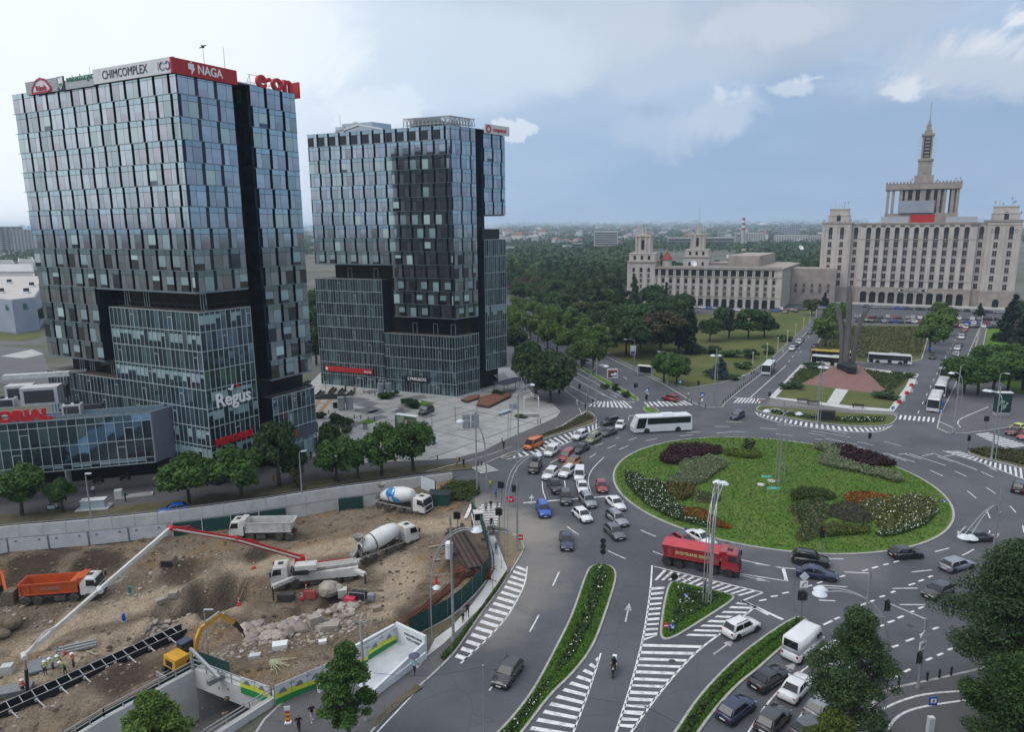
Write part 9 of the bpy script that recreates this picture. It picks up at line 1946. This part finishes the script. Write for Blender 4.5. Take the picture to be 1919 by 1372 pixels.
for px,py,lab in((235,900,'dark motorcycle parked under the clinic wing'),(185,905,'scooter parked in the shade under the clinic wing'),(100,956,'white scooter parked behind the small bright tree')):
 t=tG('scooter',lab,'motorcycle',G(px,py,.14),.4)
 for x in(-.6,.6):MB().lathe([(.18,-.05),(.29,-.06),(.3,0),(.29,.06),(.18,.05)],14,(x,0,.3),M=Q).bd('wheel',mU,t)
 MB().taper((-.2,0,.3),(1.,.3),(-.3,0,.8),(.8,.3)).bar((.55,0,.4),(.35,0,1.05),.12,.2).bd('body',PM['white']if 'white' in lab else PM['black'],t);MB().bar((.35,-.35,1.05),(.35,.35,1.05),.05,.05).bd('handlebar',mT,t);BX((-.3,0,.85),(.7,.28,.1)).bd('saddle',mT,t)
t=tG('bicycle','bicycle ridden by the person in white on the plaza','bicycle',G(750,772,.14),.15);BYC=t.location.copy()
for x in(-.52,.52):
 m=MB()
 for i in range(14):a0,a1=6.283*i/14,6.283*(i+1)/14;m.bar((x+.33*cos(a0),0,.34+.33*sin(a0)),(x+.33*cos(a1),0,.34+.33*sin(a1)),.05,.05)
 m.bd('wheel',mU,t)
MB().bar((-.52,0,.34),(-.15,0,.85),.04,.04).bar((-.15,0,.85),(.4,0,.85),.04,.04).bar((.4,0,.85),(-.05,0,.3),.04,.04).bar((-.05,0,.3),(-.52,0,.34),.04,.04).bar((.52,0,.34),(.38,0,1.),.04,.04).bar((.38,-.28,1.02),(.38,.28,1.02),.04,.04).bd('frame',mK,t);BX((-.16,0,.92),(.26,.14,.06)).bd('saddle',mT,t)
# things lying in the pit
ga,gb_=GT(-30,1358),GT(346,1184);zt_=(ga.z+gb_.z)/2;t=tG('guide_frame','long black ladder-like steel trench frame with pale rails crossing the lower left of the pit','trench frame',ga);d=gb_-ga;L=hypot(d.x,d.y);t.rotation_euler=(0,-atan2(d.z,L),atan2(d.y,d.x))
for y in(-.75,.75):BX((L/2,y,.25),(L,.14,.9)).bd('side_beam',mB,t);BX((L/2,y,.73),(L,.07,.06)).bd('rail',mA,t)
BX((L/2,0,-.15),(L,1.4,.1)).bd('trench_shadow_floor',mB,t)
for k in range(17):MB().bar((1+k*(L-2)/16,-.75,.72),(1+k*(L-2)/16,.75,.72),.07,.06).bd('cross_bar',mA,t)
for k in range(8):x=2+k*(L-4)/7;MB().bar((x,-.8,.6),(x+.5,-2.9,-.1),.09,.09).bd('prop',mC,t);BX((x,-.95,.45),(.3,.25,.3)).bd('clamp',mS,t)
def log(name,lab,cat,a,b,r,mat,n=8,up=.1):
 p,q=GT(*a),GT(*b);t=tG(name,lab,cat,p);TU((0,0,r+up),q-p+Z_(r+up),r,None,n).bd('shaft',mat,t);return t
mRu=pbr('rusty_steel',(.075,.052,.042),(.045,.034,.030),.85,scale=1.2,detail=8);M_RUSTR=pbr('red_rust',(.13,.040,.022),(.085,.03,.02),.9,scale=1)
pb,pe=GT(850,1005),GT(893,1082)
for k in range(9):
 lab=('rusty steel pile in the stack beside the green fence, leftmost','rusty steel pile in the stack beside the green fence, second from left','rusty steel pile in the stack beside the green fence, third from left','rusty steel pile in the stack beside the green fence, fourth from left','rusty steel pile in the stack beside the green fence, fifth from left','rusty steel pile lying on top of the stack, left','rusty steel pile lying on top of the stack, middle','rusty steel pile lying on top of the stack, right','rusty steel pile crowning the stack')[k]
 off=Vector((1,.3,0)).normalized()*((k%5)*.62-1. if k<5 else(k-5)*.62-.7);z=.35 if k<5 else .9 if k<8 else 1.4;p=pb+off;q=pe+off;t=tG('steel_pile',lab,'steel pile',p);d=q-p;MB().bar((0,0,z),d+Z_(z),.5,.16).bar((0,0,z+.2),d+Z_(z+.2),.10,.35).bar((0,0,z+.4),d+Z_(z+.4),.5,.10).bd('beam',mRu,t)
for k in range(10):
 a=(752+k*9,1176-k*7);t=tG('rebar_bundle','bundle of red rusty reinforcement bars lying along the green fence','rebar',GT(*a),0,'red rebar bundles along the fence');q=GT(a[0]+46,a[1]-38)-t.location
 m=MB()
 for j in range(7):o_=Vector((random.uniform(-.5,.5),random.uniform(-.4,.4),.12+.06*(j%3)));m.tb(o_,q+o_+Vector((random.uniform(-.3,.3),random.uniform(-.3,.3),0)),.05,None,5)
 m.bd('bar',M_RUSTR,t)
for k,(px,py,sx,lab)in enumerate(((868,1078,2.6,'dark red rust heap of cut bars by the piles, left'),(893,1060,2.2,'dark red rust heap of cut bars by the piles, upper'),(905,1085,2.2,'dark red rust heap of cut bars at the fence corner'))):
 t=tG('rebar_cage',lab,'rebar',GT(px,py));m=MB();r=random.Random(k)
 for j in range(60):p=Vector((r.uniform(-sx,sx)*.5,r.uniform(-1,1),r.uniform(.0,1.2)));m.tb(p,p+Vector((r.uniform(-1,1),r.uniform(-1,1),r.uniform(-.2,.2))),.05,None,4)
 m.taper((0,0,0),(sx,1.8),(0,0,.8),(sx*.7,1.2));m.bd('bars',M_RUSTR,t)
log('timber_beam','long pale timber lying left of the steel piles','timber',(803,1029),(840,1023),.12,pbr('pale_timber',(.38,.32,.25),(.30,.25,.19),.8));log('timber_beam','pale timber plank pointing at the piles','timber',(812,1054),(826,1052),.10,pbr('pale_timber',(.38,.32,.25)));log('timber_beam','short pale plank beside the workers, right','timber',(163,1222),(182,1232),.08,pbr('pale_timber',(.38,.32,.25)));log('timber_beam','pale plank crossing the other by the workers','timber',(170,1226),(177,1219),.08,pbr('pale_timber',(.38,.32,.25)))
log('pipe','white pipe lying on the rubble, right','pipe',(650,1145),(690,1122),.07,mW);log('pipe','thin pale rod on the slope by the dark hole','rod',(446,1135),(464,1092),.06,pbr('pale_timber',(.38,.32,.25)))
t=tG('portable_toilet','white cylindrical silo beside the arched lamp at the piles','silo',GT(842,1048));TU((0,0,.1),(0,0,2.2),.48,None,14).bd('tank',mH,t);TU((0,0,2.2),(0,0,2.35),.5,.35,14).bd('lid',mW,t)
def sB(px,py,s,lab,mat,rz=.3,name='concrete_slab',cat='slab'):
 t=tG(name,lab,cat,GT(px,py),rz);m=MB();r=random.Random(int(px));P=[(-s[0]/2*r.uniform(.8,1),-s[1]/2*r.uniform(.8,1)),(s[0]/2*r.uniform(.8,1),-s[1]/2),(s[0]/2,s[1]/2*r.uniform(.7,1)),(-s[0]/2*.8,s[1]/2)];m.prism(P,-.15,s[2]);m.bd('block',mat,t);return t
mZ=pbr('dusty_concrete',(.34,.305,.27),(.24,.21,.18),.95,scale=1,bump=.3);sB(524,1216,(1.7,1.1,.6),'white slab lying below the rubble bank',mW);sB(478,1234,(1.2,.7,.35),'small pale slab at the breaker of the excavator',mC);sB(604,1206,(.9,.6,.35),'small white stone right of the white slab',mW);sB(642,1117,(1.2,1.,.9),'upright white block beside the big boulder',mC);sB(696,1080,(.2,.2,.2),'small pale stone by the pump jack',mZ);sB(706,1146,(1.1,.7,.6),'brown box-like block on the tracks right of the rubble',pbr('brown_block',(.30,.24,.19),(.24,.19,.15),.9))
sB(620,1181,(1.8,1.,.7),'square dusty concrete block in the rubble, right',mZ,.1);sB(590,1172,(1.6,1.1,1.1),'tall dusty concrete block in the middle of the rubble',mZ,.6);sB(300,1128,(1.2,.9,.5),'grey broken slab on the bank of the dark hole',mZ,.8);sB(325,1118,(1.2,.9,.6),'pale stone on the bank left of the dark hole',mZ,.2);sB(14,1262,(1.2,.9,.9),'pale boulder at the left edge above the lone worker',mC,.3)
sB(80,1248,(3.2,2.6,.12),'fresh grey concrete patch being poured at the workers feet',pbr('wet_concrete',(.17,.18,.21),(.14,.15,.18),.5),.5,'wet_concrete','concrete')
def bU(px,py,r,lab,mat=mZ):
 t=tG('boulder',lab,'boulder',GT(px,py));v,f=ico(r,(0,0,r*.45),2,.8);m=MB();m.v=[tuple(np.array(p)*(1+.18*mN_.noise((p[0]*1.3,p[1]*1.3,p[2]*1.3+px))))for p in v];m.f=[tuple(q)for q in f];m.m=[0]*len(f);m.bd('stone',mat,t)
bU(616,1113,1.3,'big rounded brown boulder behind the red barrier');bU(632,1110,.9,'smaller brown boulder touching the big one');bU(25,1175,1.,'big earth-coloured boulder at the left edge',pbr('earth_stone',(.16,.125,.09),(.11,.085,.06),.95,scale=1,bump=.3));bU(8,1195,.8,'cut-off boulder at the left edge under the excavator bucket',pbr('earth_stone',(.16,.125,.09)))
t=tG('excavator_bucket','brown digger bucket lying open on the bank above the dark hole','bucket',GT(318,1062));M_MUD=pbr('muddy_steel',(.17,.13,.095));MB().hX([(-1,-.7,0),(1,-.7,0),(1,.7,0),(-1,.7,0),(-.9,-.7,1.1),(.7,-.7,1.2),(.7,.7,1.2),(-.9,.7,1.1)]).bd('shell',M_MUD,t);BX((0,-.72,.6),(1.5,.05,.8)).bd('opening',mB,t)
t=tG('excavator_bucket','dark grey digger bucket beside the pump outrigger','bucket',GT(537,1128));MB().taper((0,0,0),(1.9,.9),(0,0,.9),(1.9,1.2)).bd('shell',pbr('dark_bucket',(.06,.055,.05),(.04,.038,.035),.7),t)
mm=MB()
for k in range(5):mm.box((-.8+k*.4,-.5,.95),(.14,.3,.12))
mm.bd('tooth',mT,t)
t=tG('site_barrier','red plastic site barrier beside the big boulder','barrier',GT(581,1122));MB().taper((0,0,0),(1.5,.5),(0,0,1.),(1.3,.35)).bd('block',pbr('faded_red',(.36,.07,.07),(.30,.06,.06),.6),t)
for px,py,lab in((566,1125,'striped delineator post left of the red barrier'),(574,1110,'striped delineator post above the red barrier'),(448,1136,'striped delineator post on the slope by the dark hole'),(476,1066,'small red delineator post behind the pump'),(121,1228,'striped delineator post among the workers')):
 t=tG('delineator_post',lab,'delineator',GT(px,py));m=MB()
 for k in range(5):m.tb((0,0,.2+k*.2),(0,0,.4+k*.2),.07,None,8,mi=k%2)
 m.bd('post',[mI,mW],t);BX((0,0,.1),(.45,.45,.2)).bd('foot',mI,t)
t=tG('traffic_cone','orange red traffic cone by the arched lamp foot','traffic cone',GT(818,1094));TU((0,0,.05),(0,0,.9),.22,.04,10).bd('cone',mI,t);BX((0,0,.03),(.6,.6,.06)).bd('foot',mI,t)
t=tG('generator','dark frame generator with a red cover at the rubble end','generator',GT(672,1124),-.2);BX((0,0,.55),(1.8,.9,.8)).bd('engine',mT,t);BX((-.7,-.75,.35),(1.2,.8,.55)).bd('red_cover',pbr('pink_red',(.50,.04,.09),(.45,.035,.08),.5),t);m=MB()
for x in(-1,1):
 for y in(-.5,.5):m.bar((x,y,0),(x,y,1.1),.06,.06)
for y in(-.5,.5):m.bar((-1,y,1.1),(1,y,1.1),.06,.06)
m.bd('frame',mS,t);BX((1.5,.2,.4),(.8,.7,.7)).bd('tank',pbr('grey_bags',(.25,.26,.29),(.16,.165,.19),.8),t)
for px,py,c_,lab in((233,1168,M_SB,'blue marker pipe standing in the earth'),(244,1118,pbr('teal_pipe',(.02,.20,.18)),'teal marker pipe standing on the slope')):t=tG('marker_pipe',lab,'pipe',GT(px,py));TU((0,0,0),(0,0,1.1),.2,None,12).bd('pipe',c_,t);TU((0,0,-.2),(0,0,.25),.30,None,10).bd('collar',mA,t)
t=tG('hut','dark netted hut behind the blue-marked mixer cab','hut',GT(824,944),-.1);BX((0,0,.9),(3.2,2.2,1.9)).bd('wall',mGn,t);BX((0,0,1.9),(3.4,2.4,.08)).bd('roof',mB,t)
t=tG('pipe_stack','grey bundle of channels on the ground behind the workers','pipes',GT(146,1218),.45);
for k in range(4):BX((0,k*.3-.4,.2+(k%2)*.16),(3.6,.24,.2)).bd('channel',mS,t)
t=tG('sheet_stack','dark stack of sheets at the lower left edge','sheets',GT(18,1302),.35);
for k in range(4):BX((0,0,.1+k*.14),(4.,1.6,.10)).bd('sheet',mP,t)
t=tG('stick_pile','fan of pale bamboo-like sticks on the grass edge of the pit','sticks',GT(522,1250));m=MB();r=random.Random(9)
for k in range(26):a=r.uniform(-.6,1.);l=r.uniform(1.2,2.6);m.tb((-.9+r.uniform(-.2,.2),.6+r.uniform(-.2,.2),.15),(-.9+l*cos(a-.7),.6+l*sin(a-.7),.1+r.uniform(0,.35)),.03,None,4)
m.bd('stick',pbr('pale_stick',(.42,.42,.28),(.34,.34,.22),.8),t)
t=tG('lamp_head','fallen lamp head with a coiled cable at the rebar bundles','lamp',GT(818,1102));MB().lathe([(.05,.3),(.3,.25),(.55,.02),(.1,0)],12,(0,0,0)).bd('shade',mH,t);m=MB();m.path([(-.3-1.1*cos(a)-.9,.7*sin(a)+.2,.1)for a in np.linspace(0,6.2,18)],.035);m.bd('cable',mT,t)
m=MB();r=random.Random(31);base=[ico(1,(0,0,0),1,.75)for _ in range(3)]
def stones(pY,n,s0,s1):
 P=pX(pY,-1.5);x0,x1=min(p.x for p in P),max(p.x for p in P);y0,y1=min(p.y for p in P),max(p.y for p in P);k=0
 while k<n:
  x,y=r.uniform(x0,x1),r.uniform(y0,y1)
  if not inside((x,y),P):continue
  s=s0+(s1-s0)*r.random()**2.6;v,f=base[k%3];z=zsite(x,y)+s*.15;off=len(m.v);sc_=Vector((s*r.uniform(.7,1.3),s*r.uniform(.7,1.3),s*r.uniform(.5,1)));an_=r.uniform(0,6.28);ca,sa=cos(an_),sin(an_)
  for q in v:a,b_,c=q[0]*sc_.x*r.uniform(.8,1.15),q[1]*sc_.y,q[2]*sc_.z;m.v.append((x+a*ca-b_*sa,y+a*sa+b_*ca,z+c))
  m.f+=[tuple(i+off for i in q)for q in f];m.m+=[0]*len(f);k+=1
stones([(445,1185),(480,1160),(540,1155),(600,1130),(650,1125),(690,1140),(660,1165),(600,1190),(540,1205),(470,1205)],620,.10,.75);stones([(420,1210),(480,1200),(640,1180),(700,1150),(690,1190),(560,1230),(440,1250),(400,1240)],380,.06,.32);stones([(270,1130),(330,1105),(370,1120),(330,1150),(260,1160)],120,.08,.5);stones([(0,1060),(420,1010),(440,1060),(300,1090),(0,1130)],260,.06,.35);stones([(420,1060),(780,960),(860,1010),(720,1110),(480,1130)],200,.04,.18);stones([(330,1225),(400,1215),(430,1260),(380,1270)],120,.06,.3);stones([(0,1190),(260,1150),(430,1120),(440,1180),(200,1260),(0,1330)],260,.05,.25)
def clods(n):
 for k in range(n):
  while True:
   x,y=r.uniform(-75,-4),r.uniform(50,115)
   if inside((x,y),PIT)and sE((x,y),TRACK[0])>3 and sE((x,y),rmL)>3:break
  s=.05+.30*r.random()**3;v,f=base[k%3];z=zsite(x,y);off=len(m.v);q=r.uniform(.7,1.4);m.v+=[(x+a*s*q,y+b_*s*r.uniform(.8,1.2),z+c*s*.8)for a,b_,c in v];m.f+=[tuple(i+off for i in g)for g in f];m.m+=[1]*len(f)
clods(2600)
tag(m.bd('rubble',[pbr('rubble_stone',(.33,.285,.25),(.21,.18,.155),.95,scale=.9,island=.35,bump=.3),pbr('clod',(.13,.098,.07),(.08,.06,.045),.95,scale=1,island=.5)]),kind='stuff')
# people
SKIN=pbr('skin',(.36,.20,.145),(.32,.18,.13),.6)
def bM(name,J,sg_):
 keys=list(J);me=bpy.data.meshes.new(name);me.from_pydata([J[k][0]for k in keys],[(keys.index(a),keys.index(b))for a,b,_ in sg_],[]);o=bpy.data.objects.new(name,me);COL.objects.link(o)
 md=o.modifiers.new('skin','SKIN');md.use_smooth_shade=True
 for i,k in enumerate(keys):d=me.skin_vertices[0].data[i];d.radius=(J[k][1],J[k][1]);d.use_root=(k=='pelvis')
 o.modifiers.new('sub','SUBSURF').levels=1;dg=bpy.context.evaluated_depsgraph_get();out=bpy.data.meshes.new_from_object(o.evaluated_get(dg));bpy.data.objects.remove(o)
 idx=[]
 for p in out.polygons:
  c=p.center;best,bi=1e9,0
  for a,b,cl in sg_:
   A_,B_=Vector(J[a][0]),Vector(J[b][0]);d=B_-A_;t=max(0,min(1,(c-A_).dot(d)/(d.length_squared+1e-9)));q=(A_+d*t-c).length-.5*(J[a][1]*(1-t)+J[b][1]*t)
   if q<best:best,bi=q,cl
  idx.append(4 if bi==0 and c.z>J['head'][0][2]+.02 and c.x<J['head'][0][0]+.03 else bi)
 for m_ in(SKIN,SKIN,SKIN,SKIN,SKIN):out.materials.append(m_)
 out.polygons.foreach_set('material_index',idx);return out
def skel(step=.0,arm=.15,lean=.0,bend=.0,sit=False,armf=None):
 J={};hx_=lean;z0=.95 if not sit else .86
 J['pelvis']=((0,0,z0),.135);J['waist']=((.02+hx_*.3,0,z0+.17),.125);J['chest']=((.03+hx_*.75,0,z0+.38),.145);J['neck']=((.03+hx_,0,z0+.55-abs(hx_)*.2),.058);J['head']=((.05+hx_*1.15,0,z0+.68-abs(hx_)*.25),.098);J['crown']=((.04+hx_*1.2,0,z0+.79-abs(hx_)*.3),.085)
 sg_=[('pelvis','waist',1),('waist','chest',1),('chest','neck',1),('neck','head',0),('head','crown',0)]
 for s,n_ in((-1,'r'),(1,'l')):
  st=step*s;J['sh'+n_]=((.02+hx_*.8,s*.18,z0+.48-abs(hx_)*.1),.068);f=armf if armf else-st*.8;J['el'+n_]=((.0+hx_*.85+f*.5,s*(.22+arm*.2),z0+.22),.047);J['wr'+n_]=((.06+hx_+f*1.1,s*(.22+arm*.3),z0+.0+abs(f)*.15),.034);J['pa'+n_]=((.08+hx_+f*1.25,s*(.22+arm*.3),z0-.08+abs(f)*.16),.028)
  sg_+=[('chest','sh'+n_,1),('sh'+n_,'el'+n_,1),('el'+n_,'wr'+n_,0),('wr'+n_,'pa'+n_,0)];pa=Vector(J['pa'+n_][0])
  for k in range(4):J[f'f{k}{n_}']=((pa.x+.03-.018*k,pa.y+s*.005,pa.z-(.085,.10,.095,.075)[k]),.009);sg_.append(('pa'+n_,f'f{k}{n_}',0))
  J['th'+n_]=((pa.x+.06,pa.y-s*.02,pa.z-.035),.010);sg_.append(('pa'+n_,'th'+n_,0))
  if sit:J['hi'+n_]=((.05,s*.10,.84),.095);J['kn'+n_]=((.42,s*.18,.78),.066);J['an'+n_]=((.35,s*.20,.36),.045);J['to'+n_]=((.50,s*.21,.31),.042)
  else:J['hi'+n_]=((.0+st*.1,s*.095,.88),.095);J['kn'+n_]=((.03+st*.55,s*.10,.50),.064);J['an'+n_]=((st*1.-.02,s*.10,.09),.042);J['to'+n_]=((st*1.+.14,s*.11,.04),.040)
  sg_+=[('pelvis','hi'+n_,2),('hi'+n_,'kn'+n_,2),('kn'+n_,'an'+n_,2),('an'+n_,'to'+n_,3)]
 return J,sg_
POSE={k:bM('body',*skel(*a))for k,a in dict(stand=(.0,.15),walk=(.22,.2),walk2=(-.20,.2),work=(.12,.2,.30,0,False,.34),ride=(.0,.3,.18,0,True,.36)).items()}
CL={}
def cloth(c):
 if c not in CL:CL[c]=pbr('cloth_%d'%len(CL),c,tuple(x*.75 for x in c),.85,scale=6)
 return CL[c]
HAIR,SHOE=pbr('dark_hair',(.02,.015,.012),(.03,.02,.016),.7),pbr('shoe',(.04,.04,.045),(.03,.03,.03),.7)
HV,OV,BLK,WHT,NVY,GRY,BLU,DEN=(.50,.62,.04),(.62,.10,.03),(.012,.012,.014),(.62,.62,.62),(.02,.025,.06),(.20,.20,.21),(.06,.16,.42),(.07,.10,.18)
HELM=ico(.135,(0,0,0),2,.8)
def pN(px,py,pose,shirt,legs,label,face=(0,-10),helmet=False,z=None,pit=False,vest=None,bag=None,umbrella=False,shoes=None,rz=None,loc=None):
 p=loc if loc is not None else(GT(px,py)if pit else G(px,py,.13 if z is None else z));q=G(px+face[0],py+face[1],p.z)-p;r=rz if rz is not None else atan2(q.y,q.x);t=tG('person',(label if label[:2]in('wo','ri','cy','ba')else 'person '+label),'person',p,r);me=POSE[pose].copy()
 for k,m_ in enumerate((SKIN,cloth(shirt),cloth(legs),cloth(shoes)if shoes else SHOE,HAIR)):me.materials[k]=m_
 link('body',me,t);J,_=skel(*dict(stand=(.0,.15),walk=(.22,.2),walk2=(-.20,.2),work=(.12,.2,.30,0,False,.34),ride=(.0,.3,.18,0,True,.36))[pose]);hd=Vector(J['head'][0])
 if helmet:m=MB();m.v=[tuple(v)for v in HELM[0]];m.f=[tuple(f)for f in HELM[1]];m.m=[0]*len(m.f);m.lathe([(.05,-.03),(.19,-.035),(.19,-.02),(.05,0)],14,(.02,0,0));m.bd('helmet',mL if helmet is True else helmet,t).location=hd+Z_(.075)
 if vest:c=Vector(J['chest'][0]);MB().lathe([(.21,-.30),(.215,-.05),(.20,.12),(.11,.17)],12,c,M=Matrix.Diagonal((.8,1.02,1))).bd('vest',cloth(vest),t);MB().lathe([(.218,-.16),(.218,-.11)],12,c,M=Matrix.Diagonal((.8,1.02,1))).bd('reflective_band',mL,t)
 if bag:BX((-.20,.0,1.22),(.18,.3,.42)).bd('bag',cloth(bag),t)
 if umbrella:MB().lathe([(.02,.28),(.3,.22),(.52,.06),(.56,0),(.5,.03)],12,(.05,0,1.95)).bd('umbrella',cloth((.09,.10,.16)),t);TU((.12,.1,1.),(.05,0,2.2),.015,None,5).bd('umbrella_stick',mP,t)
 return t
pN(561,1374,'walk',BLK,BLK,'bald man in a black T-shirt and black shorts walking on the lower footway',(-2,8));pN(585,1353,'walk2',BLK,(.40,.42,.46),'in a black T-shirt and pale trousers walking with a hand to the face',(4,8),shoes=WHT);pN(777,1265,'walk',(.35,.55,.62),NVY,'under a dark umbrella in a light top by the stairwell',(6,-10),umbrella=True)
pN(876,1156,'walk',BLK,NVY,'in dark clothes beside the fence footway, right of a pair',(3,6));pN(868,1165,'walk2',GRY,BLK,'in grey on the fence footway, left of a pair',(3,6));pN(930,1038,'walk',(.12,.12,.20),DEN,'in a blue-grey shirt walking up the pale footpath',(-2,-10));pN(925,1001,'walk2',(.40,.42,.42),BLK,'with a pale top and backpack at the site crosswalk',(-2,-8),bag=(.25,.3,.28));pN(921,991,'walk',BLK,BLK,'in black crossing at the lower end of the site zebra',(-2,-8));pN(911,961,'walk',GRY,BLK,'in grey on the site zebra, left of a pair',(2,8));pN(920,957,'walk2',BLK,GRY,'in black on the site zebra, right of a pair',(2,8));pN(932,957,'stand',GRY,GRY,'in grey at the far end of the site zebra',(-5,6));pN(929,933,'stand',BLU,NVY,'in a blue shirt at the traffic light by the site exit',(-3,6))
t=pN(919,917,'stand',HV,(.05,.25,.05),'in bright lime working clothes by the barrier end',(2,8));
W_=[(86,1268,HV,NVY,'stand','worker in a lime vest and blue trousers, leftmost of the concrete gang',(6,2)),(100,1258,WHT,BLK,'work','worker in a white shirt with a lime belt, second in the concrete gang',(-6,4)),(114,1252,HV,NVY,'work','worker in an open lime vest behind the concrete gang',(-6,5)),(123,1264,HV,BLK,'work','worker in a lime vest striding forward, front of the concrete gang',(-8,3)),(139,1252,OV,BLK,'stand','worker in an orange vest and white helmet, right of the gang',(-8,3)),(44,1303,OV,BLK,'stand','worker in an orange vest standing alone at the hose end',(6,-6)),(368,1220,OV,BLK,'stand','worker in a red-orange vest behind the excavator boom',(4,5))]
for px,py,s,l,po,lab,fc in W_:pN(px,py,po,s if s==WHT else GRY,l,lab,fc,helmet=(px!=368),pit=True,vest=HV if s==WHT else s)
pN(176,929,'walk',WHT,NVY,'in a white shirt walking under the clinic wing',(-2,-8));pN(236,941,'stand',BLK,BLK,'in black leaning on the stair kerb with a green bag',(-6,2),bag=(.02,.25,.15));pN(513,907,'stand',(.50,.26,.03),(.45,.25,.03),'in orange working clothes beside the tall dark tree',(4,4));pN(583,861,'stand',BLK,BLK,'in dark clothes at the rear block entrance',(2,6));pN(648,803,'walk',(.40,.30,.22),(.30,.22,.18),'in tan clothes before the big hedge',(3,3))
pN(664,737,'stand',(.55,.08,.12),GRY,'in a red top sitting by the plaza benches, left',(3,6));pN(666,734,'stand',WHT,GRY,'in a white top by the plaza benches, right',(3,6));pN(648,734,'stand',BLK,BLK,'in black by the third plaza bench',(-3,6));pN(944,843,'walk',BLK,BLK,'in black on the plaza edge path',(-5,5));pN(869,876,'stand',BLK,BLK,'in black by the zebra of the left road',(4,2));pN(857,873,'stand',(.55,.30,.02),GRY,'in an orange jacket on the left road pavement',(-4,2))
pN(1081,761,'walk',WHT,WHT,'dressed in white near the avenue zebra',(4,2));pN(1097,770,'stand',BLK,BLK,'in black at the verge end by the zebra',(4,-3));pN(1111,760,'walk',BLK,NVY,'in dark clothes starting over the avenue zebra',(6,-1));pN(1101,753,'walk',BLK,BLK,'in black on the far left of the avenue zebra',(6,-1));pN(1290,747,'stand',WHT,GRY,'in a white top on the park corner pavement',(4,4));pN(1312,752,'stand',(.5,.52,.55),NVY,'in a pale top below the blue crossing sign',(4,4));pN(1416,755,'walk2',GRY,BLK,'in grey on the left avenue zebra',(6,0));pN(1394,712,'stand',WHT,BLK,'in a white top waiting by the white bus',(4,3));pN(1408,703,'stand',(.45,.5,.1),BLK,'in a yellow-green vest beside the white bus, left',(4,3));pN(1413,701,'stand',(.45,.5,.1),BLK,'in a yellow-green vest beside the white bus, right',(-4,3));pN(1446,679,'walk',BLK,BLK,'in black on the left avenue pavement',(3,-3));pN(1467,664,'stand',WHT,WHT,'in white near the parked cars',(3,-3));pN(1779,741,'stand',BLK,BLK,'in black beside the second bus',(2,4));pN(1791,748,'walk',BLK,NVY,'in dark clothes beside the front bus',(2,4));pN(1321,1112,'stand',(.06,.12,.22),BLK,'in dark blue behind the twin-headed lamp post',(2,4))
pN(0,0,'ride',BLK,BLK,'rider in black leathers and helmet on the motorcycle',helmet=mT,rz=MOTO[1],loc=Vector((MOTO[0].x,MOTO[0].y,.06))-Vector((cos(MOTO[1]),sin(MOTO[1]),0))*.30);pN(0,0,'ride',WHT,GRY,'cyclist in a white top riding over the plaza',rz=.15,loc=BYC+Vector((-.16,0,.08)))
for i,(a,b,lab)in enumerate((((700,1262,6.5),(905,1250,7.5),'thin overhead cable from the near tree pole to the slim kerb pole'),((905,1250,7.5),(1210,1325,7.2),'thin overhead cable across the two lower medians'),((1210,1325,7.2),(1420,1400,6.5),'thin overhead cable running off the lower edge'))):
 p,q=G(*a),G(*b);t=tG('cable',lab,'cable',p);MB().path([p.lerp(q,k/12)-p+Vector((0,0,-.5*sin(math.pi*k/12)))for k in range(13)],.018,4).bd('wire',mT,t)
for q,lab in(((905,1250,7.5),'slim grey pole rising beside the lone dark hatchback'),((1210,1325,7.2),'slim grey pole on the lower hatched island')):p=G(*q);t=tG('pole',lab,'pole',(p.x,p.y,0));TU((0,0,0),(0,0,p.z),.06,.045,8).bd('shaft',mS,t);TU((0,0,p.z),(0,0,p.z+.12),.08,None,8).bd('cap',mS,t)
b=G(686,1352,.12);t=tG('pole','tall grey pole with a lamp bracket beside the near plane tree','pole',b);TU((0,0,0),(0,0,9.6),.15,.10,10).bd('shaft',mA,t);MB().bar((0,0,9.2),(-.9,.3,9.5),.06,.06).bar((0,0,9.2),(.8,.2,9.5),.06,.06).bd('bracket',mP,t);BX((.14,0,2.6),(.14,.3,1.4)).bd('box',mT,t)
b=G(396,1345,0);t=tG('pole','thin grey lamp pole with a flat head over the excavator','pole',GT(393,1250));TU((0,0,0),(0,0,6.2),.07,.05,8).bd('shaft',mS,t);MB().bar((0,0,6.2),(.9,0,6.2),.12,.08).bd('lamp_head',mH,t)
for px,py,w_,lab in((1437,894,1.6,'teal hatch plate on the roundabout lawn, upper'),(1450,916,1.9,'teal hatch plate on the roundabout lawn, lower')):t=tG('hatch_plate',lab,'hatch',G(px,py,.66),-.1);BX((0,0,.04),(w_,.9,.14)).bd('lid',pbr('teal_plate',(.06,.34,.28),(.05,.28,.23),.5),t);BX((0,0,0),(w_+.15,1.05,.06)).bd('rim',mA,t)
for px,py,lab in((1446,902,'pale stone ring lid on the roundabout lawn'),(1426,909,'grey stone disc on the roundabout lawn')):t=tG('hatch_plate',lab,'hatch',G(px,py,.66));TU((0,0,-.02),(0,0,.1),.7,None,14).bd('lid',mC,t)
# the air between here and the horizon
HAZE=1.25e-4
mz=bpy.data.materials.new('haze');mz.use_nodes=True;nt=mz.node_tree;nt.nodes.clear();vp=nt.nodes.new('ShaderNodeVolumePrincipled');dv(vp,'Color',(.66,.80,.98,1));dv(vp,'Density',HAZE);dv(vp,'Anisotropy',.0);on=nt.nodes.new('ShaderNodeOutputMaterial');nt.links.new(vp.outputs[0],on.inputs['Volume'])
BX((0,0,51),(29600,29600,118)).bd('haze',mz)['kind']='stuff'
